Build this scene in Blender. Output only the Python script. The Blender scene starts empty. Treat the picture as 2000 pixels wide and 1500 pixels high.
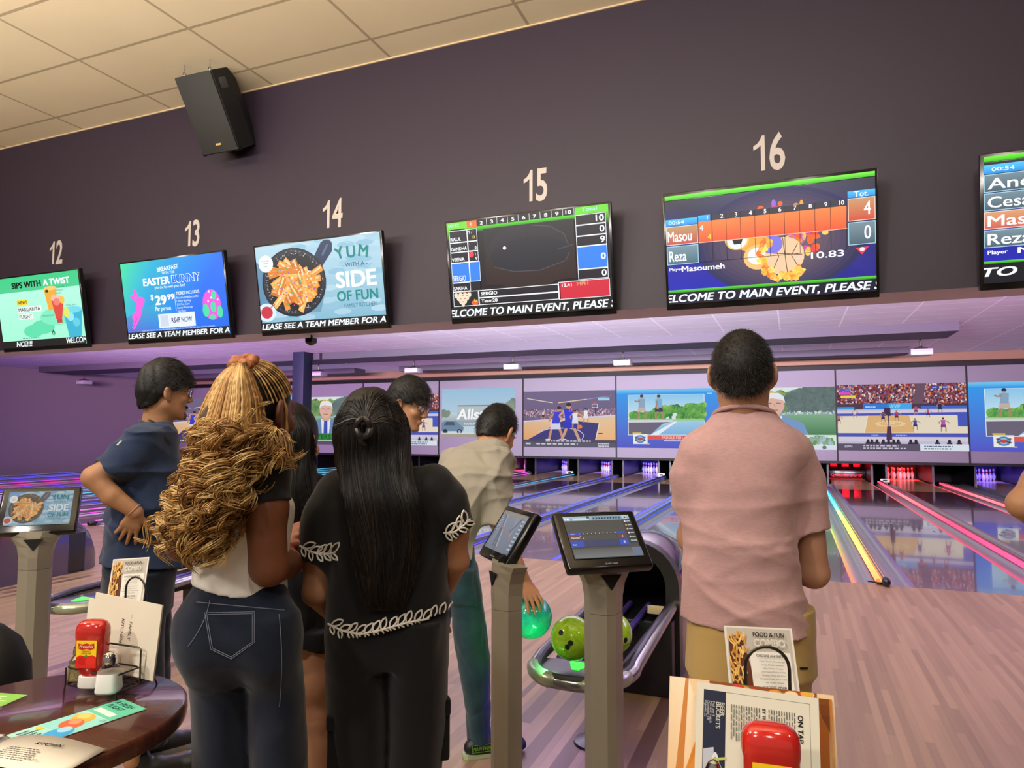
import bpy, bmesh, math, random
import numpy as np
from mathutils import Vector, Matrix

SC = bpy.context.scene
COL = SC.collection
random.seed(7)
RNG = np.random.default_rng(11)

# ---------------------------------------------------------------- camera
F_PX, YAW, PITCH, ROLL, EYE = 1347.3, 0.385, 0.069, 0.002, 1.568
_fw = np.array([-math.sin(YAW)*math.cos(PITCH), math.cos(YAW)*math.cos(PITCH), math.sin(PITCH)])
_r = np.array([math.cos(YAW), math.sin(YAW), 0.0]); _u = np.cross(_r, _fw)
_rt = math.cos(ROLL)*_r + math.sin(ROLL)*_u
_up = -math.sin(ROLL)*_r + math.cos(ROLL)*_u
CAM = np.array([0.0, 0.0, EYE])
cd = bpy.data.cameras.new('camera'); cam = bpy.data.objects.new('camera', cd); COL.objects.link(cam)
cd.sensor_fit = 'HORIZONTAL'; cd.sensor_width = 36.0; cd.lens = F_PX/2000*36.0
cd.clip_start = 0.05; cd.clip_end = 200
cam.matrix_world = Matrix(((_rt[0], _up[0], -_fw[0], 0), (_rt[1], _up[1], -_fw[1], 0), (_rt[2], _up[2], -_fw[2], EYE), (0, 0, 0, 1)))
SC.camera = cam

# ---------------------------------------------------------------- view, world, lights
SC.view_settings.view_transform = 'Standard'; SC.view_settings.look = 'None'
SC.view_settings.gamma = 1.0; SC.view_settings.use_curve_mapping = False
SC.view_settings.exposure = 0.0
SC.cycles.use_denoising = True
SC.cycles.max_bounces = 6; SC.cycles.diffuse_bounces = 3; SC.cycles.glossy_bounces = 3
SC.cycles.sample_clamp_indirect = 4.0
wd = bpy.data.worlds.new('hall_air'); SC.world = wd; wd.use_nodes = True
wd.node_tree.nodes['Background'].inputs[0].default_value = (1.0, 0.91, 0.84, 1)
wd.node_tree.nodes['Background'].inputs[1].default_value = 0.30

def lamp(name, loc, target, energy, color, size=0.5, size_y=None, spread=math.pi):
    l = bpy.data.lights.new(name, 'AREA'); l.energy = energy; l.color = color
    l.size = size
    if size_y: l.shape = 'RECTANGLE'; l.size_y = size_y
    l.spread = spread
    o = bpy.data.objects.new(name, l); COL.objects.link(o); o.location = loc
    z = -(Vector(target)-Vector(loc)).normalized(); x = Vector((1, 0, 0)); x = (x-z*x.dot(z)).normalized(); y = z.cross(x)
    o.rotation_euler = Matrix((x, y, z)).transposed().to_euler()      # long side stays along the room's width
    return o
WARM = (1.0, 0.92, 0.83)
lamp('ceiling_downlight', (-4.6, 0.0, 4.6), (-4.2, 2.2, 1.0), 75, WARM, 0.35)
lamp('ceiling_downlight', (-2.2, -0.9, 4.6), (-1.7, 1.7, 1.0), 95, WARM, 0.35)
lamp('ceiling_downlight', (0.9, -0.4, 4.6), (0.0, 1.9, 1.0), 36, WARM, 0.35)
lamp('ceiling_downlight', (-3.2, -3.6, 4.6), (-2.0, 2.2, 0.9), 190, WARM, 0.4)  # added frontal fill behind the viewer, for backs and terminal columns
lamp('ceiling_downlight', (0.4, -3.6, 4.6), (-0.3, 2.2, 0.9), 85, WARM, 0.4)  # second added fill from behind the viewer
lamp('ceiling_downlight', (3.4, 0.6, 4.6), (2.6, 2.6, 0.6), 18, WARM, 0.35)
lamp('ceiling_downlight', (-9.0, 0.4, 4.6), (-8.0, 2.6, 0.8), 45, WARM, 0.35)
# added fill lamp above the viewer, out of view, to brighten the ceiling
lamp('ceiling_fill', (-3.5, 0.6, 3.4), (-3.7, 2.2, 4.69), 420, WARM, 9.0, 0.15)
LIL = (0.96, 0.87, 1.0); MAG = (0.9, 0.52, 0.93); PNK = (0.97, 0.66, 0.95)
# added fill lamps behind the bulkhead, brightening the lane ceiling and masking units
lamp('lane_fill', (-5.0, 5.4, 3.0), (-5.6, 18.0, 4.8), 1750, LIL, 10.0, 0.9, 1.25)
lamp('lane_fill', (4.0, 5.4, 3.0), (4.0, 15.0, 4.6), 520, PNK, 5.0, 0.9, 1.25)
lamp('lane_fill', (-16.0, 5.4, 3.0), (-20.0, 16.0, 4.2), 1500, MAG, 9.0, 0.9, 1.3)
# ultraviolet floods over the approach
lamp('approach_flood', (-2.0, 6.8, 3.7), (-2.4, 7.0, 0.0), 85, (0.36, 0.22, 1.0), 5.0, 0.4)
lamp('approach_flood', (3.6, 6.8, 3.7), (3.2, 6.6, 0.0), 140, (0.36, 0.22, 1.0), 5.0, 0.4)
lamp('approach_flood', (-7.5, 6.8, 3.7), (-7.5, 7.0, 0.0), 100, (0.36, 0.22, 1.0), 5.0, 0.4)

# ---------------------------------------------------------------- helpers
def W(u, v, d):                    # photo pixel at distance d along the lens axis -> point
    return CAM + (_fw + _rt*(u-1000)/F_PX - _up*(v-750)/F_PX)*d
def WY(u, v, y):
    r = _fw + _rt*(u-1000)/F_PX - _up*(v-750)/F_PX
    return CAM + r*(y/r[1])
def WZ(u, v, z):
    r = _fw + _rt*(u-1000)/F_PX - _up*(v-750)/F_PX
    return CAM + r*((z-EYE)/r[2])
def s2l(c):
    c = np.asarray(c, float)
    return np.where(c <= 0.04045, c/12.92, ((c+0.055)/1.055)**2.4)
def hx(h):
    h = h.lstrip('#'); return tuple(float(x) for x in s2l([int(h[i:i+2], 16)/255 for i in (0, 2, 4)]))
def nrm(v):
    v = np.asarray(v, float); return v/np.linalg.norm(v)
_M = {}
def mat(name, col, rough=0.6, metal=0.0, spec=0.5, emit=None, es=1.0, bump=0.0, bscale=40.0, var=0.0, vscale=8.0, stretch=None, coat=0.0, sheen=0.0, trans=0.0, sss=0.0):
    if name in _M: return _M[name]
    m = bpy.data.materials.new(name); m.use_nodes = True; nt = m.node_tree; b = nt.nodes['Principled BSDF']
    if isinstance(col, str): col = hx(col)
    b.inputs['Base Color'].default_value = (*col, 1); b.inputs['Roughness'].default_value = rough
    b.inputs['Metallic'].default_value = metal; b.inputs['Specular IOR Level'].default_value = spec
    b.inputs['Coat Weight'].default_value = coat; b.inputs['Sheen Weight'].default_value = sheen
    b.inputs['Transmission Weight'].default_value = trans
    if trans: b.inputs['IOR'].default_value = 1.12
    if sss: b.inputs['Subsurface Weight'].default_value = sss; b.inputs['Subsurface Radius'].default_value = (0.012, 0.005, 0.003)
    if emit is not None:
        if isinstance(emit, str): emit = hx(emit)
        b.inputs['Emission Color'].default_value = (*emit, 1); b.inputs['Emission Strength'].default_value = es
    if bump or var:
        tc = nt.nodes.new('ShaderNodeTexCoord'); mp = nt.nodes.new('ShaderNodeMapping')
        nt.links.new(tc.outputs['Object'], mp.inputs['Vector'])
        if stretch: mp.inputs['Scale'].default_value = stretch
    if bump:
        n = nt.nodes.new('ShaderNodeTexNoise'); n.inputs['Scale'].default_value = bscale; n.inputs['Detail'].default_value = 4
        bp = nt.nodes.new('ShaderNodeBump'); bp.inputs['Strength'].default_value = bump; bp.inputs['Distance'].default_value = 0.01
        nt.links.new(mp.outputs[0], n.inputs['Vector']); nt.links.new(n.outputs['Fac'], bp.inputs['Height']); nt.links.new(bp.outputs[0], b.inputs['Normal'])
    if var:
        n = nt.nodes.new('ShaderNodeTexNoise'); n.inputs['Scale'].default_value = vscale; n.inputs['Detail'].default_value = 5
        rp = nt.nodes.new('ShaderNodeMapRange'); rp.inputs['To Min'].default_value = 1-var; rp.inputs['To Max'].default_value = 1+var
        rp.inputs['From Min'].default_value = 0.3; rp.inputs['From Max'].default_value = 0.7
        mx = nt.nodes.new('ShaderNodeVectorMath'); mx.operation = 'SCALE'; mx.inputs[0].default_value = col
        nt.links.new(mp.outputs[0], n.inputs['Vector']); nt.links.new(n.outputs['Fac'], rp.inputs['Value']); nt.links.new(rp.outputs[0], mx.inputs['Scale'])
        nt.links.new(mx.outputs[0], b.inputs['Base Color'])
    _M[name] = m; return m
def attr_mat(name, emis=None, rough=0.5, spec=0.3, coat=0.0):
    """colour comes from the printed / displayed picture stored on the mesh"""
    m = bpy.data.materials.new(name); m.use_nodes = True; nt = m.node_tree; b = nt.nodes['Principled BSDF']
    a = nt.nodes.new('ShaderNodeAttribute'); a.attribute_name = 'Col'
    b.inputs['Roughness'].default_value = rough; b.inputs['Specular IOR Level'].default_value = spec; b.inputs['Coat Weight'].default_value = coat
    if emis:
        b.inputs['Base Color'].default_value = (0.01, 0.01, 0.012, 1)
        nt.links.new(a.outputs['Color'], b.inputs['Emission Color']); b.inputs['Emission Strength'].default_value = emis
        m.cycles.emission_sampling = 'NONE'
    else:
        nt.links.new(a.outputs['Color'], b.inputs['Base Color'])
    return m

ORG = {}
def tag(o, label=None, cat=None, group=None, kind=None):
    if label: o['label'] = label
    if cat: o['category'] = cat
    if group: o['group'] = group
    if kind: o['kind'] = kind
    return o
def thing(name, label, cat, loc, group=None):
    o = bpy.data.objects.new(name, None); o.empty_display_size = 0.1; COL.objects.link(o)
    o.location = tuple(float(x) for x in loc); ORG[o.name] = np.array(loc, float)
    return tag(o, label, cat, group)
def link(name, me, parent=None, org=None):
    o = bpy.data.objects.new(name, me); COL.objects.link(o)
    if parent is not None:
        o.parent = parent; ORG[o.name] = ORG[parent.name]
    else:
        o.location = tuple(float(x) for x in (org if org is not None else (0, 0, 0))); ORG[o.name] = np.array(org if org is not None else (0, 0, 0), float)
    return o
def mesh_np(name, V, Fq, mats, smooth=True, mi=None, angle=None):
    """V (n,3), Fq list of faces or (m,4)/(m,3) array"""
    me = bpy.data.meshes.new(name)
    V = np.asarray(V, np.float32)
    if isinstance(Fq, np.ndarray):
        k = Fq.shape[1]; m = len(Fq)
        me.vertices.add(len(V)); me.vertices.foreach_set('co', V.ravel())
        me.loops.add(m*k); me.loops.foreach_set('vertex_index', Fq.astype(np.int32).ravel())
        me.polygons.add(m); me.polygons.foreach_set('loop_start', np.arange(0, m*k, k, dtype=np.int32)); me.polygons.foreach_set('loop_total', np.full(m, k, np.int32))
        me.update(calc_edges=True); me.validate()
    else:
        me.from_pydata(V.tolist(), [], Fq); me.update()
    for m in (mats if isinstance(mats, (list, tuple)) else [mats]): me.materials.append(m)
    if mi is not None: me.polygons.foreach_set('material_index', np.asarray(mi, np.int32))
    if smooth:
        me.polygons.foreach_set('use_smooth', np.ones(len(me.polygons), bool))
        if angle: me.set_sharp_from_angle(angle=math.radians(angle))
    return me
def basis(d):
    d = nrm(d); a = np.array([0, 0, 1.0]) if abs(d[2]) < 0.9 else np.array([1.0, 0, 0])
    x = nrm(np.cross(a, d)); y = np.cross(d, x); return x, y
class MB:
    """collects shapes and links them as ONE mesh object"""
    def __init__(s): s.V = []; s.F = []; s.I = []; s.n = 0
    def add(s, V, F, m=0):
        V = np.asarray(V, float).reshape(-1, 3); s.V.append(V)
        s.F += [tuple(int(i)+s.n for i in f) for f in F]; s.I += [m]*len(F); s.n += len(V); return s
    def box(s, c, size, m=0, R=None, bev=0.0, seg=2):
        bm = bmesh.new(); bmesh.ops.create_cube(bm, size=1.0)
        for v in bm.verts: v.co = Vector((v.co.x*size[0], v.co.y*size[1], v.co.z*size[2]))
        if bev: bmesh.ops.bevel(bm, geom=bm.edges[:], offset=bev, segments=seg, affect='EDGES', profile=0.5)
        bm.verts.index_update()
        V = np.array([v.co[:] for v in bm.verts]); F = [[v.index for v in f.verts] for f in bm.faces]; bm.free()
        if R is not None: V = V @ np.asarray(R, float).T
        return s.add(V+np.asarray(c, float), F, m)
    def bx(s, x0, x1, y0, y1, z0, z1, m=0, bev=0.0):
        return s.box(((x0+x1)/2, (y0+y1)/2, (z0+z1)/2), (abs(x1-x0), abs(y1-y0), abs(z1-z0)), m, None, bev)
    def tube(s, P, r, n=8, m=0, cap=True, closed=False, flat=1.0):
        P = np.asarray(P, float); k = len(P); r = np.broadcast_to(np.asarray(r, float), (k,))
        T = np.gradient(P, axis=0) if not closed else np.roll(P, -1, 0)-np.roll(P, 1, 0)
        T /= (np.linalg.norm(T, axis=1, keepdims=True)+1e-12)
        x, y = basis(T[0]); V = []
        a = np.arange(n)*2*math.pi/n
        for i in range(k):
            x = x-T[i]*(x@T[i]); x = x/(np.linalg.norm(x)+1e-12); y = np.cross(T[i], x)
            V.append(P[i]+r[i]*(np.cos(a)[:, None]*x+flat*np.sin(a)[:, None]*y))
        F = []
        for i in range(k if closed else k-1):
            j = (i+1) % k
            F += [(i*n+q, i*n+(q+1) % n, j*n+(q+1) % n, j*n+q) for q in range(n)]
        if cap and not closed: F += [tuple(range(n))[::-1], tuple((k-1)*n+q for q in range(n))]
        return s.add(np.concatenate(V), F, m)
    def cyl(s, a, b, r0, r1=None, n=20, m=0):
        return s.tube([a, b], [r0, r1 if r1 is not None else r0], n, m)
    def lathe(s, o, prof, ax=(0, 0, 1), n=24, m=0, sx=1.0, sy=1.0, xd=None):
        ax = nrm(ax); x, y = basis(ax)
        if xd is not None: x = nrm(np.asarray(xd, float)-ax*(np.dot(xd, ax))); y = np.cross(ax, x)
        a = np.arange(n)*2*math.pi/n; V = []
        for r, h in prof: V.append(np.asarray(o, float)+ax*h+r*(sx*np.cos(a)[:, None]*x+sy*np.sin(a)[:, None]*y))
        F = []
        for i in range(len(prof)-1): F += [(i*n+q, i*n+(q+1) % n, (i+1)*n+(q+1) % n, (i+1)*n+q) for q in range(n)]
        F += [tuple(range(n))[::-1], tuple((len(prof)-1)*n+q for q in range(n))]
        return s.add(np.concatenate(V), F, m)
    def prism(s, pts, d, m=0):
        """planar outline (3D points) extruded by vector d"""
        P = np.asarray(pts, float); n = len(P); V = np.concatenate([P, P+np.asarray(d, float)])
        F = [tuple(range(n))[::-1], tuple(range(n, 2*n))]+[(i, (i+1) % n, n+(i+1) % n, n+i) for i in range(n)]
        return s.add(V, F, m)
    def loft(s, rings, m=0, closed=True, cap=True):
        k = len(rings); n = len(rings[0]); F = []
        for i in range(k-1):
            F += [(i*n+q, i*n+(q+1) % n, (i+1)*n+(q+1) % n, (i+1)*n+q) for q in range(n if closed else n-1)]
        if cap: F += [tuple(range(n))[::-1], tuple((k-1)*n+q for q in range(n))]
        return s.add(np.concatenate([np.asarray(r, float) for r in rings]), F, m)
    def sphere(s, c, r, n=24, k=14, m=0):
        a = [(r*math.sin(math.pi*i/k), -r*math.cos(math.pi*i/k)) for i in range(k+1)]
        a[0] = (r*0.01, -r); a[-1] = (r*0.01, r)
        return s.lathe(c, a, n=n, m=m)
    def build(s, name, mats, parent=None, org=None, smooth=True, angle=35):
        V = np.concatenate(s.V)
        o0 = ORG[parent.name] if parent is not None else (np.asarray(org, float) if org is not None else np.zeros(3))
        me = mesh_np(name, V-o0, s.F, mats, smooth, s.I if (isinstance(mats, (list, tuple)) and len(mats) > 1) else None, angle)
        return link(name, me, parent, org)
def copy_tree(o, parent=None, loc=None):
    c = o.copy(); COL.objects.link(c)
    if parent is not None: c.parent = parent
    if loc is not None: c.location = tuple(float(x) for x in loc)
    ORG[c.name] = np.array(c.location if parent is None else ORG[parent.name], float)
    for ch in list(o.children): copy_tree(ch, c)
    return c

# ---------------------------------------------------------------- lettering and flat pictures
_T = {}
def glyphs(txt, bold=0.0):
    key = (txt, bold)
    if key in _T: return _T[key]
    cu = bpy.data.curves.new('t', 'FONT'); cu.body = txt; cu.size = 1.0; cu.offset = bold; cu.resolution_u = 3; cu.fill_mode = 'FRONT'
    ob = bpy.data.objects.new('t', cu); me = ob.to_mesh()
    V = np.array([v.co[:2] for v in me.vertices]).reshape(-1, 2); Fc = [list(p.vertices) for p in me.polygons]
    ob.to_mesh_clear(); bpy.data.objects.remove(ob); bpy.data.curves.remove(cu)
    _T[key] = (V, Fc); return _T[key]
def clip_poly(P, C, w, h):
    for ax, lim, sg in ((0, 0.0, 1), (0, w, -1), (1, 0.0, 1), (1, h, -1)):
        out = []; oc = []; n = len(P)
        if n == 0: return P, C
        for i in range(n):
            a, b = P[i], P[(i+1) % n]; ca, cb = C[i], C[(i+1) % n]
            ia = sg*(a[ax]-lim) >= -1e-9; ib = sg*(b[ax]-lim) >= -1e-9
            if ia: out.append(a); oc.append(ca)
            if ia != ib:
                t = (lim-a[ax])/(b[ax]-a[ax]); out.append(a+t*(b-a)); oc.append(ca+t*(cb-ca))
        P, C = out, oc
    return P, C
class Pic:
    """a flat printed or displayed picture, coordinates 0..1 inside its rectangle (y up)"""
    def __init__(s, w, h, eps=0.0003): s.w, s.h, s.e = w, h, eps; s.V = []; s.F = []; s.C = []; s.lay = 0; s.gain = 1.0; s.sub = (0, 0, 1, 1)
    def _c(s, c):
        if isinstance(c, str): c = hx(c)
        return np.array([*c, 1.0])
    def _add(s, P, C):
        x0, y0, x1, y1 = s.sub
        P = [np.array([(x0+p[0]*(x1-x0))*s.w, (y0+p[1]*(y1-y0))*s.h]) for p in P]
        P, C = clip_poly(P, C, s.w, s.h)
        if len(P) < 3: return
        i = len(s.V); s.V += [(p[0], p[1], s.lay*s.e) for p in P]; s.F.append(list(range(i, i+len(P)))); s.C += list(C)
    def poly(s, pts, col, new=True):
        if new: s.lay += 1
        cs = [s._c(c) for c in col] if isinstance(col, list) else [s._c(col)]*len(pts)
        s._add([np.array(p, float) for p in pts], cs)
    def rect(s, x0, y0, x1, y1, col, new=True):
        s.poly([(x0, y0), (x1, y0), (x1, y1), (x0, y1)], col, new)
    def vgrad(s, x0, y0, x1, y1, bot, top): s.rect(x0, y0, x1, y1, [bot, bot, top, top])
    def frame(s, x0, y0, x1, y1, t, col):
        a = t*s.h/s.w; s.lay += 1
        s.rect(x0, y0, x1, y0+t, col, False); s.rect(x0, y1-t, x1, y1, col, False); s.rect(x0, y0+t, x0+a, y1-t, col, False); s.rect(x1-a, y0+t, x1, y1-t, col, False)
    def ell(s, cx, cy, rx, ry, col, n=28, rot=0.0, new=True):
        asp = s.w/s.h*((s.sub[2]-s.sub[0])/(s.sub[3]-s.sub[1])); P = []
        for i in range(n):
            a = i*2*math.pi/n; x = rx*math.cos(a); y = ry*math.sin(a)/asp if False else ry*math.sin(a)
            X = x*math.cos(rot)-y*math.sin(rot)/asp; Y = x*asp*math.sin(rot)+y*math.cos(rot)
            P.append((cx+X, cy+Y))
        s.poly(P, col, new)
    def line(s, pts, t, col, new=True):
        """t: width as a fraction of the height"""
        if new: s.lay += 1
        asp = s.w/s.h*((s.sub[2]-s.sub[0])/(s.sub[3]-s.sub[1]))
        for a, b in zip(pts[:-1], pts[1:]):
            d = np.array([(b[0]-a[0])*asp, b[1]-a[1]]); L = np.linalg.norm(d)
            if L < 1e-9: continue
            n = np.array([-d[1], d[0]])/L*t/2; n = np.array([n[0]/asp, n[1]])
            a_, b_ = np.array(a), np.array(b); s.poly([a_-n, b_-n, b_+n, a_+n], col, False)
    def text(s, txt, x, y, h, col, bold=0.0, shear=0.0, xs=1.0, al='l', fit=None, rot=0, new=True, dense=True):
        """h: capital height as a fraction of the picture height; rot in degrees"""
        V, Fc = glyphs(txt, 0.0)
        if len(V) == 0: return
        if new: s.lay += 1
        asp = s.w/s.h*((s.sub[2]-s.sub[0])/(s.sub[3]-s.sub[1])); k = h/(.68+bold); o = bold*.75
        x0 = V[:, 0].min()-o; B = np.c_[V[:, 0]-x0+shear*V[:, 1], V[:, 1]+o*.5]
        wd_ = (B[:, 0].max()+o)*k*xs; sx = k*xs
        if fit: sx *= fit*asp/wd_; wd_ = fit*asp
        c = s._c(col)
        for ox, oy in (((-o, -o*.6), (o, -o*.6), (o, o*.6), (-o, o*.6)) if bold > .008 else ((0, 0),)):      # heavier weights: overprinted
            P = np.c_[(B[:, 0]+ox)*sx, (B[:, 1]+oy)*k]
            if al == 'c': P[:, 0] -= wd_/2
            if al == 'r': P[:, 0] -= wd_
            if rot:
                a = math.radians(rot); P = P @ np.array([[math.cos(a), math.sin(a)], [-math.sin(a), math.cos(a)]])
            P[:, 0] /= asp; P += (x, y)
            for f in Fc: s._add([P[i] for i in f], [c]*len(f))
    def greek(s, x0, y0, x1, y1, rows, col, fill=0.45, al='l', seed=1, dens=0.8):
        """lines of small print too fine to read in the photo: rows of word-length dashes"""
        rg = random.Random(seed); s.lay += 1; dy = (y1-y0)/rows
        for i in range(rows):
            y = y1-(i+0.75)*dy; L = (x1-x0)*rg.uniform(0.55, 1.0)
            x = x0 if al == 'l' else ((x0+x1)/2-L/2 if al == 'c' else x1-L); e = x+L
            while x < e:
                w = min(rg.uniform(0.03, 0.11)*(x1-x0), e-x); s.rect(x, y, x+w*0.85, y+dy*fill, col, False); x += w+0.015*(x1-x0)
    def build(s, name, m, parent, O, ex, ey, org=None):
        ex, ey = nrm(ex), nrm(ey); n = np.cross(ex, ey); O = np.asarray(O, float)
        V = np.array(s.V); P = O+V[:, :1]*ex+V[:, 1:2]*ey+V[:, 2:]*n
        o0 = ORG[parent.name] if parent is not None else (np.asarray(org, float) if org is not None else np.zeros(3))
        me = mesh_np(name, P-o0, s.F, m, False)
        ca = me.color_attributes.new('Col', 'FLOAT_COLOR', 'CORNER')
        C = np.array(s.C); idx = np.empty(len(me.loops), np.int32); me.loops.foreach_get('vertex_index', idx)
        ca.data.foreach_set('color', (C[idx]*[s.gain, s.gain, s.gain, 1]).astype(np.float32).ravel())
        return link(name, me, parent, org)
# ================================================================ the room
YW, ZB, ZT = 4.787, 2.43, 4.69          # screen wall: distance, underside, ceiling
YF, YM, YP = 8.124, 23.8, 26.4          # foul line, masking units, head pins
ZC = 3.9                                # ceiling above the lanes
LANE = {n: 1.66*(n-16) for n in range(1, 19)}; LANE[19] = 5.67; LANE[20] = 7.33
HW = 0.533

def grid_mat(name, base, seam, px, py, ox, oy, t, rough=0.8, seam_em=0.0):
    m = bpy.data.materials.new(name); m.use_nodes = True; nt = m.node_tree; b = nt.nodes['Principled BSDF']; L = nt.links.new
    g = nt.nodes.new('ShaderNodeNewGeometry'); sp = nt.nodes.new('ShaderNodeSeparateXYZ'); L(g.outputs['Position'], sp.inputs[0])
    def line(sock, p, o, tt):
        a = nt.nodes.new('ShaderNodeMath'); a.operation = 'SUBTRACT'; L(sock, a.inputs[0]); a.inputs[1].default_value = o
        w = nt.nodes.new('ShaderNodeMath'); w.operation = 'PINGPONG'; L(a.outputs[0], w.inputs[0]); w.inputs[1].default_value = p/2
        c = nt.nodes.new('ShaderNodeMath'); c.operation = 'LESS_THAN'; L(w.outputs[0], c.inputs[0]); c.inputs[1].default_value = tt/2
        return c.outputs[0]
    mx = nt.nodes.new('ShaderNodeMath'); mx.operation = 'MAXIMUM'
    L(line(sp.outputs[0], px, ox, t), mx.inputs[0]); L(line(sp.outputs[1], py, oy, t), mx.inputs[1])
    n = nt.nodes.new('ShaderNodeTexNoise'); n.inputs['Scale'].default_value = 1.3; L(g.outputs['Position'], n.inputs['Vector'])
    rp = nt.nodes.new('ShaderNodeMix'); rp.data_type = 'RGBA'; L(n.outputs['Fac'], rp.inputs[0]); rp.inputs[6].default_value = (*[c*0.93 for c in base], 1); rp.inputs[7].default_value = (*[min(1, c*1.07) for c in base], 1)
    mc = nt.nodes.new('ShaderNodeMix'); mc.data_type = 'RGBA'; L(mx.outputs[0], mc.inputs[0]); L(rp.outputs[2], mc.inputs[6]); mc.inputs[7].default_value = (*seam, 1)
    L(mc.outputs[2], b.inputs['Base Color']); b.inputs['Roughness'].default_value = rough; b.inputs['Specular IOR Level'].default_value = 0.2
    f = nt.nodes.new('ShaderNodeTexNoise'); f.inputs['Scale'].default_value = 160; L(g.outputs['Position'], f.inputs['Vector'])
    bp = nt.nodes.new('ShaderNodeBump'); bp.inputs['Strength'].default_value = 0.15; bp.inputs['Distance'].default_value = 0.004; L(f.outputs['Fac'], bp.inputs['Height']); L(bp.outputs[0], b.inputs['Normal'])
    return m
def wood_floor():
    m = bpy.data.materials.new('maple_boards'); m.use_nodes = True; nt = m.node_tree; b = nt.nodes['Principled BSDF']; L = nt.links.new
    def math_(op, a, b_=None, c=None):
        n = nt.nodes.new('ShaderNodeMath'); n.operation = op
        for i, s in enumerate((a, b_, c)):
            if s is None: continue
            if isinstance(s, (int, float)): n.inputs[i].default_value = s
            else: L(s, n.inputs[i])
        return n.outputs[0]
    g = nt.nodes.new('ShaderNodeNewGeometry'); sp = nt.nodes.new('ShaderNodeSeparateXYZ'); L(g.outputs['Position'], sp.inputs[0])
    X, Y = sp.outputs[0], sp.outputs[1]
    row = math_('FLOOR', math_('MULTIPLY', X, 1/0.042))
    wn = nt.nodes.new('ShaderNodeTexWhiteNoise'); wn.noise_dimensions = '1D'; L(row, wn.inputs['W'])
    off = math_('MULTIPLY', wn.outputs[0], 7.0)
    pl = math_('FLOOR', math_('MULTIPLY', math_('ADD', Y, off), 1/1.5))
    cb = nt.nodes.new('ShaderNodeCombineXYZ'); L(row, cb.inputs[0]); L(pl, cb.inputs[1])
    w2 = nt.nodes.new('ShaderNodeTexWhiteNoise'); w2.noise_dimensions = '2D'; L(cb.outputs[0], w2.inputs['Vector'])
    # grain stretched along the boards
    mp = nt.nodes.new('ShaderNodeMapping'); mp.inputs['Scale'].default_value = (55, 1.6, 1); L(g.outputs['Position'], mp.inputs['Vector'])
    n1 = nt.nodes.new('ShaderNodeTexNoise'); n1.inputs['Scale'].default_value = 1.0; n1.inputs['Detail'].default_value = 6; L(mp.outputs[0], n1.inputs['Vector'])
    # inlaid dark boards beside each ball return, every lane pair
    u = math_('FRACT', math_('MULTIPLY', math_('ADD', X, 0.92+1.66), 1/3.32))            # 0.5 = middle of the ball return
    d = math_('ABSOLUTE', math_('SUBTRACT', u, 0.5))
    inl = math_('LESS_THAN', d, 0.19)
    k = math_('FLOOR', math_('MULTIPLY', X, 1/0.084)); odd = math_('GREATER_THAN', math_('FRACT', math_('MULTIPLY', k, 0.5)), 0.25)
    brk = math_('FLOOR', math_('MULTIPLY', math_('ADD', Y, math_('MULTIPLY', k, 0.37)), 1/0.9)); 
    cb3 = nt.nodes.new('ShaderNodeCombineXYZ'); L(k, cb3.inputs[0]); L(brk, cb3.inputs[1])
    w3 = nt.nodes.new('ShaderNodeTexWhiteNoise'); w3.noise_dimensions = '2D'; L(cb3.outputs[0], w3.inputs['Vector'])
    dark = math_('MULTIPLY', inl, math_('MAXIMUM', math_('MULTIPLY', odd, math_('GREATER_THAN', w3.outputs[0], 0.35)), 0.0))
    near = math_('LESS_THAN', Y, 5.6); dark = math_('MULTIPLY', dark, near)
    v = math_('ADD', math_('MULTIPLY', w2.outputs[0], 0.52), math_('MULTIPLY', n1.outputs['Fac'], 0.38))
    cr = nt.nodes.new('ShaderNodeValToRGB'); L(v, cr.inputs[0])
    cr.color_ramp.elements[0].color = (*hx('7c6748'), 1); cr.color_ramp.elements[0].position = 0.1; cr.color_ramp.elements[1].color = (*hx('a68d64'), 1); cr.color_ramp.elements[1].position = 0.9
    mx = nt.nodes.new('ShaderNodeMix'); mx.data_type = 'RGBA'; L(dark, mx.inputs[0]); L(cr.outputs[0], mx.inputs[6]); mx.inputs[7].default_value = (*hx('5f4935'), 1)
    seam = math_('LESS_THAN', math_('FRACT', math_('MULTIPLY', X, 1/0.042)), 0.025)
    m2 = nt.nodes.new('ShaderNodeMix'); m2.data_type = 'RGBA'; L(math_('MULTIPLY', seam, 0.25), m2.inputs[0]); L(mx.outputs[2], m2.inputs[6]); m2.inputs[7].default_value = (0.12, 0.07, 0.04, 1)
    L(m2.outputs[2], b.inputs['Base Color']); b.inputs['Roughness'].default_value = 0.38; b.inputs['Specular IOR Level'].default_value = 0.35
    return m
M_FLOOR = wood_floor()
M_DARKWALL = mat('plum_paint', '251a27', 0.55, spec=0.35, bump=0.04, bscale=60)
M_SIDEWALL = mat('mauve_paint', '857b7d', 0.75, spec=0.2, bump=0.05, bscale=50)
M_WHITEPAINT = mat('white_paint', 'c9c4c8', 0.7, spec=0.2)
M_TILE = grid_mat('warm_ceiling_tile', hx('d9c8a6'), hx('a8977a'), 1.235, 0.655, -4.275, 4.49, 0.026)
M_LTILE = grid_mat('lane_ceiling_tile', hx('d8d2d8'), hx('f6f2f6'), 1.22, 0.61, -0.2, 12.0, 0.03)
M_SOFFIT = mat('grey_soffit', '4e4954', 0.7, spec=0.2)
M_TAN = mat('tan_soffit', '8a6c58', 0.7, spec=0.2)
M_BLACK = mat('matte_black', '0b0b0d', 0.6, spec=0.3)
M_GLOSSBLACK = mat('gloss_black', '0c0c0e', 0.18, spec=0.5)
M_NAVY = mat('navy_paint', '1c2136', 0.5, spec=0.3)

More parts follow.
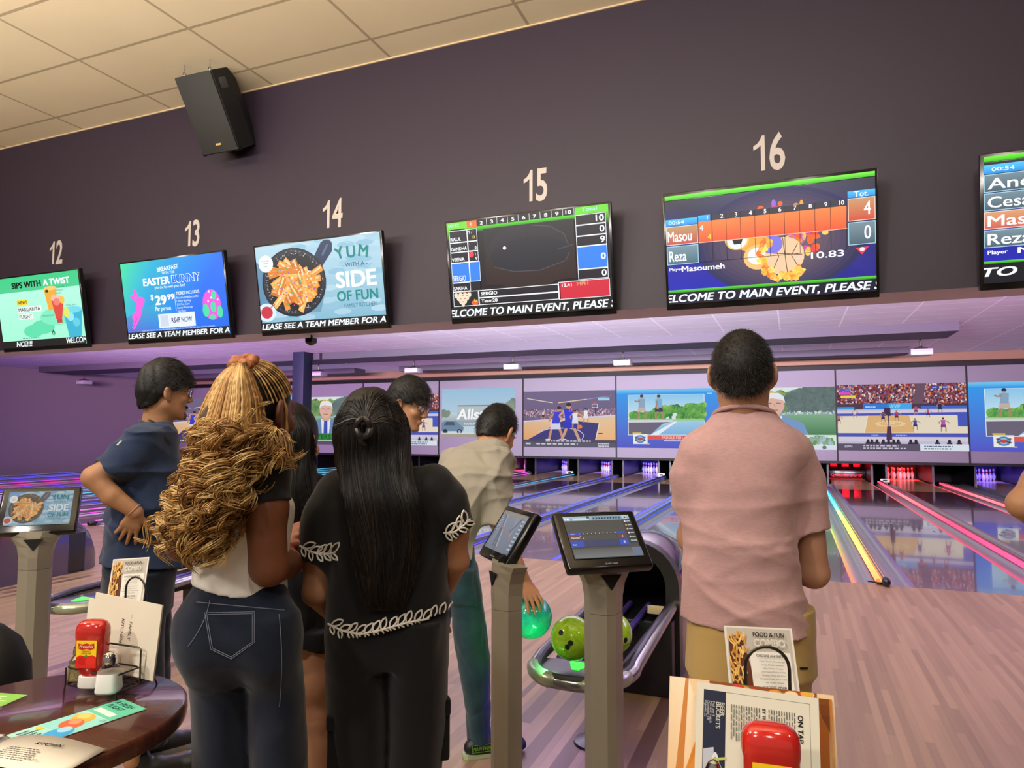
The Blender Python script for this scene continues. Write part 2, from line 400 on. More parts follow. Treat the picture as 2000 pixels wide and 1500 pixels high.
def struct(name, mb, mats, smooth=False): return tag(mb.build(name, mats, None, smooth=smooth), kind='structure')
m = MB(); m.add([(-27, -6, 0), (12, -6, 0), (12, YF, 0), (-27, YF, 0)], [(0, 1, 2, 3)]); m.add([(-27, YF, 0), (12, YF, 0), (12, YF, -0.14), (-27, YF, -0.14)], [(0, 1, 2, 3)], 0)
struct('floor', m, M_FLOOR)
m = MB(); m.bx(-27, 12, YF, 28, -0.2, -0.14); struct('trim_0', m, M_BLACK)
m = MB(); m.bx(-27, 12, YW, YW+0.40, ZB, ZT+0.05); m.I[0] = 0
o = struct('wall_front', m, [M_DARKWALL, M_WHITEPAINT])
for p in o.data.polygons: p.material_index = 1 if (p.normal.z < -0.5 or p.normal.y > 0.5) else 0
m = MB(); m.add([(-27, -6, ZT), (12, -6, ZT), (12, YW, ZT), (-27, YW, ZT)], [(0, 3, 2, 1)]); struct('ceiling', m, M_TILE)
m = MB(); m.bx(-27, 12, YW-0.012, YW, ZT-0.012, ZT); struct('trim_1', m, mat('ceiling_angle', 'b09a78', 0.6))
m = MB(); m.add([(-27, YW+0.4, ZC), (12, YW+0.4, ZC), (12, 28, ZC), (-27, 28, ZC)], [(0, 3, 2, 1)]); struct('ceiling', m, M_LTILE)
m = MB(); m.bx(-26.8, -26.6, -6, 28, -0.2, ZC+0.8); struct('wall_left', m, M_SIDEWALL)
m = MB(); m.bx(11.8, 12, -6, 28, -0.2, ZC+0.8); struct('wall_right', m, M_SIDEWALL)
m = MB(); m.bx(-27, 12, 28, 28.2, -0.2, ZC+0.1); struct('wall_back', m, M_BLACK)
m = MB(); m.bx(-12.9, 3.3, 16.8, 18.1, ZC-0.20, ZC); struct('trim_2', m, M_SOFFIT)
m = MB(); m.bx(-25.5, -13.0, 16.8, 18.1, ZC-0.20, ZC); struct('trim_3', m, M_SOFFIT)
m = MB(); m.bx(-13.0, 3.0, 21.3, 22.0, ZC-0.18, ZC); struct('trim_4', m, M_SOFFIT)
m = MB(); m.bx(-25.5, -14.9, 21.3, 22.0, ZC-0.18, ZC); struct('trim_5', m, M_SOFFIT)
m = MB(); m.bx(-26.6, 11.8, 23.3, 24.6, 3.66, ZC); struct('trim_6', m, M_TAN)
m = MB(); m.bx(-26.6, 11.8, 23.76, 24.2, 3.53, 3.66); struct('trim_7', m, M_BLACK)
m = MB(); m.bx(-26.6, 11.8, 24.0, 24.2, 0.60, 3.66); struct('wall_far', m, M_BLACK)
# square post standing in the lane area
m = MB(); m.bx(-13.62, -13.22, 16.36, 16.76, -0.2, ZC, bev=0.01)
tag(m.build('support_post', M_NAVY, None, org=(-13.42, 16.56, -0.14)), 'dark navy square post rising to the lane ceiling', 'post')

# ---------------------------------------------------------------- lanes
M_LANE = mat('lane_laminate', '6d5a58', 0.10, spec=0.6, coat=0.6, var=0.06, vscale=3, stretch=(30, 0.4, 1))
M_DECK = mat('pin_deck_maple', 'c9a878', 0.16, spec=0.5, var=0.06, vscale=3, stretch=(30, 0.4, 1))
lane_words = {16: 'lane behind the man in pink, under the screen numbered 16', 17: 'lane just right of the man in pink, its pin deck empty', 18: 'lane ending at the red lit pins', 19: 'lane ending at the blue lit pins beside the elbow', 20: 'lane farthest right, beyond the frame edge'}
for n, x in LANE.items():
    b = MB(); b.bx(x-HW, x+HW, YF, 21.2, -0.13, 0.0, 0); b.bx(x-HW, x+HW, 21.2, 27.4, -0.13, 0.0, 1)
    for k in range(-3, 4):                        # target arrows
        ya = YF+4.6+0.35*(3-abs(k)); b.add([(x+k*0.13-0.025, ya, 0.0006), (x+k*0.13+0.025, ya, 0.0006), (x+k*0.13, ya+0.16, 0.0006)], [(0, 1, 2)], 2)
    o = b.build('bowling_lane', [M_LANE, M_DECK, mat('arrow_ink', '2a1d18', 0.3)], None, org=(x, YF, 0), smooth=False)
    tag(o, 'glossy reflecting bowling '+lane_words[n] if n in lane_words else 'glossy dark bowling lane, number %d counted from the left wall' % n, 'bowling lane', 'bowling lanes')

M_GUT = mat('gutter_alloy', 'd2d0d8', 0.26, metal=0.85)
M_CAP = mat('capping_grey', '77747e', 0.25, metal=0.6)
M_CAPL = mat('capping_chrome', 'b9b6b0', 0.2, metal=0.9)
def led_mat(name, st): return attr_mat(name, emis=st, rough=0.4)
M_LED = led_mat('led_tube', 3.4); M_LED.cycles.emission_sampling = 'AUTO'
M_LEDT = led_mat('led_line', 1.5)
def led(name, parent, x, z, y0, y1, r, cols, m, wob=0):
    N = 24; ys = np.linspace(y0, y1, N); k = 8; a = np.arange(k)*2*math.pi/k
    V = np.concatenate([np.c_[x+r*np.cos(a), np.full(k, y), z+r*np.sin(a)] for y in ys])-ORG[parent.name]
    Fq = np.array([(i*k+q, i*k+(q+1) % k, (i+1)*k+(q+1) % k, (i+1)*k+q) for i in range(N-1) for q in range(k)])
    me = mesh_np(name, V, Fq, m); cs = np.array([hx(c) for c in cols]); t = np.linspace(0, len(cs)-1, N)
    C = np.array([[np.interp(q, range(len(cs)), cs[:, j]) for j in range(3)]+[1] for q in t])
    ca = me.color_attributes.new('Col', 'FLOAT_COLOR', 'POINT'); ca.data.foreach_set('color', np.repeat(C, k, 0).astype(np.float32).ravel())
    return link(name, me, parent)
RAIN = ['ff7a3c', 'ff9a50', 'ffd24a', 'd8ff50', '5cff8a', '3cf0e0', '30b8ff', '5a60ff', 'b040ff', 'ff40d0']
RED = ['ff3a66', 'ff2e50', 'ff5a60', 'ff2e4c']; BLUE = ['4a50ff', '3a44ff', '5a70ff', '3a3cff']
GRN = ['d8ff80', '80f0b0', '50e8e0', '40d8ff', '3a80ff', '5060ff']
CYAN = ['38c8f0', '30b8f0', '48d8ff']; PINKC = ['ff3aa8', 'ff2e90', 'ff4a70']; MAGC = ['ff40e0', 'f030d8', 'ff58e8']; VIO = ['6a38ff', '5030f0', '7a48ff']
DIVC = {1: BLUE, 2: VIO, 3: PINKC, 4: VIO, 5: CYAN, 6: CYAN, 7: BLUE, 8: MAGC, 9: MAGC, 10: MAGC, 11: CYAN, 12: BLUE, 13: BLUE, 14: BLUE, 15: GRN, 16: RAIN, 17: RED, 18: RED, 19: BLUE}
div_words = {16: 'rainbow lit gutter divider just right of the man in pink', 17: 'red lit gutter divider running to the right of the empty pin deck', 18: 'red lit gutter divider half hidden by the elbow at right edge',
             15: 'green and cyan lit gutter divider behind the upright tablet terminal', 14: 'blue lit gutter divider passing behind the turned tablet terminal', 13: 'second blue lit gutter divider, next beyond the one behind the turned terminal',
             12: 'third blue lit gutter divider, above the tablets', 6: 'cyan lit gutter divider seen between the two women\'s hair', 3: 'hot pink lit gutter divider along the left wall', 8: 'magenta lit gutter divider beside the navy man\'s elbow, farthest of three',
             9: 'magenta lit gutter divider beside the navy man\'s elbow, middle of three', 10: 'magenta lit gutter divider nearest the left ball return hood'}
for n in range(1, 20):
    xa, xb = LANE[n]+HW, LANE[n+1]-HW; cols = DIVC[n]; g = xb-xa; y1 = 24.35
    c0, c1 = xa+0.235, xb-0.235
    if n == 18: c0, c1 = xa+0.235, xa+0.36
    t = thing('gutter_divider', div_words.get(n, '%s lit gutter divider, number %d counted from the left wall' % ({id(BLUE): 'blue', id(VIO): 'violet', id(CYAN): 'cyan', id(PINKC): 'pink'}.get(id(cols), 'coloured'), n)), 'lane divider', ((xa+xb)/2, YF, 0), 'gutters with lit dividers between lanes')
    def chan(x0, x1):
        a = np.linspace(math.pi, 2*math.pi, 9); cx = (x0+x1)/2; r = (x1-x0)/2
        pr = [(cx+r*math.cos(q), 0.055*1.0*math.sin(q)*1.5-0.002) for q in a]
        return pr
    for (x0, x1) in ((xa, c0), (c1 if n != 18 else c0+0.6, xb)):
        b = MB(); pr = chan(x0, x1); b.loft([[(p[0], y, p[1]) for p in pr] for y in (YF, 12, 18, y1)], closed=False, cap=False); b.build('gutter', M_GUT, t)
    b = MB(); w = (c1-c0)
    pr = [(c0, -0.01), (c0+0.01, 0.012), (c0+0.03, 0.016), (c0+w*0.45, 0.02), (c0+w*0.55, 0.05), (c0+w*0.72, 0.06), (c0+w*0.88, 0.05), (c1-0.01, 0.015), (c1, -0.01), (c1, -0.10), (c0, -0.10)]
    b.loft([[(p[0], y, p[1]) for p in pr] for y in (YF+0.02, 14, 20, y1)]); b.build('capping', M_CAP, t)
    b = MB(); b.tube([(c0+w*0.72, YF+0.05, 0.068), (c0+w*0.72, y1, 0.068)], 0.012, 8); b.build('capping_rail', M_CAPL, t)
    led('led_tube', t, c0+w*0.22, 0.03, YF+0.04, y1, 0.05 if n < 11 else 0.03, cols, M_LED)
    led('led_line', t, xa+0.012, 0.002, YF+0.02, y1, 0.006, cols, M_LEDT)
    led('led_line', t, c1-0.004, 0.018, YF+0.1, y1, 0.006, cols if n not in (16,) else ['ff50ff', 'c050ff', 'a060ff'], M_LEDT)
    b = MB(); b.lathe((c0+w*0.7, YF-0.06, 0.045), [(0.004, -0.055), (0.03, -0.045), (0.042, -0.01), (0.042, 0.06), (0.02, 0.12)], ax=(0, 1, 0), n=16); b.build('end_cap', M_GLOSSBLACK, t)
    if n == 18:                    # flat grey return track filling the wider gap
        b = MB(); b.bx(c0+.145, c0+.585, YF, y1, -.1, .012); b.bx(c0+.13, c0+.17, YF, y1, -.1, .06, 1); b.bx(c0+.56, c0+.60, YF, y1, -.1, .06, 1); b.build('return_track', [mat('track_grey', '5b5a63', .45), M_CAPL], t)
    b = MB()
    for sx in (-1, 1): b.box((c0+w*0.25+sx*0.05, YF+0.03, 0.02), (0.12, 0.02, 0.012), 0, [[math.cos(.5*sx), -math.sin(.5*sx), 0], [math.sin(.5*sx), math.cos(.5*sx), 0], [0, 0, 1]])
    b.build('bracket', M_BLACK, t)
# ---------------------------------------------------------------- pinsetters and pins
M_PIN = mat('pin_white', 'b4b2bc', 0.25, spec=0.5); M_PINR = mat('pin_stripe_red', 'b01420', 0.3)
PINPROF = [(0.026, 0), (0.029, 0.008), (0.036, 0.03), (0.052, 0.075), (0.0605, 0.114), (0.0575, 0.15), (0.045, 0.19), (0.031, 0.225), (0.0237, 0.254), (0.0245, 0.275), (0.029, 0.30), (0.0323, 0.335), (0.031, 0.358), (0.022, 0.376), (0.008, 0.381)]
pinme = None
ROWS = [(0, 0), (1, -.5), (1, .5), (2, -1), (2, 0), (2, 1), (3, -1.5), (3, -.5), (3, .5), (3, 1.5)]
ROWN = ['head pin in front', 'second row, left pin', 'second row, right pin', 'third row, left pin', 'third row, middle pin', 'third row, right pin', 'back row, leftmost pin', 'back row, second pin', 'back row, third pin', 'back row, rightmost pin']
PINS = {3: range(10), 4: range(10), 6: range(10), 7: range(10), 9: range(10), 10: (3, 6, 7), 11: (0, 1, 3, 4, 5, 6, 8, 9), 12: range(10), 13: range(10), 18: range(10), 19: range(10)}
pc = {3: ('cyan', (0.05, 0.6, 1.0)), 4: ('violet', (0.25, 0.1, 1)), 6: ('violet', (0.25, 0.1, 1)), 7: ('purple', (0.4, 0.12, 1)), 9: ('blue', (0.16, 0.1, 1)), 10: ('pink', (1, 0.08, 0.75)), 11: ('blue', (0.16, 0.1, 1)), 12: ('blue', (0.16, 0.1, 1)), 13: ('blue', (0.14, 0.1, 1)), 17: ('red', (1, 0.03, 0.10)), 18: ('red', (1, 0.05, 0.05)), 19: ('blue', (0.14, 0.08, 1))}
where = {3: 'left of the black hair', 4: 'beside the black hair', 6: 'behind the long hair', 7: 'near the glasses man', 9: 'behind the bowler', 10: 'right of the bowler', 11: 'under the basketball picture', 12: 'right of the basketball picture', 13: 'beside the pink shirt', 18: 'right of the empty bay', 19: 'near the right edge'}
M_KICK = mat('kickback_black', '121116', 0.35, spec=0.4); M_CURT = mat('pit_curtain', '16141a', 0.7)
for n, x in LANE.items():
    if n < 2 or n > 19: continue
    w = 0.80
    t = thing('pinsetter', 'black pinsetter bay under the far screens, number %d from the left wall' % n if n != 17 else 'empty pinsetter bay glowing red with lettering on its lowered sweep', 'pinsetter', (x, 26.0, 0), 'pinsetter bays under the masking screens')
    b = MB(); b.bx(x-0.66, x-0.60, 24.4, 27.6, -0.14, 0.68); b.build('side_wall', M_KICK, t)
    b = MB(); b.bx(x+0.60, x+0.66, 24.4, 27.6, -0.14, 0.68); b.build('side_wall', M_KICK, t)
    b = MB(); b.bx(x-0.60, x+0.60, 27.5, 27.56, -0.14, 0.95); b.build('pit_curtain', M_CURT, t)
    if n in pc:
        l = lamp('pin_light', (x, 25.85, 0.66), (x, 26.75, 0.1), 60.0 if n != 17 else 22.0, pc[n][1], 0.9, 0.08); 
    if n == 17:
        b = MB(); b.bx(x-0.58, x+0.58, 26.0, 26.06, 0.03, 0.30, bev=0.01); q = b.build('sweep_bar', M_GLOSSBLACK, t)
        p = Pic(1.16, 0.27, 0.001); p.text('QUBICAAMF', 0.5, 0.2, 0.30, 'ff3a4a', 0.02, xs=1.5, al='c'); p.build('lettering', attr_mat('red_lettering', 1.2), q, (x-0.58, 25.99, 0.03), (1, 0, 0), (0, 0, 1))
        for k in (-0.36, 0, 0.36):
            b = MB(); b.box((x+k, 26.4, 0.52), (0.22, 0.04, 0.26), bev=0.01); b.build('reflector', mat('red_reflector', 'b02838', 0.4), t)
    for i in PINS.get(n, ()):
        r_, k = ROWS[i]; P = (x+k*0.305, YP+r_*0.264, 0.0)
        if pinme is None:
            b = MB(); b.lathe((0, 0, 0), PINPROF, n=16); F0 = len(b.F)
            o = b.build('bowling_pin', [M_PIN, M_PINR], None); pinme = o.data
            pinme.materials.clear(); pinme.materials.append(M_PIN); pinme.materials.append(M_PINR)
            for p in pinme.polygons:
                z = p.center.z
                if 0.258 < z < 0.30: p.material_index = 1
            o.location = P
        else:
            o = bpy.data.objects.new('bowling_pin', pinme); COL.objects.link(o); o.location = P
        tag(o, '%s lit pin %s, %s' % (pc[n][0], where[n], ROWN[i]), 'bowling pin', '%s lit bowling pins %s' % (pc[n][0], where[n]))
# small white sensor boxes standing on the dividers near the pins
for (n, yy, lab) in ((11, 24.353, 'small white sensor box by the pins under the basketball picture'), (13, 24.353, 'small white sensor box beside the pink shirt\'s left sleeve'), (17, 24.353, 'small white sensor box left of the red lit pins')):
    xs = LANE[n]+0.72 if n != 17 else LANE[17]+0.98
    b = MB(); b.bx(xs-0.13, xs+0.13, yy, yy+0.04, 0.021, 0.13, bev=0.012); b.bx(xs-0.06, xs+0.06, yy-0.004, yy, 0.05, 0.10, 1)
    tag(b.build('sensor_box', [mat('box_cream', 'd8d2c0', 0.5), M_BLACK], None, org=(xs, yy, 0)), lab, 'sensor box')
# ================================================================ pictures on the masking units
M_PROJ = attr_mat('projected_light', 1.0, rough=0.9, spec=0.0)
M_PANEL = mat('projection_cloth', '827d88', 0.9, spec=0.05)
def crowd(p, x0, y0, x1, y1, n, cols, seed, s=0.012):
    rg = random.Random(seed); p.lay += 1
    for i in range(n):
        x, y = rg.uniform(x0, x1), rg.uniform(y0, y1); w = s*rg.uniform(.6, 1.3)*0.56; h = s*rg.uniform(.7, 1.6)
        p.rect(x-w/2, y-h/2, x+w/2, y+h/2, rg.choice(cols), False)
def leaves(p, x0, x1, yb, hts, cols, n, seed, r=0.05):
    rg = random.Random(seed); p.lay += 1
    for i in range(n):
        x = rg.uniform(x0, x1); t = (x-x0)/(x1-x0); H = np.interp(t, np.linspace(0, 1, len(hts)), hts)
        y = yb+rg.uniform(0, 1)**0.7*H; q = r*rg.uniform(.5, 1.2); p.ell(x, y, q*0.5, q, rg.choice(cols), 9, new=False)
def figure(p, x, y, h, shirt, short, skin='b98a68', lean=0.0, hair='3a2a22', arms=1, legs=0.5, shoe=None):
    """small player or bystander inside the broadcast picture"""
    a = 0.5625; w = h*a
    p.line([(x-w*.06, y+h*.5), (x-w*.12-lean*w*.3, y+h*.27), (x-w*.13*legs*2, y+h*.03)], h*.075, skin)
    p.line([(x+w*.06, y+h*.5), (x+w*.16, y+h*.27), (x+w*.15*legs*2, y+h*.03)], h*.075, skin)
    p.poly([(x-w*.14, y+h*.55), (x+w*.14, y+h*.55), (x+w*.17, y+h*.33), (x-w*.17, y+h*.33)], short)
    if arms: p.line([(x-w*.13+lean*w, y+h*.8), (x-w*.28+lean*w, y+h*.66), (x-w*.2, y+h*.56)], h*.055, skin); p.line([(x+w*.13+lean*w, y+h*.8), (x+w*.3+lean*w, y+h*.7), (x+w*.42, y+h*.6)], h*.055, skin)
    p.poly([(x-w*.14+lean*w, y+h*.84), (x+w*.14+lean*w, y+h*.84), (x+w*.12, y+h*.5), (x-w*.12, y+h*.5)], shirt)
    p.ell(x+lean*w*1.2, y+h*.92, w*.075, h*.075, skin, 12); p.ell(x+lean*w*1.2, y+h*.955, w*.075, h*.05, hair, 12)
    if shoe: p.ell(x-w*.15*legs*2, y+h*.02, w*.1, h*.03, shoe, 10); p.ell(x+w*.17*legs*2, y+h*.02, w*.1, h*.03, shoe, 10)
def ticker(p, y1, words='ESPN', white=True):
    p.rect(0, 0, 1, y1, '5a5266'); p.text(words, 0.05, y1*.42, y1*.33, 'd8d4e0', 0.02, 0.2); p.greek(0.2, y1*.15, 0.62, y1*.9, 2, 'c8c4d4', 0.5, seed=4)
    if white: p.rect(0.64, 0, 1, y1, 'dfe6f0'); p.greek(0.67, y1*.15, 0.95, y1*.85, 2, '5a6a88', 0.5, seed=9)
def pic_basket(p):
    p.vgrad(0, 0, 1, 1, '6a5a78', '75688a')
    p.line([(0.04, .875), (0.33, .79)], .014, 'e8d4c8'); p.line([(.39, .79), (.70, .845)], .016, 'f0cfa8'); p.line([(.7, .845), (.96, .90)], .012, '9a90c8'); p.rect(.82, .82, .94, .87, '9fd8e8')
    crowd(p, 0, .53, 1, .67, 900, ['9a7890', 'c8a8b8', '6a5070', 'e0c8d0', '84607c', 'b08098', '544060'], 3, .018)
    p.poly([(0, .47), (1, .57), (1, .53), (0, .43)], 'd8d0e8')
    p.poly([(0, .13), (1, .13), (1, .545), (.35, .50), (0, .44)], ['e8a868', 'f0b878', 'e8c8a0', 'e8c8a8', 'e0b890'])
    p.poly([(.05, .13), (.79, .13), (.83, .42), (.48, .48), (.40, .44)], '3c3a78')
    p.line([(.79, .13), (.83, .42)], .012, 'f0f0f8'); p.line([(.15, .26), (.30, .33), (.5, .34), (.62, .29), (.67, .22), (.65, .14)], .014, 'c8c4f0')
    p.rect(.82, .235, .865, .25, '1c1a28')
    p.frame(.755, .695, .815, .76, .008, 'f0f0f8'); p.rect(.77, .77, .80, .80, 'd85a40'); p.rect(.785, .58, .795, .70, '4a4058')
    figure(p, .36, .115, .61, '3c40d0', 'd8d8e8', 'c89070', .10, shoe='e8e8f8', legs=.8); figure(p, .515, .105, .68, '2a38d8', '2a34c0', 'd0a080', -.02, shoe='e8e8f8', legs=.9)
    p.text('23', .505, .63, .055, 'f07850', .02); figure(p, .575, .30, .36, 'e8e8f0', 'e0e0e8'); figure(p, .69, .42, .27, 'f0f0f4', 'e8e8f0'); figure(p, .225, .49, .16, 'd0d0d8', '28242c'); figure(p, .87, .55, .09, 'd8d8e8', 'd8d8e8')
    p.ell(.63, .36, .024, .034, 'e8804a'); p.rect(0, 0, 1, .13, '5c5668'); p.rect(0, .085, 1, .125, '4a4658')
    p.greek(.25, .085, .75, .125, 1, 'e0e0ec', .6, 'c', 2); p.greek(.03, .03, .12, .08, 1, 'e8e8f0', .6); p.greek(.15, .03, .7, .08, 1, 'd0d0dc', .45, seed=5); p.greek(.82, .0, .95, .085, 2, 'e0e0ec', .55, seed=6)
def pic_boat(p, title='PADDLE FISH'):
    p.vgrad(0, 0, 1, 1, '5658c8', '2ea0f4'); p.vgrad(0, .93, 1, 1, '38a8f0', '7cd0f8'); p.text('', 0, 0, .01, 'ffffff')
    p.greek(.89, .89, .97, .93, 1, 'bfe4ff', .5); p.rect(.115, .215, .865, .905, 'eaf6fa')
    p.vgrad(.12, .46, .86, .90, 'd4ecf6', '8cccf0')
    leaves(p, .14, .86, .48, [.12, .10, .08, .13, .20, .20, .22, .19, .26, .22, .28], ['4f9a4c', '78b85a', '3a7a48', '94c868', '5aa058'], 420, 11, .05)
    p.rect(.12, .465, .86, .495, '9cd070'); p.poly([(.12, .225), (.86, .225), (.86, .465), (.12, .465)], ['8cb8dc', '7ab4e4', 'a0d0ec', 'c0dcec'])
    p.poly([(.12, .225), (.34, .225), (.46, .41), (.58, .455), (.12, .455)], '6d6678'); p.poly([(.12, .43), (.58, .44), (.55, .475), (.12, .475)], 'd8d8e0'); p.poly([(.34, .225), (.58, .45), (.60, .44), (.42, .225)], 'e8f4fa')
    p.rect(.55, .48, .59, .54, 'dde6ea'); p.rect(.56, .54, .60, .59, 'dde6ea')
    figure(p, .255, .475, .43, '8ca8c4', 'c8b4a4', 'b08868', arms=0); p.line([(.24, .80), (.205, .79), (.185, .81)], .025, 'b08868'); figure(p, .425, .47, .43, '78b4d8', '3a3a4c', 'b08868', arms=0); p.line([(.41, .80), (.40, .68), (.425, .66)], .025, 'b08868')
    p.rect(.16, .24, .25, .262, 'e8c84a'); p.rect(.28, .14, .72, .215, 'e05a50'); p.text(title, .45, .155, .042, 'ffd8d0', .015)
    p.rect(.165, .065, .31, .235, 'eef2ee'); p.ell(.237, .15, .05, .068, '4a86c8'); p.ell(.237, .15, .036, .045, '8fc0e8'); p.line([(.185, .125), (.29, .185)], .02, '8a5a40'); p.line([(.185, .185), (.29, .125)], .02, '6a4434'); p.ell(.237, .15, .02, .025, 'c84a3c')
    p.rect(.30, .06, .33, .075, 'e8c84a'); p.rect(.47, .115, .7, .13, 'e8eaf4')
def pic_golf(p, kind):
    p.vgrad(0, .55, 1, 1, '9ab89a', 'e4f0ea')
    leaves(p, 0, 1, .58, [.30, .36, .30, .32, .26, .30, .28, .4, .42, .40], ['5f8a5c', '4a7450', '88a868', 'a8b870', '3e6648', '6c9468'], 460, 21, .09)
    if kind == 0: leaves(p, .02, .10, .78, [.12, .14], ['f0c040', 'e0a838'], 30, 3, .06); leaves(p, .42, .52, .78, [.13, .12], ['e8c048', 'f0d060'], 30, 4, .06)
    else: leaves(p, .30, .48, .74, [.12, .16, .14], ['e8b840', 'f0d058', 'd8a838'], 60, 3, .07)
    leaves(p, .62, 1, .52, [.30, .44, .46, .42, .40], ['6a7a78', '5a6c6c', '748684'], 200, 8, .10)
    p.vgrad(0, .2, 1, .60, '3d7a48', '86b48c'); p.rect(0, .555, 1, .60, '8fb898'); crowd(p, .55, .57, 1, .61, 70, ['c8d0e0', '9098c8', 'e8e8f0', '6870a0'], 5, .02)
    cx, s = (.48, 1.0)
    p.poly([(cx-.30*s, .2), (cx+.30*s, .2), (cx+.25*s, .42), (cx+.09*s, .54), (cx-.09*s, .54), (cx-.25*s, .42)], '6c88b4' if kind == 0 else '7a9ac8')
    p.poly([(cx-.07, .54), (cx+.07, .54), (cx+.05, .2), (cx-.05, .2)], 'e4eaf4'); p.poly([(cx-.025, .50), (cx+.025, .50), (cx+.03, .2), (cx-.03, .2)], '3c50b0')
    p.rect(cx-.05, .5, cx+.05, .60, 'd8a890'); p.ell(cx, .72, .092, .165, 'e0b4a0'); p.poly([(cx-.10, .74), (cx-.085, .86), (cx-.04, .915), (cx+.04, .915), (cx+.085, .86), (cx+.10, .74), (cx+.075, .80), (cx-.02, .83), (cx-.075, .80)], 'e8ecf0')
    p.line([(cx-.06, .745), (cx-.02, .75)], .014, '8a6a5c'); p.line([(cx+.02, .75), (cx+.06, .745)], .014, '8a6a5c'); p.line([(cx, .74), (cx+.01, .68)], .012, 'c8907c'); p.line([(cx-.035, .635), (cx+.035, .635)], .016, 'b0706a')
    if kind == 1: p.ell(.40, .30, .075, .17, '24663a')
    if kind == 0:
        p.rect(0, .08, 1, .2, 'd8e8c8'); p.rect(.12, .09, .60, .235, 'e8d838'); p.rect(.16, .09, .58, .235, '2f8a3c'); p.text('MASTERS', .18, .115, .095, '1e5a2c', .02, 0, fit=.38)
        p.rect(.62, .06, .98, .24, 'dfeee8'); p.greek(.66, .09, .92, .22, 3, '9cb4ac', .35); p.rect(0, 0, 1, .075, '55506a'); p.greek(.04, .02, .4, .06, 1, 'd8d8e4', .5); p.rect(.62, 0, .98, .06, 'e4eaf2'); p.greek(.66, .01, .95, .05, 1, '6a7a90', .5)
    else:
        p.rect(0, .075, 1, .235, 'dcecdc'); p.rect(0, .075, .28, .24, '3a8a50'); p.text('LIVE FROM', .33, .17, .04, '5a8a6c', .01); p.text('AUGUSTA NATIONAL', .33, .13, .03, '7a9a88'); p.text('GOLF CLUB', .33, .09, .03, '7a9a88'); leaves(p, .76, .97, .09, [.06, .11, .1, .06], ['6a9a5c', '88b070', 'b8c8e0'], 60, 9, .04)
        p.rect(0, 0, 1, .075, 'dce6ee'); p.greek(.48, .01, .8, .07, 2, '4a6a98', .5); p.ell(.9, .038, .018, .028, '6a7888')
def pic_volley(p):
    p.vgrad(0, 0, 1, 1, '6a5878', '6a4a5c')
    crowd(p, 0, .70, 1, 1.0, 1500, ['8a2838', 'b04050', '5c2434', '3a2430', 'd8b0b0', 'e8e0e4', 'a03848', 'e08a40', '6a6a90', '7a2a3a', '4a3040'], 33, .022)
    p.poly([(.60, .70), (.68, .70), (.70, 1), (.63, 1)], '6a5060'); p.rect(0, .63, 1, .70, '4a3444')
    p.rect(0, .62, .14, .66, '3a9ae0'); p.rect(.21, .62, .59, .71, '2c7ad8'); p.rect(.40, .62, .59, .71, '46a8ec'); p.text('AVP', .42, .635, .055, '9adcf8', .02); p.rect(.66, .625, 1, .665, '3a6ad0'); p.greek(.23, .64, .36, .68, 1, 'cfe8ff', .4)
    p.poly([(0, .10), (1, .10), (1, .62), (0, .62)], 'c8c0d8'); p.rect(0, .555, 1, .60, 'd8cfe0'); p.poly([(0, .52), (1, .52), (1, .57), (0, .56)], '4a54b8')
    p.poly([(0, .52), (.92, .53), (1.02, .36), (1.0, .26), (0, .25)], 'e8dcc4'); p.poly([(.245, .525), (.57, .528), (.61, .27), (.215, .265)], 'e0b478')
    p.line([(.245, .525), (.215, .265)], .008, 'f4f0e8'); p.line([(.57, .528), (.61, .27)], .008, 'f4f0e8'); p.ell(.42, .40, .12, .045, 'ead0a0'); p.ell(.42, .40, .09, .03, 'e0b880'); p.text('DOVE', .42, .39, .035, 'f4e4c8', .01, al='c')
    p.rect(0, .205, 1, .26, '4a54b8'); p.rect(0, .14, 1, .205, 'd4cedc'); p.greek(.27, .22, .36, .24, 1, 'c8ccf0', .5); p.greek(.46, .22, .6, .24, 1, 'c8ccf0', .5); p.rect(.93, .36, 1, .56, '4458c0')
    p.line([(.405, .80), (.41, .25)], .012, '3a3050'); p.poly([(.395, .36), (.425, .36), (.432, .16), (.385, .16)], '4a3048'); p.rect(.375, .52, .425, .64, '3a2a48')
    for (x, y, h, c, d) in ((.14, .49, .13, 'e0d0d8', 'c0a0b0'), (.365, .42, .16, '5a4088', '3a3060'), (.47, .44, .16, 'b83a50', '5a2838'), (.62, .53, .14, 'c04a90', '3a3048'), (.61, .30, .18, '4a3a98', '383060'), (.71, .49, .13, 'b04a70', '3a2a48'), (.82, .28, .21, 'b858a8', '7a3a80'), (.80, .56, .16, '2c2838', '2c2838'), (.01, .40, .14, 'c07860', '6a4050')): figure(p, x, y, h, c, d)
    rg = random.Random(4)
    for x in [.24, .27, .31, .36, .40, .44, .475, .57, .61, .77, .86, .93]: p.ell(x, .14, .012, .03, '2a2030', 10); p.rect(x-.02, .09, x+.02, .125, '2a2030')
    p.rect(.02, .90, .10, .945, '6a70e0'); p.rect(.02, .845, .11, .89, 'e050b8'); p.rect(.03, .80, .15, .835, 'e8e040'); p.greek(.03, .905, .09, .94, 1, '3038a0', .5); p.rect(.74, .915, .86, .955, '3a44a0'); p.text('LIVE', .75, .925, .02, 'ffffff'); p.rect(.80, .92, .82, .95, 'e8d060'); p.text('TODAY', .825, .925, .02, 'ffffff')
    ticker(p, .10)
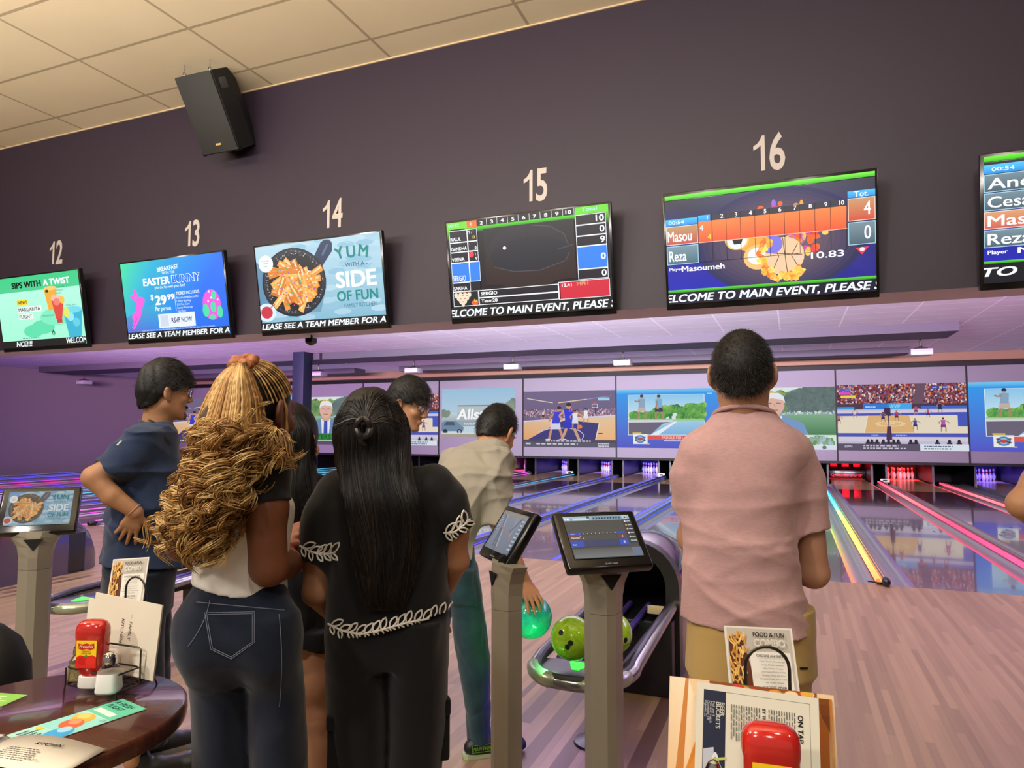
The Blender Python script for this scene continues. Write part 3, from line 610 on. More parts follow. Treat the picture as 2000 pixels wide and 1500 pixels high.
def pic_car(p):
    p.vgrad(0, 0, 1, 1, 'c8dce4', '9cc4e0'); p.vgrad(0, .25, 1, .5, '8c9aa4', 'c8d8dc')
    leaves(p, .86, 1, .5, [.1, .2, .22], ['8a9a8c', '78887c', '9aa898'], 60, 5, .08); leaves(p, 0, .1, .45, [.1, .05], ['7a8a7c', '8c9888'], 30, 6, .06)
    p.rect(.22, .30, .92, .52, 'a8b4bc'); p.rect(.22, .50, .66, .64, 'b8c4c8'); p.rect(.22, .63, .70, .655, '7c8a94'); p.rect(.0, .22, 1, .33, '9aa8b0')
    p.text('Allstate', .21, .36, .22, 'ffffff', .035, .12, fit=.62); p.text("YOU'RE IN G", .31, .25, .04, 'f4f8fa', .02)
    p.poly([(0, .12), (.30, .12), (.31, .20), (.26, .25), (.20, .33), (.06, .335), (0, .29)], '6e8ca4'); p.poly([(.03, .24), (.19, .24), (.17, .31), (.07, .315)], '46586c'); p.ell(.05, .11, .035, .055, '303840'); p.ell(.25, .11, .035, .055, '303840'); p.ell(.25, .11, .018, .03, 'a8b0b8')
    p.rect(0, 0, 1, .07, 'a8a090'); p.rect(0, .07, 1, .085, 'e8e4da')
X0, PM = -5.727, 3.5
MASK = {-6: 'basket', -5: 'boat', -4: 'golf0', -3: 'volley', -2: 'car', -1: 'basket', 0: 'boat', 1: 'golf1', 2: 'volley', 3: 'boat', 4: 'golf1'}
mlab = {-6: 'far wall screen at left end showing a basketball game, behind the curly hair', -5: 'far wall screen hidden behind the navy post and curly hair', -4: 'far wall screen with white haired man and green lettered sign, right of the navy post',
        -3: 'far wall screen with volleyball match behind the man with glasses', -2: 'far wall screen with parked car and big white insurance lettering', -1: 'far wall screen with large basketball players in blue, center',
        0: 'far wall screen with two men on a boat, left of the pink shirt', 1: 'far wall screen with white haired man and LIVE FROM strip beside the pink shirt', 2: 'far wall screen with full volleyball court and red crowd',
        3: 'far wall screen with two men on a boat, cut by the right edge', 4: 'far wall screen beyond the right edge'}
for k, kind in MASK.items():
    xa = X0+k*PM; t = thing('projection_screen', mlab[k], 'projection screen', (xa+PM/2, YM, 0.66), 'masking unit screens across the far wall')
    b = MB(); b.bx(xa+.05, xa+PM, YM, YM+.05, 0.68, 3.53); b.build('panel', M_PANEL, t, smooth=False)
    b = MB(); b.bx(xa, xa+.05, YM-.015, YM+.05, 0.66, 3.55); b.build('edge_strip', M_BLACK, t, smooth=False)
    b = MB(); b.bx(xa, xa+PM, YM-.01, YM+.2, 0.60, 0.68); b.build('lower_edge', M_BLACK, t, smooth=False)
    w, z0, h, ox = PM-.05, 1.02, 2.02, .05
    if kind == 'car': w, h, z0, ox = PM-.42, 1.86, 1.36, .15
    if kind.startswith('golf'): z0, h = 1.02, 1.98
    p = Pic(w, h, 0.0006)
    {'basket': pic_basket, 'boat': pic_boat, 'golf0': lambda q: pic_golf(q, 0), 'golf1': lambda q: pic_golf(q, 1), 'volley': pic_volley, 'car': pic_car}[kind](p)
    p.gain = 0.9; p.build('projected_picture', M_PROJ, t, (xa+ox, YM-.006, z0), (1, 0, 0), (0, 0, 1))

# ================================================================ television screens on the dark wall
M_TV = attr_mat('screen_glow', 1.15, rough=0.35, spec=0.2)
TVW, TVH, TVT = 1.253, 0.722, 0.18
def slab(p, s, x, y, h, fit, al='l'): p.text(s, x, y, h, 'eef6fa', .035, .22, al=al, fit=fit)
def tick(p, s, x0, fit, y1=.105):
    p.rect(0, 0, 1, y1, '141414'); slab(p, s, x0, .018, y1*.66, fit)
def fries(p, cx, cy, rx, ry, seed, n=34):
    rg = random.Random(seed)
    for i in range(n):
        a = rg.uniform(0, 6.28); q = math.sqrt(rg.uniform(0, 1))*.62; x, y = cx+rx*q*math.cos(a), cy+ry*q*math.sin(a)
        an = rg.gauss(-1.0, .9); L = rg.uniform(.30, .55); d = (math.cos(an)*rx*L, math.sin(an)*ry*L); c = rg.choice(['e8963c', 'f0a848', 'd8802c', 'f4b860', 'c8702a'])
        p.line([(x-d[0], y-d[1]), (x+d[0], y+d[1])], ry*.22, c); p.line([(x-d[0]*.9, y-d[1]*.9+ry*.03), (x+d[0]*.9, y+d[1]*.9+ry*.03)], ry*.07, 'f8d8a0', False)
    p.lay += 1
    for i in range(90):
        a = rg.uniform(0, 6.28); q = math.sqrt(rg.uniform(0, 1))*.75; p.ell(cx+rx*q*math.cos(a), cy+ry*q*math.sin(a), rx*.025, ry*.025, rg.choice(['fdf4e8', 'e83a50', '48b060', 'f8e0e8', '9a50c0']), 6, new=False)
def tv_fries(p, small=False):
    p.vgrad(0, 0, 1, 1, '7fb4cc', 'b4d4e2' if not small else '5a9ad8'); 
    rg = random.Random(2); p.lay += 1
    for i in range(60): x, y = rg.uniform(0, 1), rg.uniform(0, 1); p.ell(x, y, .07, .04, rg.choice(['a4cadc', '8cbcd2', 'acd0e0']), 9, new=False)
    p.poly([(0, .1), (.12, .1), (.10, .72), (0, .8)], '5c8cac'); p.poly([(.33, .1), (.50, .1), (.56, .40), (.53, .62)], '6c98b4')
    p.poly([(.46, .74), (.55, .97), (.635, .93), (.63, .84), (.54, .66)], '1e3454'); p.ell(.59, .93, .045, .06, '1e3454'); p.line([(.55, .8), (.60, .93)], .03, '48688c')
    p.ell(.30, .50, .265, .44, '101a2a'); p.ell(.30, .505, .25, .415, '2a2e38'); p.ell(.30, .50, .235, .385, '14161c'); rg = random.Random(8); p.lay += 1
    for i in range(160): a = rg.uniform(0, 6.28); q = rg.uniform(.86, .99); p.ell(.30+.245*q*math.cos(a), .505+.405*q*math.sin(a), .0035, .006, rg.choice(['d8e0e4', '8a9098', '5a606c']), 5, new=False)
    fries(p, .30, .48, .235, .385, 5, 40)
    p.ell(.085, .77, .062, .11, 'f4fafa')
    for i, s in enumerate(('FUNNEL', 'CAKE', 'FRIES')): p.text(s, .085, .80-i*.035, .018, '2a6a78', .01, al='c', xs=1.3)
    p.ell(.055, .14, .08, .12, 'd4e4ec'); p.ell(.055, .14, .05, .08, 'c83044'); p.line([(.06, .17), (.13, .24)], .01, 'b03040')
    for (ch, x, y, r) in (('Y', .665, .72, 14), ('U', .745, .735, 0), ('M', .83, .745, -12)): p.text(ch, x, y, .145, '2a8a88', .04, rot=r)
    p.text('- WITH A -', .80, .625, .05, '38687c', .015, al='c', xs=1.1); p.text('SIDE', .80, .375, .20, 'eaf6f8', .045, al='c', fit=.31); p.text('OF FUN', .80, .21, .125, '2a8a88', .035, al='c', fit=.315)
    p.text('FAMILY KITCHEN', .82, .125, .05, '48788c', .01, al='c', fit=.25)
def tv_bunny(p):
    p.poly([(0, 0), (.5, 0), (1, 0), (1, 1), (.5, 1), (0, 1)], ['5a58d8', '1c70e8', '1a68e0', '2a70f0', '28a0e0', '46d8a0']); p.poly([(0, .3), (.30, .45), (.36, 1), (0, 1)], ['3ab8d0', '2a98e0', '2ab0d8', '4ae0a0'])
    p.text('BREAKFAST', .475, .855, .055, 'f0f8ff', .035, al='c', fit=.21, rot=3); p.text('WITH THE', .475, .81, .032, 'e0f0ff', .02, al='c'); p.text('EASTER', .215, .685, .095, 'f4faff', .055, fit=.27); p.text('BUNNY', .50, .685, .105, 'f4faff', .055, fit=.275); p.text('BUNNY', .506, .692, .09, '1c70e8', .022, fit=.262)
    p.text('Join the fun with your fam!', .475, .635, .035, 'e8f4ff', .01, al='c', fit=.30)
    p.text('$', .275, .50, .07, 'f8fcff', .04); p.text('29', .315, .43, .12, 'f8fcff', .05, fit=.115); p.text('99', .44, .485, .07, 'f8fcff', .05, fit=.07); p.text('Per person', .31, .355, .055, 'f0f8ff', .012, fit=.155)
    p.line([(.515, .335), (.515, .56)], .006, 'dff0ff'); p.text('TICKET INCLUDES', .53, .535, .038, 'f4faff', .025, fit=.225)
    for i, s in enumerate(('Pancake breakfast buffet', '1 Hour Bowling', '$10 Fun Card', 'Bunny Photo Op', 'Egg Hunt')): p.text(s, .53, .485-i*.042, .026, 'e4f2ff', .006)
    p.rect(.33, .13, .69, .31, 'dfe9f8'); p.rect(.35, .15, .43, .29, 'c8d2e4'); p.text('RSVP NOW', .56, .19, .062, '2a3060', .02, al='c', fit=.20)
    p.ell(.86, .375, .085, .19, 'e858d8'); 
    for (x, y, rx, ry) in ((.885, .49, .022, .055), (.80, .31, .03, .08), (.872, .345, .026, .065), (.93, .28, .026, .075), (.855, .225, .03, .03)): p.ell(x, y, rx, ry, '4ad8a8')
    for (x, y) in ((.845, .54), (.83, .42), (.92, .43), (.86, .46)): p.ell(x, y, .008, .014, 'f8f0ff', 8)
    p.text('Tickets sold online for each group. Reservations available up to 2 days prior to the event. Bunny will make appearance.', .15, .105, .018, 'cfe0ff', 0, fit=.72)
    B = 'f060d8'; p.poly([(.05, .16), (.075, .14), (.155, .30), (.185, .42), (.205, .47), (.20, .53), (.165, .56), (.13, .53), (.12, .43), (.095, .30)], B); p.ell(.175, .50, .038, .05, B); p.ell(.125, .60, .018, .065, B, rot=.5); p.ell(.10, .545, .016, .06, B, rot=.95); p.ell(.10, .30, .035, .06, B); p.line([(.06, .16), (.12, .29)], .006, 'a838b0')
    tick(p, 'LEASE SEE A TEAM MEMBER FOR A', .0, 1.0, .10)
def tv_sips(p):
    p.vgrad(0, 0, 1, 1, '9cf0cc', 'b4f4dc'); p.vgrad(0, .80, 1, 1, '48c88c', '3cc882'); p.poly([(.0, .79), (1, .79), (1, .83), (0, .80)], '48c88c')
    p.ell(.52, .27, .14, .10, '5cd8a8'); p.ell(.70, .40, .20, .12, '7ce4ba'); p.ell(.40, .22, .12, .09, '5cd8a8')
    p.text('SIPS WITH', .20, .84, .085, '0c1410', .06, fit=.36); p.text('A TWIST', .585, .84, .085, 'f4fffa', .06, fit=.31)
    p.rect(.24, .60, .375, .675, 'f0d020'); p.text('NEW!', .25, .615, .045, '2a2a10', .025, fit=.11); p.rect(.24, .495, .53, .575, 'e4ece4'); p.text('MARGARITA', .25, .51, .048, '142a38', .02, fit=.265); p.rect(.24, .395, .42, .475, 'e4ece4'); p.text('FLIGHT', .25, .41, .048, '142a38', .02, fit=.155)
    for (s, x, y) in (('PINEAPPLE', .73, .785), ('PASSION', .73, .745), ('FRUIT', .73, .705), ('CLASSIC BLUE', .81, .53), ('WATERMELON', .53, .41)): p.text(s, x, y, .022, '2a6a58', .006, xs=1.15)
    p.poly([(.585, .79), (.735, .80), (.715, .49), (.615, .49)], 'e8a83c'); p.ell(.66, .795, .075, .03, 'f4c868'); p.ell(.62, .76, .02, .02, '3a3020'); p.ell(.69, .65, .03, .06, 'f0c060')
    p.poly([(.66, .64), (.81, .65), (.76, .36), (.69, .36)], 'd8483c'); p.ell(.735, .645, .078, .04, 'f0b8a8'); p.ell(.72, .60, .04, .05, 'e88070'); p.ell(.785, .62, .03, .05, 'f0c048'); p.rect(.70, .31, .76, .36, 'c04038')
    p.poly([(.78, .47), (1.0, .48), (.96, .10), (.82, .10)], '38b0cc'); p.ell(.89, .475, .11, .045, '70d4e4'); p.ell(.86, .38, .04, .06, '90e0ec'); p.ell(.92, .30, .04, .06, '60c8dc'); p.ell(.82, .44, .035, .07, 'd8e060')
    p.text('A', .63, .20, .03, '1a4a3c'); p.ell(.64, .175, .018, .035, '1a5a48'); p.ell(.64, .165, .01, .025, '7ce4ba'); p.greek(.26, .115, .60, .14, 1, '3a8a70', .4)
    p.rect(0, 0, 1, .10, '141414'); slab(p, 'NCE!!!!', .17, .012, .075, .20); slab(p, 'WELCOM', .77, .02, .075, .245)
def tv_score(p):
    p.rect(0, 0, 1, 1, '100e18'); p.vgrad(.12, .88, .86, .935, '101018', '50d810'); p.rect(0, .93, .135, 1, '70d830'); p.vgrad(0, .82, .02, .93, '102010', '60d020'); p.vgrad(.97, .82, 1, .93, '101020', '60d020'); p.rect(.81, .93, 1, 1, '68d828')
    p.text('00:53', .012, .955, .03, 'c8f0f0', .01, xs=1.3); p.text('Total', .845, .955, .035, 'b8e8f0', .01, xs=1.5)
    p.rect(.135, .93, .20, 1, 'e8702c'); p.text('1', .16, .948, .035, 'ffffff', .03)
    for i in range(2, 11): x = .20+(i-2)*.0675; p.rect(x, .935, x+.062, .995, '0c0c14'); p.rect(x+.0635, .935, x+.066, 1, 'f0f4f8'); p.text(str(i), x+.031, .948, .035, 'ffffff', .03, al='c', xs=1.5)
    p.vgrad(.24, .32, .80, .90, '2a1614', '1c1c24'); p.ell(.51, .57, .265, .33, '2c1a18', 40); p.ell(.51, .66, .255, .235, '22222c', 40); p.ell(.52, .60, .245, .17, '1a1c28', 36); p.line([(.30, .50), (.42, .44), (.58, .43), (.74, .50), (.765, .58)], .008, '4a4650'); p.line([(.55, .88), (.66, .85), (.74, .76), (.76, .66)], .006, '4c4c58'); p.line([(.70, .62), (.79, .65)], .012, '3c3c48'); p.ell(.37, .685, .011, .017, 'ffffff', 12)
    y = [.915, .79, .69, .58, .375, .28]
    for i, nme in enumerate(('RAUL', 'GANDHA', 'VEENA', 'SERGIO', 'SARIHA')):
        p.rect(.015, y[i+1], .20, y[i], '2a80e8' if i == 3 else '14121e'); p.frame(.015, y[i+1], .135, y[i], .006, 'eef2f8'); 
        if i < 4: p.frame(.135, y[i+1], .20 if i < 3 else .205, y[i], .006, 'eef2f8')
        p.text(nme, .022, y[i+1]+.018, .036 if i != 3 else .055, 'f4f8fc', .03 if i != 3 else .01, fit=(.07, .105, .085, .085, .09)[i])
    p.text('9 /', .145, .87, .03, 'ffffff', .02); p.text('10', .165, .815, .03, 'f0e060', .02); p.text('-  -', .145, .755, .02, 'ffffff', .02); p.text('0', .18, .705, .03, 'ffffff', .02); p.ell(.155, .655, .017, .03, 'e84048'); p.text('1', .18, .64, .03, 'ffffff', .02); p.text('9', .18, .595, .03, 'ffffff', .02)
    y = [.925, .825, .72, .62, .40, .30]
    for i, s in enumerate(('10', '0', '9', '0', '0')): p.rect(.81, y[i+1], .985, y[i], '2a80e8' if i == 3 else '14121e'); p.frame(.81, y[i+1], .985, y[i], .006, 'eef2f8'); p.text(s, .975, (y[i]+y[i+1])/2-.028, .06, 'f4f8fc', .03, al='r', xs=1.2)
    p.rect(.015, .125, .69, .28, '16141e'); p.frame(.185, .20, .69, .28, .007, 'f0f4f8'); p.frame(.185, .125, .69, .20, .007, 'f0f4f8'); p.frame(.015, .125, .185, .28, .006, 'f0f4f8'); p.text('SERGIO', .20, .225, .033, 'ffffff', .03, xs=1.2); p.text('Team28', .20, .15, .033, 'ffffff', .03, xs=1.2)
    p.rect(.70, .125, .985, .29, 'd0243a'); p.frame(.69, .12, .99, .295, .006, 'f0f4f8'); p.text('13.41', .71, .245, .03, 'ffffff', .03, xs=1.3); p.text('MPH', .80, .245, .035, 'f0a878', .01, xs=1.2)
    for r in range(4):
        for q in range(4-r): x, yy = .035+.03*q+.015*r, .245-.032*r; p.ell(x, yy, .012, .03, 'e8dcc0', 10); p.ell(x, yy+.032, .006, .012, 'e8dcc0', 8); p.rect(x-.006, yy+.02, x+.006, yy+.027, 'c84040')
    p.ell(.158, .155, .022, .024, 'f06028'); p.text('1st', .155, .165, .028, 'f0e040', .02)
    tick(p, 'ELCOME TO MAIN EVENT, PLEASE S', -.015, 1.04, .115)
def tv_fire(p, k=0):
    p.poly([(0, .10), (1, .10), (1, .95), (.5, .95), (0, .95)], ['2024b8', '20208c', '30303c', '46486a', '2c2c38']); [p.ell(.56, .50, .40-.028*i, .46-.03*i, (np.array(hx('2c2c58'))*(1-i/9)+np.array(hx('6e5a66'))*i/9), 36) for i in range(10)]
    rg = random.Random(12); p.lay += 1
    for i in range(150): a = rg.uniform(0, 6.28); r = rg.uniform(.05, .19); p.ell(.57+r*math.cos(a)*1.1, .56+r*1.5*math.sin(a), .022*rg.uniform(.4, 1), .05*rg.uniform(.4, 1), rg.choice(['f8a840', 'f06830', 'f8d060', 'e04a48', 'c050a0', '9a68d8']), 9, new=False)
    p.ell(.45, .50, .075, .10, 'f0a848'); p.ell(.46, .37, .07, .11, 'f4c078'); p.ell(.455, .38, .045, .075, 'f4f4ee'); p.ell(.36, .54, .06, .09, 'f8c868'); p.ell(.36, .54, .05, .08, 'eef2f0'); p.poly([(.335, .55), (.36, .59), (.39, .55), (.38, .50), (.345, .50)], '2a2a30')
    p.ell(.585, .36, .095, .165, 'f0c8a0'); p.line([(.50, .40), (.67, .36)], .006, '5a3828'); p.line([(.58, .52), (.60, .20)], .006, '5a3828'); p.line([(.53, .50), (.56, .36), (.53, .24)], .006, '5a3828'); p.line([(.65, .46), (.62, .36), (.65, .26)], .006, '5a3828'); p.ell(.53, .47, .05, .08, '8078e0')
    p.lay += 1
    for i in range(70): a = rg.uniform(2.2, 5.6); r = rg.uniform(.9, 1.25); p.ell(.585+.10*r*math.cos(a), .36+.175*r*math.sin(a), .018*rg.uniform(.4, 1), .035*rg.uniform(.4, 1), rg.choice(['f8a840', 'f8c850', 'f07838', 'f8e070']), 8, new=False)
    p.vgrad(0, .955, 1, .995, '3ab818', '78f040')
    if k == 0:
        p.vgrad(0, .72, .165, .78, '2a90e0', '48c0f8'); p.text('00:54', .015, .735, .03, 'f0fcff', .01, xs=1.5)
        p.vgrad(.168, .735, .23, .79, '2a90e0', '48c0f8'); p.text('1', .215, .748, .03, 'f0fcff', .02)
        for i in range(2, 11): p.rect(.168+(i-1)*.0705, .735, .168+i*.0705-.002, .79, '3a3844'); p.text(str(i), .168+i*.0705-.02, .748, .036, 'ffffff', .025, al='c')
        p.vgrad(.168, .545, .875, .735, 'f05a38', 'f88848'); p.vgrad(0, .545, .165, .715, 'c05048', 'c09868'); p.vgrad(0, .365, .165, .535, '4a6a78', '7a98a4'); p.frame(0, .365, .165, .535, .006, 'a8d8e8'); p.frame(0, .545, .165, .715, .006, 'f0e0d8')
        p.poly([(.168, .37), (.875, .37), (.875, .545), (.168, .545)], '505c64' ) if False else None
        p.lay += 1
        for i in range(0, 11): p.line([(.168+i*.0705, .37), (.168+i*.0705, .79)], .004, '14141a', False)
        p.line([(.168, .37), (.875, .37)], .004, '14141a'); p.line([(.168, .545), (.875, .545)], .006, 'f8c0a0')
        p.text('Masou', .008, .575, .095, 'ffffff', .015, fit=.125); p.text('Reza', .012, .395, .095, 'ffffff', .015, fit=.09); p.text('4', .176, .655, .045, 'd8f4ff', .01); p.text('4', .215, .57, .045, 'f8e050', .01)
        p.vgrad(.88, .795, 1, .85, '2a90e0', '48c0f8'); p.text('Tot.', .94, .80, .045, 'e8f8ff', .02, al='c'); p.vgrad(.88, .60, 1, .79, 'd04a38', 'c89868'); p.frame(.88, .60, 1, .79, .006, 'f0d8c8'); p.vgrad(.88, .40, 1, .59, '48606c', '7a909c'); p.frame(.88, .40, 1, .59, .006, 'a8d8e8')
        p.text('4', .965, .645, .11, 'ffffff', .01, al='c', xs=.7); p.text('0', .965, .445, .11, 'ffffff', .01, al='c', xs=.7)
        p.text('Player', .01, .31, .025, 'ffffff', .02, xs=1.4); p.text('Masoumeh', .075, .295, .05, 'ffffff', .03, fit=.22); p.text('m.p.h.', .63, .32, .025, 'd0d4e0', .01); p.text('10.83', .71, .315, .055, 'f0f4fc', .02, fit=.15); p.poly([(.91, .375), (.97, .38), (.94, .315)], 'e04048'); p.ell(.94, .36, .012, .018, 'f8e0e0', 10)
        p.vgrad(0, .105, 1, .13, '28901c', '60d838'); p.rect(0, 0, 1, .105, '14142a'); slab(p, 'ELCOME TO MAIN EVENT, PLEASE S', -.015, .018, .07, 1.04)
    else:
        p.vgrad(0, .86, 1, .93, '2a90e0', '58c8f8'); p.text('00:54', .03, .878, .03, 'f0fcff', .01, xs=1.6)
        for i, s in enumerate(('Andres', 'Cesar', 'Masou', 'Reza')):
            y1 = .855-i*.145; p.vgrad(0, y1-.138, .6, y1, *(('485c68', '78909a') if i != 2 else ('d05a50', 'd8a070'))); p.frame(0, y1-.138, .6, y1, .006, 'a8d0e0' if i != 2 else 'f0d8d0'); p.text(s, .015, y1-.115, .085, 'ffffff', .015, fit=(.30, .20, .25, .17)[i])
        p.text('Player', .015, .23, .03, 'ffffff', .02, xs=1.3); p.text('Masoumeh', .13, .225, .045, 'ffffff', .03, fit=.36); p.vgrad(0, .155, 1, .175, '28901c', '60d838'); p.rect(0, 0, 1, .155, '14141c'); slab(p, 'TO MAIN EVENT, PLEASE SEE', -.02, .055, .07, 1.3)
TVS = {12: (-7.076, tv_sips, 'wall television with SIPS WITH A TWIST drinks advert, at left edge under number 12'), 13: (-5.238, tv_bunny, 'wall television with blue EASTER BUNNY breakfast advert under number 13'),
       14: (-3.617, tv_fries, 'wall television with pan of fries and YUM WITH A SIDE OF FUN under number 14'), 15: (-1.768, tv_score, 'wall television with five player black and green score sheet under number 15'),
       16: (-0.127, tv_fire, 'wall television with flaming balls and two player orange score under number 16'), 17: (1.68, lambda p: tv_fire(p, 1), 'wall television listing four names, cut off at the right edge')}
ct, st = math.cos(TVT), math.sin(TVT)
TVUP = np.array([0, -st, ct]); TVN = np.array([0, -ct, -st])
def tv_R(): return np.array([[1, 0, 0], [0, -TVN[1], TVUP[1]], [0, -TVN[2], TVUP[2]]])
for n, (x, fn, lab) in TVS.items():
    base = np.array([x, YW-0.08, 2.432]); t = thing('wall_television', lab, 'television', base, 'televisions in a row on the dark wall')
    c = base+TVUP*(TVH/2-.012)-TVN*0.022
    b = MB(); b.box(c, (TVW+.035, .045, TVH+.055), 0, tv_R(), .006); b.build('case', M_GLOSSBLACK, t)
    c2 = c-TVN*0.05; b = MB(); b.box(c2, (TVW*.7, .06, TVH*.7), 0, tv_R(), .02); b.build('back_cover', M_BLACK, t)
    b = MB(); b.bx(x-.2, x+.2, YW-.03, YW, 2.62, 2.98); b.tube([(x-.12, YW-.02, 2.9), (x-.12, c2[1]+.01, c2[2]+.05)], .018, 8); b.tube([(x+.12, YW-.02, 2.9), (x+.12, c2[1]+.01, c2[2]+.05)], .018, 8); b.build('wall_bracket', M_BLACK, t)
    p = Pic(TVW, TVH, 0.00012)
    if n == 14: p.sub = (0, .095, 1, 1)
    fn(p)
    if n == 14: p.sub = (0, 0, 1, 1); tick(p, 'LEASE SEE A TEAM MEMBER FOR A', .0, 1.0, .10)
    p.build('screen_picture', M_TV, t, base-np.array([TVW/2, 0, 0])+TVN*.0015, (1, 0, 0), TVUP)
# lane numbers fixed to the wall above each television
M_NUM = mat('number_vinyl', 'a69b93', 0.5)
for n, x in {12: -7.079, 13: -5.191, 14: -3.597, 15: -1.751, 16: -.097}.items():
    V, Fc = glyphs(str(n)[1], .018); s = .245/.70
    one = np.array([(.17, 0), (.265, 0), (.265, .69), (.20, .69), (.16, .61), (.09, .54), (0, .50), (0, .415), (.10, .45), (.17, .50)]); off = .265+.10-V[:, 0].min()*.78
    V2 = np.concatenate([one, np.c_[V[:, 0]*.78+off, V[:, 1]]]); Fc = [tuple(range(10))]+[tuple(i+10 for i in f) for f in Fc]; V2[:, 0] -= V2[:, 0].max()/2
    P = np.c_[V2[:, 0]*s*.78, np.zeros(len(V2)), V2[:, 1]*s]
    b = MB(); k = len(P); z0 = 3.305
    fr = P+np.array([x, YW-.004, z0]); bk = P+np.array([x, YW-.0005, z0])
    b.add(fr, Fc); me = b.build('lane_number', M_NUM, None, org=(x, YW, z0), smooth=False)
    sm = me.modifiers.new('thick', 'SOLIDIFY'); sm.thickness = .003; sm.offset = -1
    tag(me, 'pale vinyl lane number %d on the dark wall' % n, 'number sign', 'lane numbers above the televisions')
# ================================================================ fittings and furniture
def Rm(yaw, tilt, roll=0.0):
    rx = np.array([math.cos(yaw), math.sin(yaw), 0]); nn = np.array([math.sin(yaw), -math.cos(yaw), 0])
    up = np.array([0, 0, 1.])*math.cos(tilt)+nn*math.sin(tilt); n = nn*math.cos(tilt)-np.array([0, 0, 1.])*math.sin(tilt)
    c, s = math.cos(roll), math.sin(roll)
    return rx*c+up*s, -rx*s+up*c, n
M_SILV = mat('brushed_taupe', '938d7e', 0.4, metal=0.3, bump=0.02, bscale=200)
M_STEEL = mat('steel_wire', '4a4640', 0.3, metal=0.9); M_CHROME = mat('chrome', 'c8c6c2', 0.12, metal=1.0)
M_PRINT = attr_mat('print_ink', None, 0.32, 0.4); M_LCD = attr_mat('tablet_glow', 0.95, 0.2, 0.5)

# loudspeaker hung from the ceiling on two wires
rx, up, n = Rm(0.074, 0.574, 0.028); c = np.array([-4.615, 4.375, 4.30])
Rs = np.array([rx, -n, up]).T
t = thing('loudspeaker', 'black loudspeaker tilted down, hung from the ceiling on wires', 'loudspeaker', c+np.array([0, .0, -.30]))
wS, hS, dS = .385, .65, .36
def trap(f0, f1, b0, b1): return None
b = MB(); pts = [(-wS/2, 0), (wS/2, 0), (wS/2, .22), (wS*.36, dS), (-wS*.36, dS), (-wS/2, .22)]
for z in (-hS/2,): b.prism([c+rx*p[0]-n*p[1]+up*z for p in pts], up*hS)
b.build('cabinet', mat('speaker_vinyl', '0f0f11', .55, bump=.1, bscale=120), t, smooth=False)
b = MB(); b.box(c+n*.008, (wS-.012, .018, hS-.012), 0, Rs, .006); b.build('grille', mat('speaker_grille', '1a1916', .7, bump=.3, bscale=400), t)
b = MB(); b.box(c+n*.020+up*(-hS/2+.075)+rx*.01, (.055, .004, .016), 0, Rs); b.build('badge', mat('badge_brass', 'd8b070', .4, metal=.6), t)
b = MB(); hp = c+rx*(wS/2-.012)-n*.10+up*(hS/2-.11); b.box(hp, (.03, .10, .09), 0, Rs, .008); b.build('handle', mat('handle_grey', '3a3a3e', .4), t)
for q in (c-rx*.13+up*(hS/2)-n*.06, c+rx*.14+up*(hS/2)-n*.06):
    b = MB(); b.tube([q, (q[0]+.005, q[1]-.02, ZT-.001)], .003, 6, 0); e = b.build('hanging_wire', M_STEEL, t)
    b = MB(); a = np.linspace(0, 2*math.pi, 13)[:-1]; b.tube([q+rx*.014*math.cos(z)+up*(.012+.014*math.sin(z)) for z in a], .003, 6, closed=True); b.build('eye_bolt', M_CHROME, t)
b = MB(); 
for s in (-1, 1): b.box(c+rx*s*(wS/2-.015)+up*(-hS/2+.01)-n*.01, (.035, .05, .03), 0, Rs, .006)
b.build('corner_guard', M_GLOSSBLACK, t)

# projectors on poles
M_PROJW = mat('projector_white', 'a49fa6', .4)
words = ['white ceiling projector at far left against the mauve wall', 'white ceiling projector just right of the navy post', 'white ceiling projector above the glasses man', 'white ceiling projector above the bowler', 'white ceiling projector between bowler and man in pink', 'white ceiling projector at far right, largest in view']
for (x, lab) in zip((-25.4, -14.34, -10.77, -7.47, -4.23, 2.84), words):
    y, z = 18.5, 3.44; t = thing('ceiling_projector', lab, 'projector', (x, y, z), 'projectors hanging over the lanes')
    b = MB(); b.box((x, y, z), (.46, .36, .15), bev=.02); b.build('body', M_PROJW, t)
    b = MB(); b.box((x, y-.181, z-.02), (.40, .006, .07), bev=.002); b.build('front_panel', mat('projector_face', 'c8c2c6', .3), t)
    b = MB(); b.lathe((x+.1, y+.18, z), [(.05, 0), (.045, .05)], ax=(0, 1, 0), n=14); b.build('lens', M_GLOSSBLACK, t)
    b = MB(); b.box((x, y, z+.09), (.26, .22, .03), bev=.008); b.box((x, y, z+.12), (.08, .08, .05), bev=.01); b.build('mount_plate', M_BLACK, t)
    b = MB(); b.tube([(x, y, z+.14), (x, y, ZC)], .022, 10); b.lathe((x, y, ZC-.012), [(.06, 0), (.06, .012)], n=16); b.build('pole', M_STEEL, t)
# small black sensor hanging under the bulkhead
x, y, z = -3.98, 5.02, 2.36
t = thing('hanging_sensor', 'small black camera pod hanging under the dark wall below the fries screen', 'camera', (x, y, z))
b = MB(); b.loft([[(x+q*sx, y+q*sy, zz) for sx, sy in ((-1, -1), (1, -1), (1, 1), (-1, 1))] for zz, q in ((2.335, .008), (2.355, .03), (2.362, .036), (2.40, .036), (2.402, .032))]); b.build('pod', M_GLOSSBLACK, t, smooth=False)
b = MB(); b.tube([(x, y, 2.40), (x, y, ZB)], .005, 6); b.tube([(x+.02, y, 2.40), (x+.012, y, 2.42), (x, y, ZB)], .002, 5); b.build('cord', M_BLACK, t)

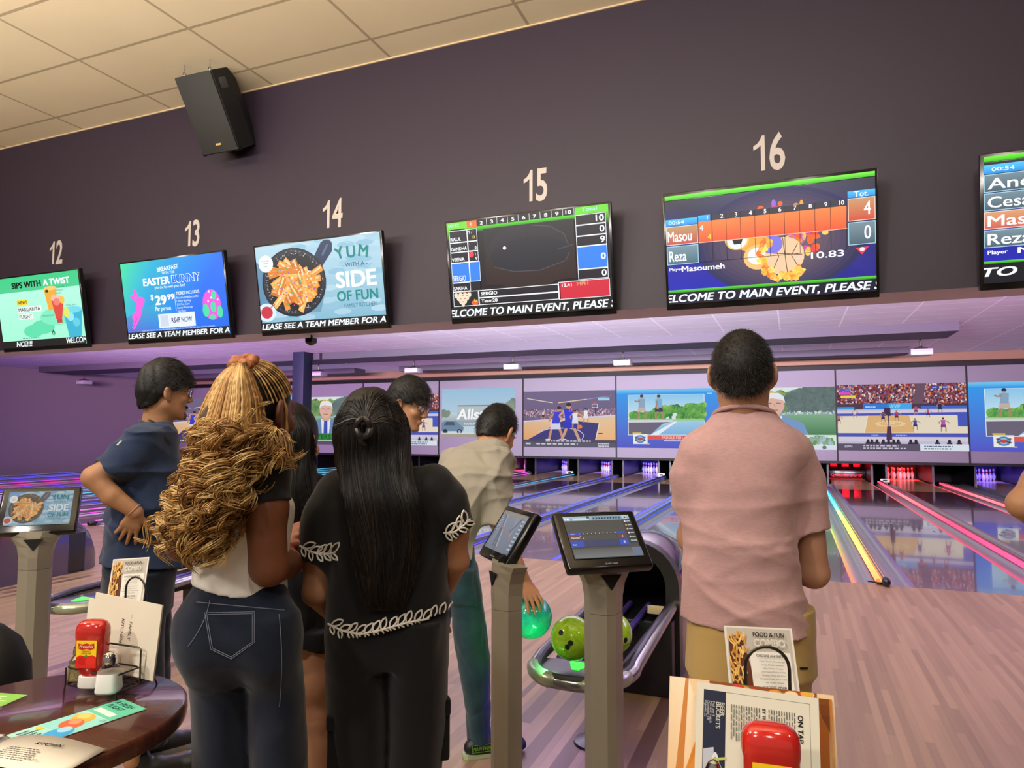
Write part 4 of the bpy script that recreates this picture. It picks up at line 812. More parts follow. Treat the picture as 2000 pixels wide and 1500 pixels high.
# ---------------------------------------------------------------- ball returns
M_HOOD = mat('hood_gloss', '33283e', .16, spec=.6, coat=.6); M_BASE = mat('return_black', '101014', .35)
M_RAIL = mat('rail_pewter', '8d9084', .2, metal=.8); M_GRIP = mat('grip_alloy', 'a9b49a', .28, metal=.6); M_RUB = mat('rack_rubber', '1b1c1e', .5)
BX, BY = -.935, 2.98
t = thing('ball_return', 'ball return holding two lime balls, behind the upright tablet terminal', 'ball return', (BX, 4.2, 0), 'ball returns between lane pairs'); BRROOT = t
hw = .235; zr = .475
# long rail bent round the front
P = [(BX-hw, 4.75, zr+.04), (BX-hw, 4.0, zr+.02), (BX-hw, BY+.30, zr)]
for a in np.linspace(math.pi, 1.5*math.pi, 8)[1:]: P.append((BX-hw*.15+hw*.85*math.cos(a), BY+.26+.26*math.sin(a), zr-.012))
for a in np.linspace(1.5*math.pi, 2*math.pi, 8): P.append((BX+hw*.15+hw*.85*math.cos(a), BY+.26+.26*math.sin(a), zr-.012))
P += [(BX+hw, BY+.30, zr), (BX+hw, 4.0, zr+.02), (BX+hw, 4.75, zr+.04)]
b = MB(); b.tube(P, .030, 12); b.build('rail', M_RAIL, t)
b = MB(); b.tube(np.array(P)+[0, 0, .012]+(np.array([BX, 4, 0])-np.array(P))*[.06, .0, 0], .024, 10); b.build('rail_pad', M_RUB, t)
for s in (-1, 1):
    aa = np.linspace(1.5*math.pi-.12, math.pi+.25, 8) if s < 0 else np.linspace(1.5*math.pi+.12, 2*math.pi-.25, 8)
    b = MB(); b.tube([(BX+s*hw*.15+hw*.85*math.cos(a), BY+.255+.265*math.sin(a), zr-.006) for a in aa], [.02]+[.035]*6+[.02], 12); b.build('front_grip', M_GRIP, t)
b = MB(); b.prism([(BX+(hw-.01)*math.cos(a), BY+.25+(.235 if math.sin(a) < 0 else .05)*math.sin(a), zr-.035) for a in np.linspace(0, 2*math.pi, 28)[:-1]], (0, 0, .03)); b.build('front_plate', mat('plate_graphite', '2c302c', .3, metal=.4), t)
b = MB()
for k in range(7): q = .055-.006*k; b.box((BX-.02, BY+.26-.016*k, zr-.003), (2*q, .007, .004))
b.build('light_grille', mat('grille_green', '5aff60', .4, emit='40ff48', es=1.1), t)
b = MB(); 
b.tube([(BX-.055, BY+.22, zr-.03), (BX-.06, 4.5, zr-.01)], .018, 10); b.tube([(BX+.055, BY+.22, zr-.03), (BX+.06, 4.5, zr-.01)], .018, 10); b.build('ball_track', mat('track_violet', '4a3c8a', .35, metal=.3), t)
b = MB(); b.bx(BX-.05, BX+.05, BY+.3, 4.5, zr-.075, zr-.06); b.build('track_floor', M_BLACK, t)
for s in (-1, 1):
    b = MB(); b.prism([(BX+s*.125, BY+.32, zr-.05), (BX+s*.17, BY+.34, zr-.01), (BX+s*.19, 4.4, zr+.0), (BX+s*.12, 4.4, zr-.06)], (0, 0, -.02)); b.build('side_tray', M_RUB, t)
b = MB(); b.tube([(BX-.02, BY+.5, zr-.05), (BX-.02, BY+.52, .02)], [.032, .026], 12); b.lathe((BX-.02, BY+.52, 0), [(.115, 0), (.11, .012), (.05, .03), (.03, .04)], n=24); b.build('support_leg', M_BASE, t)
def arch(w, h, k=16, drop=0.0):
    r = w/2; pts = [(-r, 0.0)]+[(r*math.cos(a), h-r+r*math.sin(a)) for a in np.linspace(math.pi, 0, k)]+[(r, 0.0)]
    return pts
b = MB(); rings = []
for (y, w, h) in ((4.42, .53, .87), (4.5, .56, .90), (4.8, .56, .90), (5.1, .54, .84), (5.4, .48, .68), (5.62, .38, .46), (5.72, .24, .26)): rings.append([(BX+p[0], y, max(p[1], .0)) for p in arch(w, h)])
b.loft(rings, closed=True, cap=False); b.F.append(tuple(range((len(rings)-1)*18, len(rings)*18))); b.I.append(0); b.build('hood', M_HOOD, t)
b = MB(); o_ = arch(.55, .885); i_ = arch(.38, .80); k = len(o_)
V = [(BX+p[0], y, p[1]) for y in (4.34, 4.46) for p in o_]+[(BX+p[0], y, max(p[1], .0)) for y in (4.36, 4.46) for p in i_]
Fq = []
for q in range(k-1): Fq += [(q, q+1, k+q+1, k+q), (2*k+q+1, 2*k+q, 3*k+q, 3*k+q+1), (q+1, q, 2*k+q, 2*k+q+1)]
b.add(V, Fq); b.build('hood_mouth', mat('mouth_rim', '24231f', .35), t)
b = MB(); inn = arch(.38, .80); b.loft([[(BX+p[0], y, p[1]) for p in inn] for y in (4.40, 5.2)], closed=False, cap=False); b.prism([(BX+p[0], 5.2, p[1]) for p in inn], (0, .01, 0)); b.build('tunnel', M_BLACK, t)
b = MB(); b.bx(BX-.25, BX+.25, 4.22, 5.5, 0.0, .44, bev=.015); b.build('base_housing', M_BASE, t)
b = MB(); b.box((BX+.15, 4.25, .50), (.10, .015, .05), 0, None, .004); b.build('tag', mat('worn_label', 'c8b88a', .6), t)
l = lamp('return_underglow', (BX-.15, 3.35, .40), (BX-.2, 3.3, 0), 2.2, (.22, .10, 1.0), .3, .25)
l = lamp('grille_glow', (BX-.1, 3.02, .50), (BX-.9, 3.25, .30), 1.3, (.15, 1.0, .25), .12, .06)
for (dx, lab, org) in ((-3.37, 'ball return behind the cream menus and left terminal, mostly its front rack', 0), (-6.72, 'dark ball return hood standing on the boards behind the left tablet terminal', 0)):
    c_ = copy_tree(t, None, (BX+dx, 4.2, 0)); c_['label'] = lab
# balls
def marble(name, c1, c2):
    m = bpy.data.materials.new(name); m.use_nodes = True; nt = m.node_tree; b_ = nt.nodes['Principled BSDF']; L = nt.links.new
    tc = nt.nodes.new('ShaderNodeTexCoord'); w = nt.nodes.new('ShaderNodeTexNoise'); w.inputs['Scale'].default_value = 14; w.inputs['Distortion'].default_value = 2.5; w.inputs['Detail'].default_value = 3
    L(tc.outputs['Object'], w.inputs['Vector']); r = nt.nodes.new('ShaderNodeValToRGB'); L(w.outputs['Fac'], r.inputs[0]); r.color_ramp.elements[0].color = (*hx(c1), 1); r.color_ramp.elements[1].color = (*hx(c2), 1); r.color_ramp.elements[0].position = .35; r.color_ramp.elements[1].position = .65
    L(r.outputs[0], b_.inputs['Base Color']); b_.inputs['Roughness'].default_value = .12; b_.inputs['Coat Weight'].default_value = .4; return m
M_LIME = marble('lime_swirl', '93c814', 'b2e236'); M_TEAL = marble('teal_swirl', '16a890', '20c0a4')
def ball(c, r, m, lab, dirs):
    t = thing('bowling_ball', lab, 'bowling ball', np.array(c)-[0, 0, r])
    b = MB(); b.sphere(c, r, 40, 24); b.build('shell', m, t)
    for d in dirs:
        d = nrm(d); b = MB(); b.lathe(np.array(c)+d*(r-.012), [(.0125, 0), (.0125, .0128)], ax=d, n=14); b.build('finger_hole', mat('hole_dark', '050604', .6), t)
    return t
def toward(c, du, dv): return nrm(nrm(CAM-np.asarray(c))+_rt*du-_up*dv)
c1 = W(1118, 1246, 3.22); ball(c1, .101, M_LIME, 'lime green bowling ball at the front of the return rack, left of the post', [toward(c1, -.75, -.35), toward(c1, -.08, .22), toward(c1, -.22, .40)])
c2 = W(1193, 1237, 3.40); ball(c2, .105, M_LIME, 'lime green bowling ball second on the rack, split by the terminal post', [toward(c2, .75, .35)])
c3 = W(1036, 1204, 3.38); ball(c3, .1055, M_TEAL, 'teal bowling ball held by the stooping man in grey', [toward(c3, .3, -.9)])

# ---------------------------------------------------------------- tablet terminals
def ui16(p):
    p.rect(0, 0, 1, 1, '4c4c4a'); p.vgrad(0, .89, 1, 1, '8aa4b4', 'a8c4d0'); p.text('16', .02, .905, .065, 'ffffff', .04, fit=.07); p.rect(.14, .90, .38, .955, 'c8dce0'); p.rect(.43, .90, .88, .99, '7898ac')
    for i in range(10): p.rect(.445+i*.043, .92, .468+i*.043, .955, '24303c')
    p.rect(.35, .94, .39, .99, '303848'); p.ell(.93, .94, .03, .04, 'd8dcd8'); p.ell(.93, .94, .018, .024, '383a38')
    p.rect(.0, .55, .86, .595, '4a4a4a'); p.rect(.0, .545, .19, .60, '3450b8'); p.rect(.70, .55, .85, .60, '3450a8')
    for i in range(10): p.text(str(i+1), .17+i*.058, .56, .022, 'ffffff', .02)
    p.text('Name', .04, .558, .024, 'dde4ff', .01); p.rect(0, .42, .19, .54, '6a4440'); p.text('Masoumeh', .03, .46, .03, 'ffffff', .015); p.text('4', .165, .50, .028, 'ffffff', .02); p.text('4', .205, .44, .03, 'ffffff', .02); p.rect(.72, .42, .85, .54, '6a4440'); p.text('4', .78, .455, .045, 'ffffff', .02)
    p.rect(0, .26, .85, .41, '3a4266'); p.rect(0, .25, .19, .41, '3050b0'); p.text('Reza', .03, .30, .03, 'ffffff', .015); p.rect(.72, .27, .85, .41, '3050c0'); p.text('0', .78, .315, .05, 'ffffff', .02)
    for i in range(6): y = .79-i*.095; p.rect(.88, y, 1, y+.08, '3a3a3a'); p.ell(.905, y+.04, .014, .022, ('e8e8e8', 'e89a80', 'e8a8a8', 'd8d8d8', 'c8d0c8', '98c8d8')[i]); p.rect(.93, y+.03, .985, y+.05, 'c8ccd0')
    p.vgrad(0, 0, 1, .2, '74787c', '58595a'); p.rect(.86, .0, 1, .2, '68748a')
def ui_glare(p):  # reflected glare painted into the display as pale and dark streaks
    p.vgrad(0, 0, 1, 1, '7c8698', '8e98ac'); rg = random.Random(5)
    for i in range(9): x = rg.uniform(0, 1); p.line([(x, 1), (x+rg.uniform(-.5, .3), rg.uniform(0, .5))], rg.uniform(.02, .07), rg.choice(['9aa4b4', '5c6880', '6c7a94', 'a8aebc']))
    p.line([(.2, .62), (.4, .52), (.6, .5), (.8, .32)], .05, 'a08890'); p.rect(0, .9, 1, 1, '9a9690')
    for i in range(8): p.rect(.87, .12+i*.1, .97, .16+i*.1, 'c8d0dc'); p.rect(.05, .84-i*.05, .10+.02*(i % 3), .86-i*.05, 'b8c4d0')
def ui_fries(p):
    tv_fries(p, True); 
def terminal(lab, c, yaw, tilt, ui, base_xy, glow=1.0):
    rx, up, n = Rm(yaw, tilt); c = np.array(c); R3 = np.array([rx, -n, up]).T
    t = thing('tablet_terminal', lab, 'tablet terminal', (base_xy[0], base_xy[1], 0), 'bowling control terminals')
    w, h = .34, .258
    fw_ = np.array([n[0], n[1], 0]); fw_ = nrm(fw_); sd = nrm(np.cross([0, 0, 1], fw_)); B = np.array([base_xy[0], base_xy[1], 0.0])
    # five sided column, pointed to the front
    def ring(z, hw, dp, fr): 
        return [B+np.array([0, 0, z])+sd*q[0]+fw_*q[1] for q in ((-hw, -dp), (hw, -dp), (hw, dp*.35), (hw*.28, dp+fr), (-hw*.28, dp+fr), (-hw, dp*.35))]
    zt = c[2]-.285
    b = MB(); b.loft([ring(0.0, .066, .045, .012), ring(zt, .066, .045, .012)]); b.build('column', M_SILV, t, smooth=False)
    b = MB(); b.loft([ring(zt+.0015, .0655, .0445, .012), ring(zt+.06, .067, .046, .014), ring(zt+.11, .076, .046, .012), ring(zt+.155, .098, .046, .008), ring(zt+.185, .122, .046, .004)]); b.build('neck', M_SILV, t, smooth=False)
    b = MB(); q0 = B+np.array([0, 0, zt+.150])+fw_*.056; b.prism([q0-sd*.042, q0+sd*.042, q0+np.array([0, 0, -.055])+fw_*.004], fw_*.005); b.build('triangle_inset', M_BLACK, t, smooth=False)
    b = MB(); b.bx(B[0]-.16, B[0]+.16, B[1]-.14, B[1]+.14, 0, .015, bev=.006); b.build('floor_plate', M_SILV, t)
    b = MB(); b.box(c-n*.024, (w, .042, h), 0, R3, .012, 3); mon = b.build('monitor', M_GLOSSBLACK, t)
    b = MB(); b.box(c-n*.06-up*.03, (.16, .05, .12), 0, R3, .015); b.tube([c-n*.07-up*.05, B+np.array([0, 0, zt+.18])], .035, 12); b.build('tilt_joint', M_BLACK, t)
    sw, sh = w-.066, h-.07
    p = Pic(sw, sh, .00008); ui(p); p.gain = glow; p.build('display', M_LCD, mon, c-rx*(sw/2)-up*(sh/2-.008)+n*.0005-n*.003+n*.0028, rx, up)
    p = Pic(.05, .008, .0001); p.text('QUBICAAMF', 0, .1, .8, 'c8ccd0', .02, fit=1.0); p.build('maker_lettering', M_PRINT, mon, c-rx*.025-up*(h/2-.014)+n*.0006, rx, up)
    return t
terminal('tablet terminal with dark lit score display numbered 16, on a taupe column', (-.67, 2.57, 1.169), .67, -.76, ui16, W(1182, 1250, 2.62)[:2])
terminal('tablet terminal turned left with glaring display, between bowler and upright terminal', (-1.177, 2.83, 1.122), -.80, -.58, ui_glare, W(988, 1250, 2.86)[:2], .75)
terminal('tablet terminal at far left showing the fries advert', (-3.48, 2.33, 1.178), .80, -.60, ui_fries, W(66, 1150, 3.38)[:2], .6)

# ---------------------------------------------------------------- tables and what stands on them
M_WOOD = mat('mahogany', '4a2418', .22, spec=.5, coat=.3, var=.3, vscale=6, stretch=(1.2, 12, 1))
def pub_table(lab, x, y, z, r):
    t = thing('pub_table', lab, 'table', (x, y, 0), 'round bar height tables')
    b = MB(); b.lathe((x, y, z-.042), [(r-.012, 0), (r-.002, .006), (r, .02), (r-.002, .036), (r-.010, .042)], n=72); b.build('tabletop', M_WOOD, t, angle=50)
    b = MB(); b.tube([(x, y, .03), (x, y, z-.042)], .038, 16); b.lathe((x, y, z-.06), [(.12, 0), (.12, .018)], n=24); b.build('pedestal', M_BLACK, t)
    b = MB(); b.lathe((x, y, 0), [(.24, 0), (.24, .012), (.06, .035), (.04, .05)], n=36); b.build('foot', M_BLACK, t)
TZ = .92
pub_table('round dark wood table at lower left with ketchup and open menu', -1.6, 1.094, TZ, .307)
RT = np.array([-.02, .93]); pub_table('round dark wood table under the menus at lower right', RT[0], RT[1], TZ, .307)
M_KETCH = mat('ketchup_red', 'b8241c', .14, spec=.6, coat=.4, sss=0.0); M_CAPW = mat('cap_white', 'e4e2da', .35)
def squircle(hw, hd, n=28, e=3.0):
    return [(hw*np.sign(math.cos(a))*abs(math.cos(a))**(2/e), hd*np.sign(math.sin(a))*abs(math.sin(a))**(2/e)) for a in np.arange(n)*2*math.pi/n]
def label_pic(p):
    p.rect(0, 0, 1, 1, 'f4cc20'); p.poly([(0, 0), (1, 0), (1, .40), (.8, .47), (.5, .42), (.2, .47), (0, .38)], 'd8281c'); p.ell(.36, .26, .26, .16, 'c81c14'); p.ell(.70, .24, .24, .15, 'dc3424'); p.poly([(.40, .42), (.5, .5), (.6, .42), (.5, .38)], '4a8a2c'); p.text('TOMATO', .5, .575, .055, 'b85a20', .01, al='c'); p.text('KETCHUP', .5, .50, .055, 'a84820', .015, al='c')
    p.poly([(.12, .70), (.30, .66), (.5, .70), (.72, .66), (.90, .72), (.88, .90), (.70, .86), (.5, .90), (.30, .86), (.10, .90)], 'c4201c'); p.text("French's", .5, .735, .10, 'ffffff', .03, .15, al='c', fit=.68)
def ketchup(lab, c, yaw, s=1.0):
    c = np.array(c, float); ca, sa = math.cos(yaw), math.sin(yaw); X = np.array([ca, sa, 0]); Y = np.array([-sa, ca, 0])
    t = thing('ketchup_bottle', lab, 'ketchup bottle', c)
    def ring(z, hw, hd, e=3.0): return [c+np.array([0, 0, z*s])+X*q[0]*s+Y*q[1]*s for q in squircle(hw, hd, 28, e)]
    b = MB(); b.loft([ring(0, .029, .019, 2.6), ring(.003, .030, .020, 2.6), ring(.026, .028, .019, 2.6), ring(.028, .020, .015, 2.4)]); b.build('cap', M_CAPW, t)
    b = MB(); b.loft([ring(z, w, d, e) for z, w, d, e in ((.0282, .022, .016, 2.2), (.034, .025, .018, 2.4), (.048, .031, .021, 2.8), (.062, .0345, .0225, 3), (.09, .0365, .0235, 3.2), (.115, .037, .024, 3.2), (.124, .0385, .0255, 3), (.138, .0385, .0255, 2.8), (.148, .0365, .024, 2.6), (.156, .031, .020, 2.4), (.160, .022, .014, 2.2), (.161, .008, .005, 2))]); b.build('bottle', M_KETCH, t)
    p = Pic(.050*s, .066*s, .0001); label_pic(p); p.build('label', M_PRINT, t, c+np.array([0, 0, .051*s])-X*.025*s-Y*(.0247*s), X, (0, 0, 1))
    return t
def facing(c): d = np.asarray(c[:2])-CAM[:2]; return math.atan2(d[1], d[0])-math.pi/2
kc = np.array([-1.624, 1.236, .938]); ketchup('ketchup bottle standing cap down in the wire caddy on the left table', kc, facing(kc)-.55, 1.0)
M_GLASS = mat('shaker_glass', 'f4f6f4', .03, spec=.5, trans=1.0)
def shaker(lab, c, body, fill, hgt, w, yaw):
    c = np.array(c, float); t = thing(lab.split(' ')[0]+'_shaker', lab, 'shaker', c)
    X = np.array([math.cos(yaw), math.sin(yaw), 0]); Y = np.array([-X[1], X[0], 0])
    def ring(z, q, e=4): return [c+np.array([0, 0, z])+X*p[0]+Y*p[1] for p in squircle(q, q, 24, e)]
    b = MB(); b.loft([ring(0, w*.92), ring(.004, w), ring(hgt*.55, w*.86), ring(hgt*.66, w*.6, 3), ring(hgt*.70, w*.56, 2)]); b.build('glass_body', M_GLASS, t)
    b = MB(); b.loft([ring(.0015, w*.95), ring(.006, w*1.015), ring(hgt*.48, w*.90), ring(hgt*.50, w*.80)]); b.build('filling', fill, t)
    b = MB(); b.loft([ring(hgt*.70, w*.66, 2), ring(hgt*.80, w*.68, 2), ring(hgt*.90, w*.60, 2), ring(hgt*.98, w*.34, 2), ring(hgt, w*.08, 2)]); b.build('lid', M_CHROME, t)
shaker('salt shaker of white salt, chrome lid, right of the ketchup bottle', (-1.549, 1.226, .938), 0, mat('salt', 'eeeae4', .9), .096, .026, .5)
shaker('pepper shaker with chrome lid, left of the ketchup bottle', (-1.690, 1.252, .938), 0, mat('pepper', '8a7a50', .9, var=.5, vscale=300), .092, .022, .3)
def wire(b, P, r=.0022): b.tube(P, r, 6)
def rot2(p, a): return np.array([p[0]*math.cos(a)-p[1]*math.sin(a), p[0]*math.sin(a)+p[1]*math.cos(a)])
def caddy(lab, c, yaw, loop_h, back_h, back_w, dx=0.0, rg_=.085):
    """wire holder: square basket in front, tall back frame and a ring handle"""
    c = np.array(c, float); t = thing('wire_caddy', lab, 'condiment caddy', c)
    def q(x, y, z): xy = rot2((x, y), yaw); return (c[0]+xy[0], c[1]+xy[1], c[2]+z)
    b = MB(); w, d = .085, .034
    for z in (.016, .058):
        P = [q(x, y, z) for x, y in ((-w, -d), (w, -d), (w, d), (-w, d))]; P2 = []
        for i in range(4):
            a0, a1 = np.array(P[i]), np.array(P[(i+1) % 4]); P2 += [tuple(a0+(a1-a0)*.08), tuple(a0+(a1-a0)*.92)]
        b.tube(P2, .0022, 6, closed=True)
    for x in (-w, w):
        wire(b, [q(x*1.04, -d, -.0005), q(x, -d, .016), q(x, -d, .058)]); wire(b, [q(x*1.04, d+.05, -.0005), q(x, d+.045, .016), q(x, d, .016)])
    for x in (-.06, -.02, .02, .06): wire(b, [q(x, -d, .016), q(x, d, .016), q(x, d+.045, .016)])
    wire(b, [q(-w, d+.045, .016), q(w, d+.045, .016)]); b.build('basket', M_STEEL, t)
    b = MB(); wire(b, [q(w, d, .016), q(w, d, back_h*.96), q(w-.01, d, back_h), q(-w+.01, d, back_h), q(-w, d, back_h*.96), q(-w, d, .016)], .0024); b.build('front_frame', M_STEEL, t)
    b = MB(); P = [q(dx-.036, d+.045, .016), q(dx-.036, d+rg_, .03), q(dx-.036, d+rg_, loop_h-.04)]+[q(dx+.036*math.cos(a), d+rg_, loop_h-.04+.036*math.sin(a)) for a in np.linspace(math.pi, 0, 12)]+[q(dx+.036, d+rg_, loop_h-.04), q(dx+.036, d+rg_, .03), q(dx+.036, d+.045, .016)]; wire(b, P, .0028); b.build('ring_handle', M_STEEL, t)
    return t, q
ca_, cq = caddy('black wire caddy holding menus and condiments on the left table', (-1.612, 1.258, TZ), .03, .258, .105, .085, -.036)
def sheet(name, lab, cat, corners, thick, m, pics=None, group=None, curve=0.0):
    """flat card or menu from its four corners (lower left, lower right, upper right, upper left)"""
    Q = [np.asarray(c, float) for c in corners]; cm = sum(Q)/4; a_ = Q[1]-Q[0]+Q[2]-Q[3]; b_ = Q[3]-Q[0]+Q[2]-Q[1]; w = np.linalg.norm(a_)/2; h = np.linalg.norm(b_)/2
    e1 = nrm(nrm(a_)+nrm(b_)); e2 = nrm(nrm(a_)-nrm(b_)); ex = nrm(e1+e2); ey = nrm(e1-e2); n = np.cross(ex, ey); Q = [cm+ex*x*w/2+ey*y*h/2 for x, y in ((-1, -1), (1, -1), (1, 1), (-1, 1))]; t = thing(name, lab, cat, Q[0], group)
    b = MB(); b.prism([c-n*thick for c in Q], n*thick); b.build('sheet', m, t, smooth=False)
    if pics:
        p = Pic(w, h, .00006); pics(p); p.build('print', M_PRINT, t, Q[0]+n*.0002, ex, ey)
    return t
M_CREAM = mat('menu_cream', 'ddd4c0', .5); M_LAM = mat('laminate_edge', 'd8d4cc', .3)
def combo(p):
    p.rect(0, 0, 1, 1, 'dcd6ca'); p.sub = (0, .42, 1, 1)
    p.rect(0, 0, 1, 1, 'dcd6ca'); p.rect(.03, .02, .97, .98, 'b9b1a4'); p.rect(.34, .02, .93, .72, 'e6e0d4')
    p.poly([(.05, .88), (.24, .90), (.34, .55), (.36, .05), (.05, .05)], '5c3420'); rg = random.Random(3)
    for i in range(60): x, y = rg.uniform(.06, .28), rg.uniform(.35, .86); a = rg.gauss(0, .5); p.line([(x, y), (x+.09*math.sin(a), y+.09*math.cos(a))], .018, rg.choice(['e0b060', 'd09a48', 'ecc478', 'c88a3c']))
    for i in range(26): p.ell(rg.uniform(.08, .3), rg.uniform(.06, .36), .05, .04, rg.choice(['8a4a24', 'a8602c', '6c3418', 'b87838']), 10)
    p.text('FOOD & FUN', .63, .885, .05, '2c2a28', .03, al='c', fit=.46); p.text('COMBO', .63, .775, .085, 'f4efe4', .05, al='c', fit=.46); p.text('CHOOSE AN ENTREE', .64, .66, .028, '3a3630', .025, al='c', fit=.44)
    for i, s in enumerate(('Classic Double Cheeseburger', 'Crispy Chicken Sandwich', 'Hand Chicken Tenders', 'One-Topping Flatbread Pizza', 'Boneless Wings with Fries', 'Chopped Caesar Wrap or Salad', 'with Grilled Chicken')): p.text(s, .64, .605-i*.038, .017, '5a544c', .004, al='c')
    p.text('CHOOSE YOUR', .64, .315, .03, '3a3630', .025, al='c', fit=.34); p.text('GAMEPLAY', .64, .27, .03, '3a3630', .025, al='c', fit=.26)
    for i, s in enumerate(('$10 game play = $19.99', '$20 game play = $26.99', '$30 game play = $32.99', '$40 game play = $39.99')): p.text(s, .64, .215-i*.045, .021, '4a443c', .006, al='c')
    p.ell(.19, .06, .09, .05, '3fae84')
def familyk(p):
    p.rect(0, 0, 1, 1, 'ddd3be'); p.text('FAMILY', .57, .70, .055, '2c2a26', .02, .1, rot=-90, fit=None); p.text('KITCHEN', .455, .72, .055, '2c2a26', .02, .1, rot=-90); p.text('....', .59, .80, .05, '2c2a26', .01, rot=-90); p.text('....', .51, .20, .05, '2c2a26', .01, rot=-90)
# left table: two folded cream menus and the laminated combo card
sheet('folded_menu', 'cream folded menu lettered FAMILY KITCHEN, leaning in the left caddy', 'menu', [W(174, 1292, 1.835), W(296, 1336, 1.715), W(318, 1187, 1.745), W(183, 1152, 1.865)], .004, M_CREAM, familyk)
sheet('folded_menu', 'cream menu mostly hidden behind the FAMILY KITCHEN menu', 'menu', [W(164, 1296, 1.865), W(270, 1330, 1.755), W(290, 1192, 1.785), W(169, 1163, 1.895)], .003, M_CREAM, None)
sheet('combo_card', 'laminated FOOD & FUN COMBO card on the left table, before the navy man\'s legs', 'menu card', [W(198, 1288, 1.88), W(268, 1290, 1.86), W(285, 1093, 1.96), W(214, 1089, 1.98)], .002, M_LAM, combo)
def fresh(p):
    p.rect(0, 0, 1, 1, 'aee2d4'); p.rect(.66, 0, 1, 1, '62c8a4'); p.poly([(.3, 0), (.66, 0), (.6, 1), (.25, 1)], '96dcd0'); p.text('A FRESH', .90, .92, .125, '1c2a28', .03, .1, rot=-90); p.text('FLIGHT', .82, .90, .125, '1c2a28', .03, .1, rot=-90); p.rect(.70, .2, .77, .9, 'e4f2e4')
    p.ell(.56, .62, .09, .28, 'f0b84a'); p.ell(.58, .7, .05, .16, 'f8d470'); p.ell(.43, .5, .10, .26, 'e8683c'); p.ell(.47, .55, .05, .14, 'f49a78'); p.ell(.27, .25, .13, .24, '3ca0d8'); p.ell(.34, .32, .06, .14, 'a8d8ec'); p.greek(.05, .45, .20, .9, 4, '2a3a38', .5, seed=3); p.rect(.20, .72, .25, .9, 'e8d030'); p.greek(.60, .05, .68, .2, 2, '4a8a78', .4)
TZ2 = TZ+.0012
q = [(-1.561, 1.000), (-1.437, 1.017), (-1.407, 1.214), (-1.514, 1.227)]
A_, B_, C_, D_ = [np.array([*v, TZ2]) for v in q]
t = thing('drinks_leaflet', 'long mint drinks leaflet lettered A FRESH FLIGHT, flat on the left table', 'leaflet', A_)
# printed along its length: from the lower left end to the upper right end
w_ = np.linalg.norm(D_-A_); ex = nrm(D_-A_); ey = nrm(np.cross([0, 0, 1], ex)); L0 = A_-ey*.105+ex*.0
p = Pic(w_+.01, .108, .00005); fresh(p); bb = MB(); bb.prism([L0, L0+ex*(w_+.01), L0+ex*(w_+.01)+ey*.108, L0+ey*.108], (0, 0, .0008)); bb.build('paper', M_LAM, t, smooth=False); p.build('print', M_PRINT, t, L0+np.array([0, 0, .001]), ex, ey)
sheet('drinks_leaflet', 'lime green leaflet at the left edge of the left table', 'leaflet', [(-1.83, 1.085, TZ2), (-1.74, 1.095, TZ2), (-1.752, 1.163, TZ2), (-1.86, 1.150, TZ2)], .0009, M_LAM, lambda p: (p.rect(0, 0, 1, 1, '86c04a'), p.greek(.2, .3, .85, .8, 3, 'dff0c0', .5)))
# open magazine style menu with raised curling page
t = thing('open_menu', 'open menu booklet with curling cream page at the front of the left table', 'menu', (-1.42, .95, TZ))
def page(x0, x1, lift, col, name, pic=None):
    b = MB(); k = 14; ax = nrm(np.array([1.0, .17, 0])); ay = np.array([-ax[1], ax[0], 0]); O = np.array([-1.515, .865, TZ+.002]); rows = []
    for i in range(k+1):
        s = x0+(x1-x0)*i/k; z = lift*math.sin(math.pi*min(1, max(0, (i/k)))**.8)+.001
        rows.append([O+ax*s+ay*0+[0, 0, z], O+ax*s+ay*.13+[0, 0, z]])
    b.loft(rows, closed=False, cap=False); o = b.build(name, col, t); sm = o.modifiers.new('th', 'SOLIDIFY'); sm.thickness = .0012
    return O, ax, ay
page(0.0, .235, .014, M_CREAM, 'page'); O, ax, ay = page(-.16, 0.0, .006, mat('page_photo', 'c8c4c0', .4), 'page'); 
p = Pic(.14, .11, .00008); p.rect(0, 0, 1, 1, 'b8bcc4'); rg = random.Random(6)
for i in range(40): p.ell(rg.uniform(.1, .85), rg.uniform(.2, .8), .09, .1, rg.choice(['c87840', 'e0a060', '8a3a24', 'd8c0a0', 'a85030']), 10)
p.build('food_photo', M_PRINT, t, O-ax*.15+ay*.015+np.array([0, 0, .0095]), ax, ay)
p = Pic(.16, .10, .00008); p.rect(0, 0, .001, .001, 'ddd3be'); p.text('KITCHEN', .35, .75, .10, '3a3630', .02, .2, fit=.4); p.greek(.1, .1, .8, .6, 7, '6a645a', .35, seed=8); p.build('print', M_PRINT, t, O+ax*.045+ay*.015+np.array([0, 0, .0162]), ax, ay)

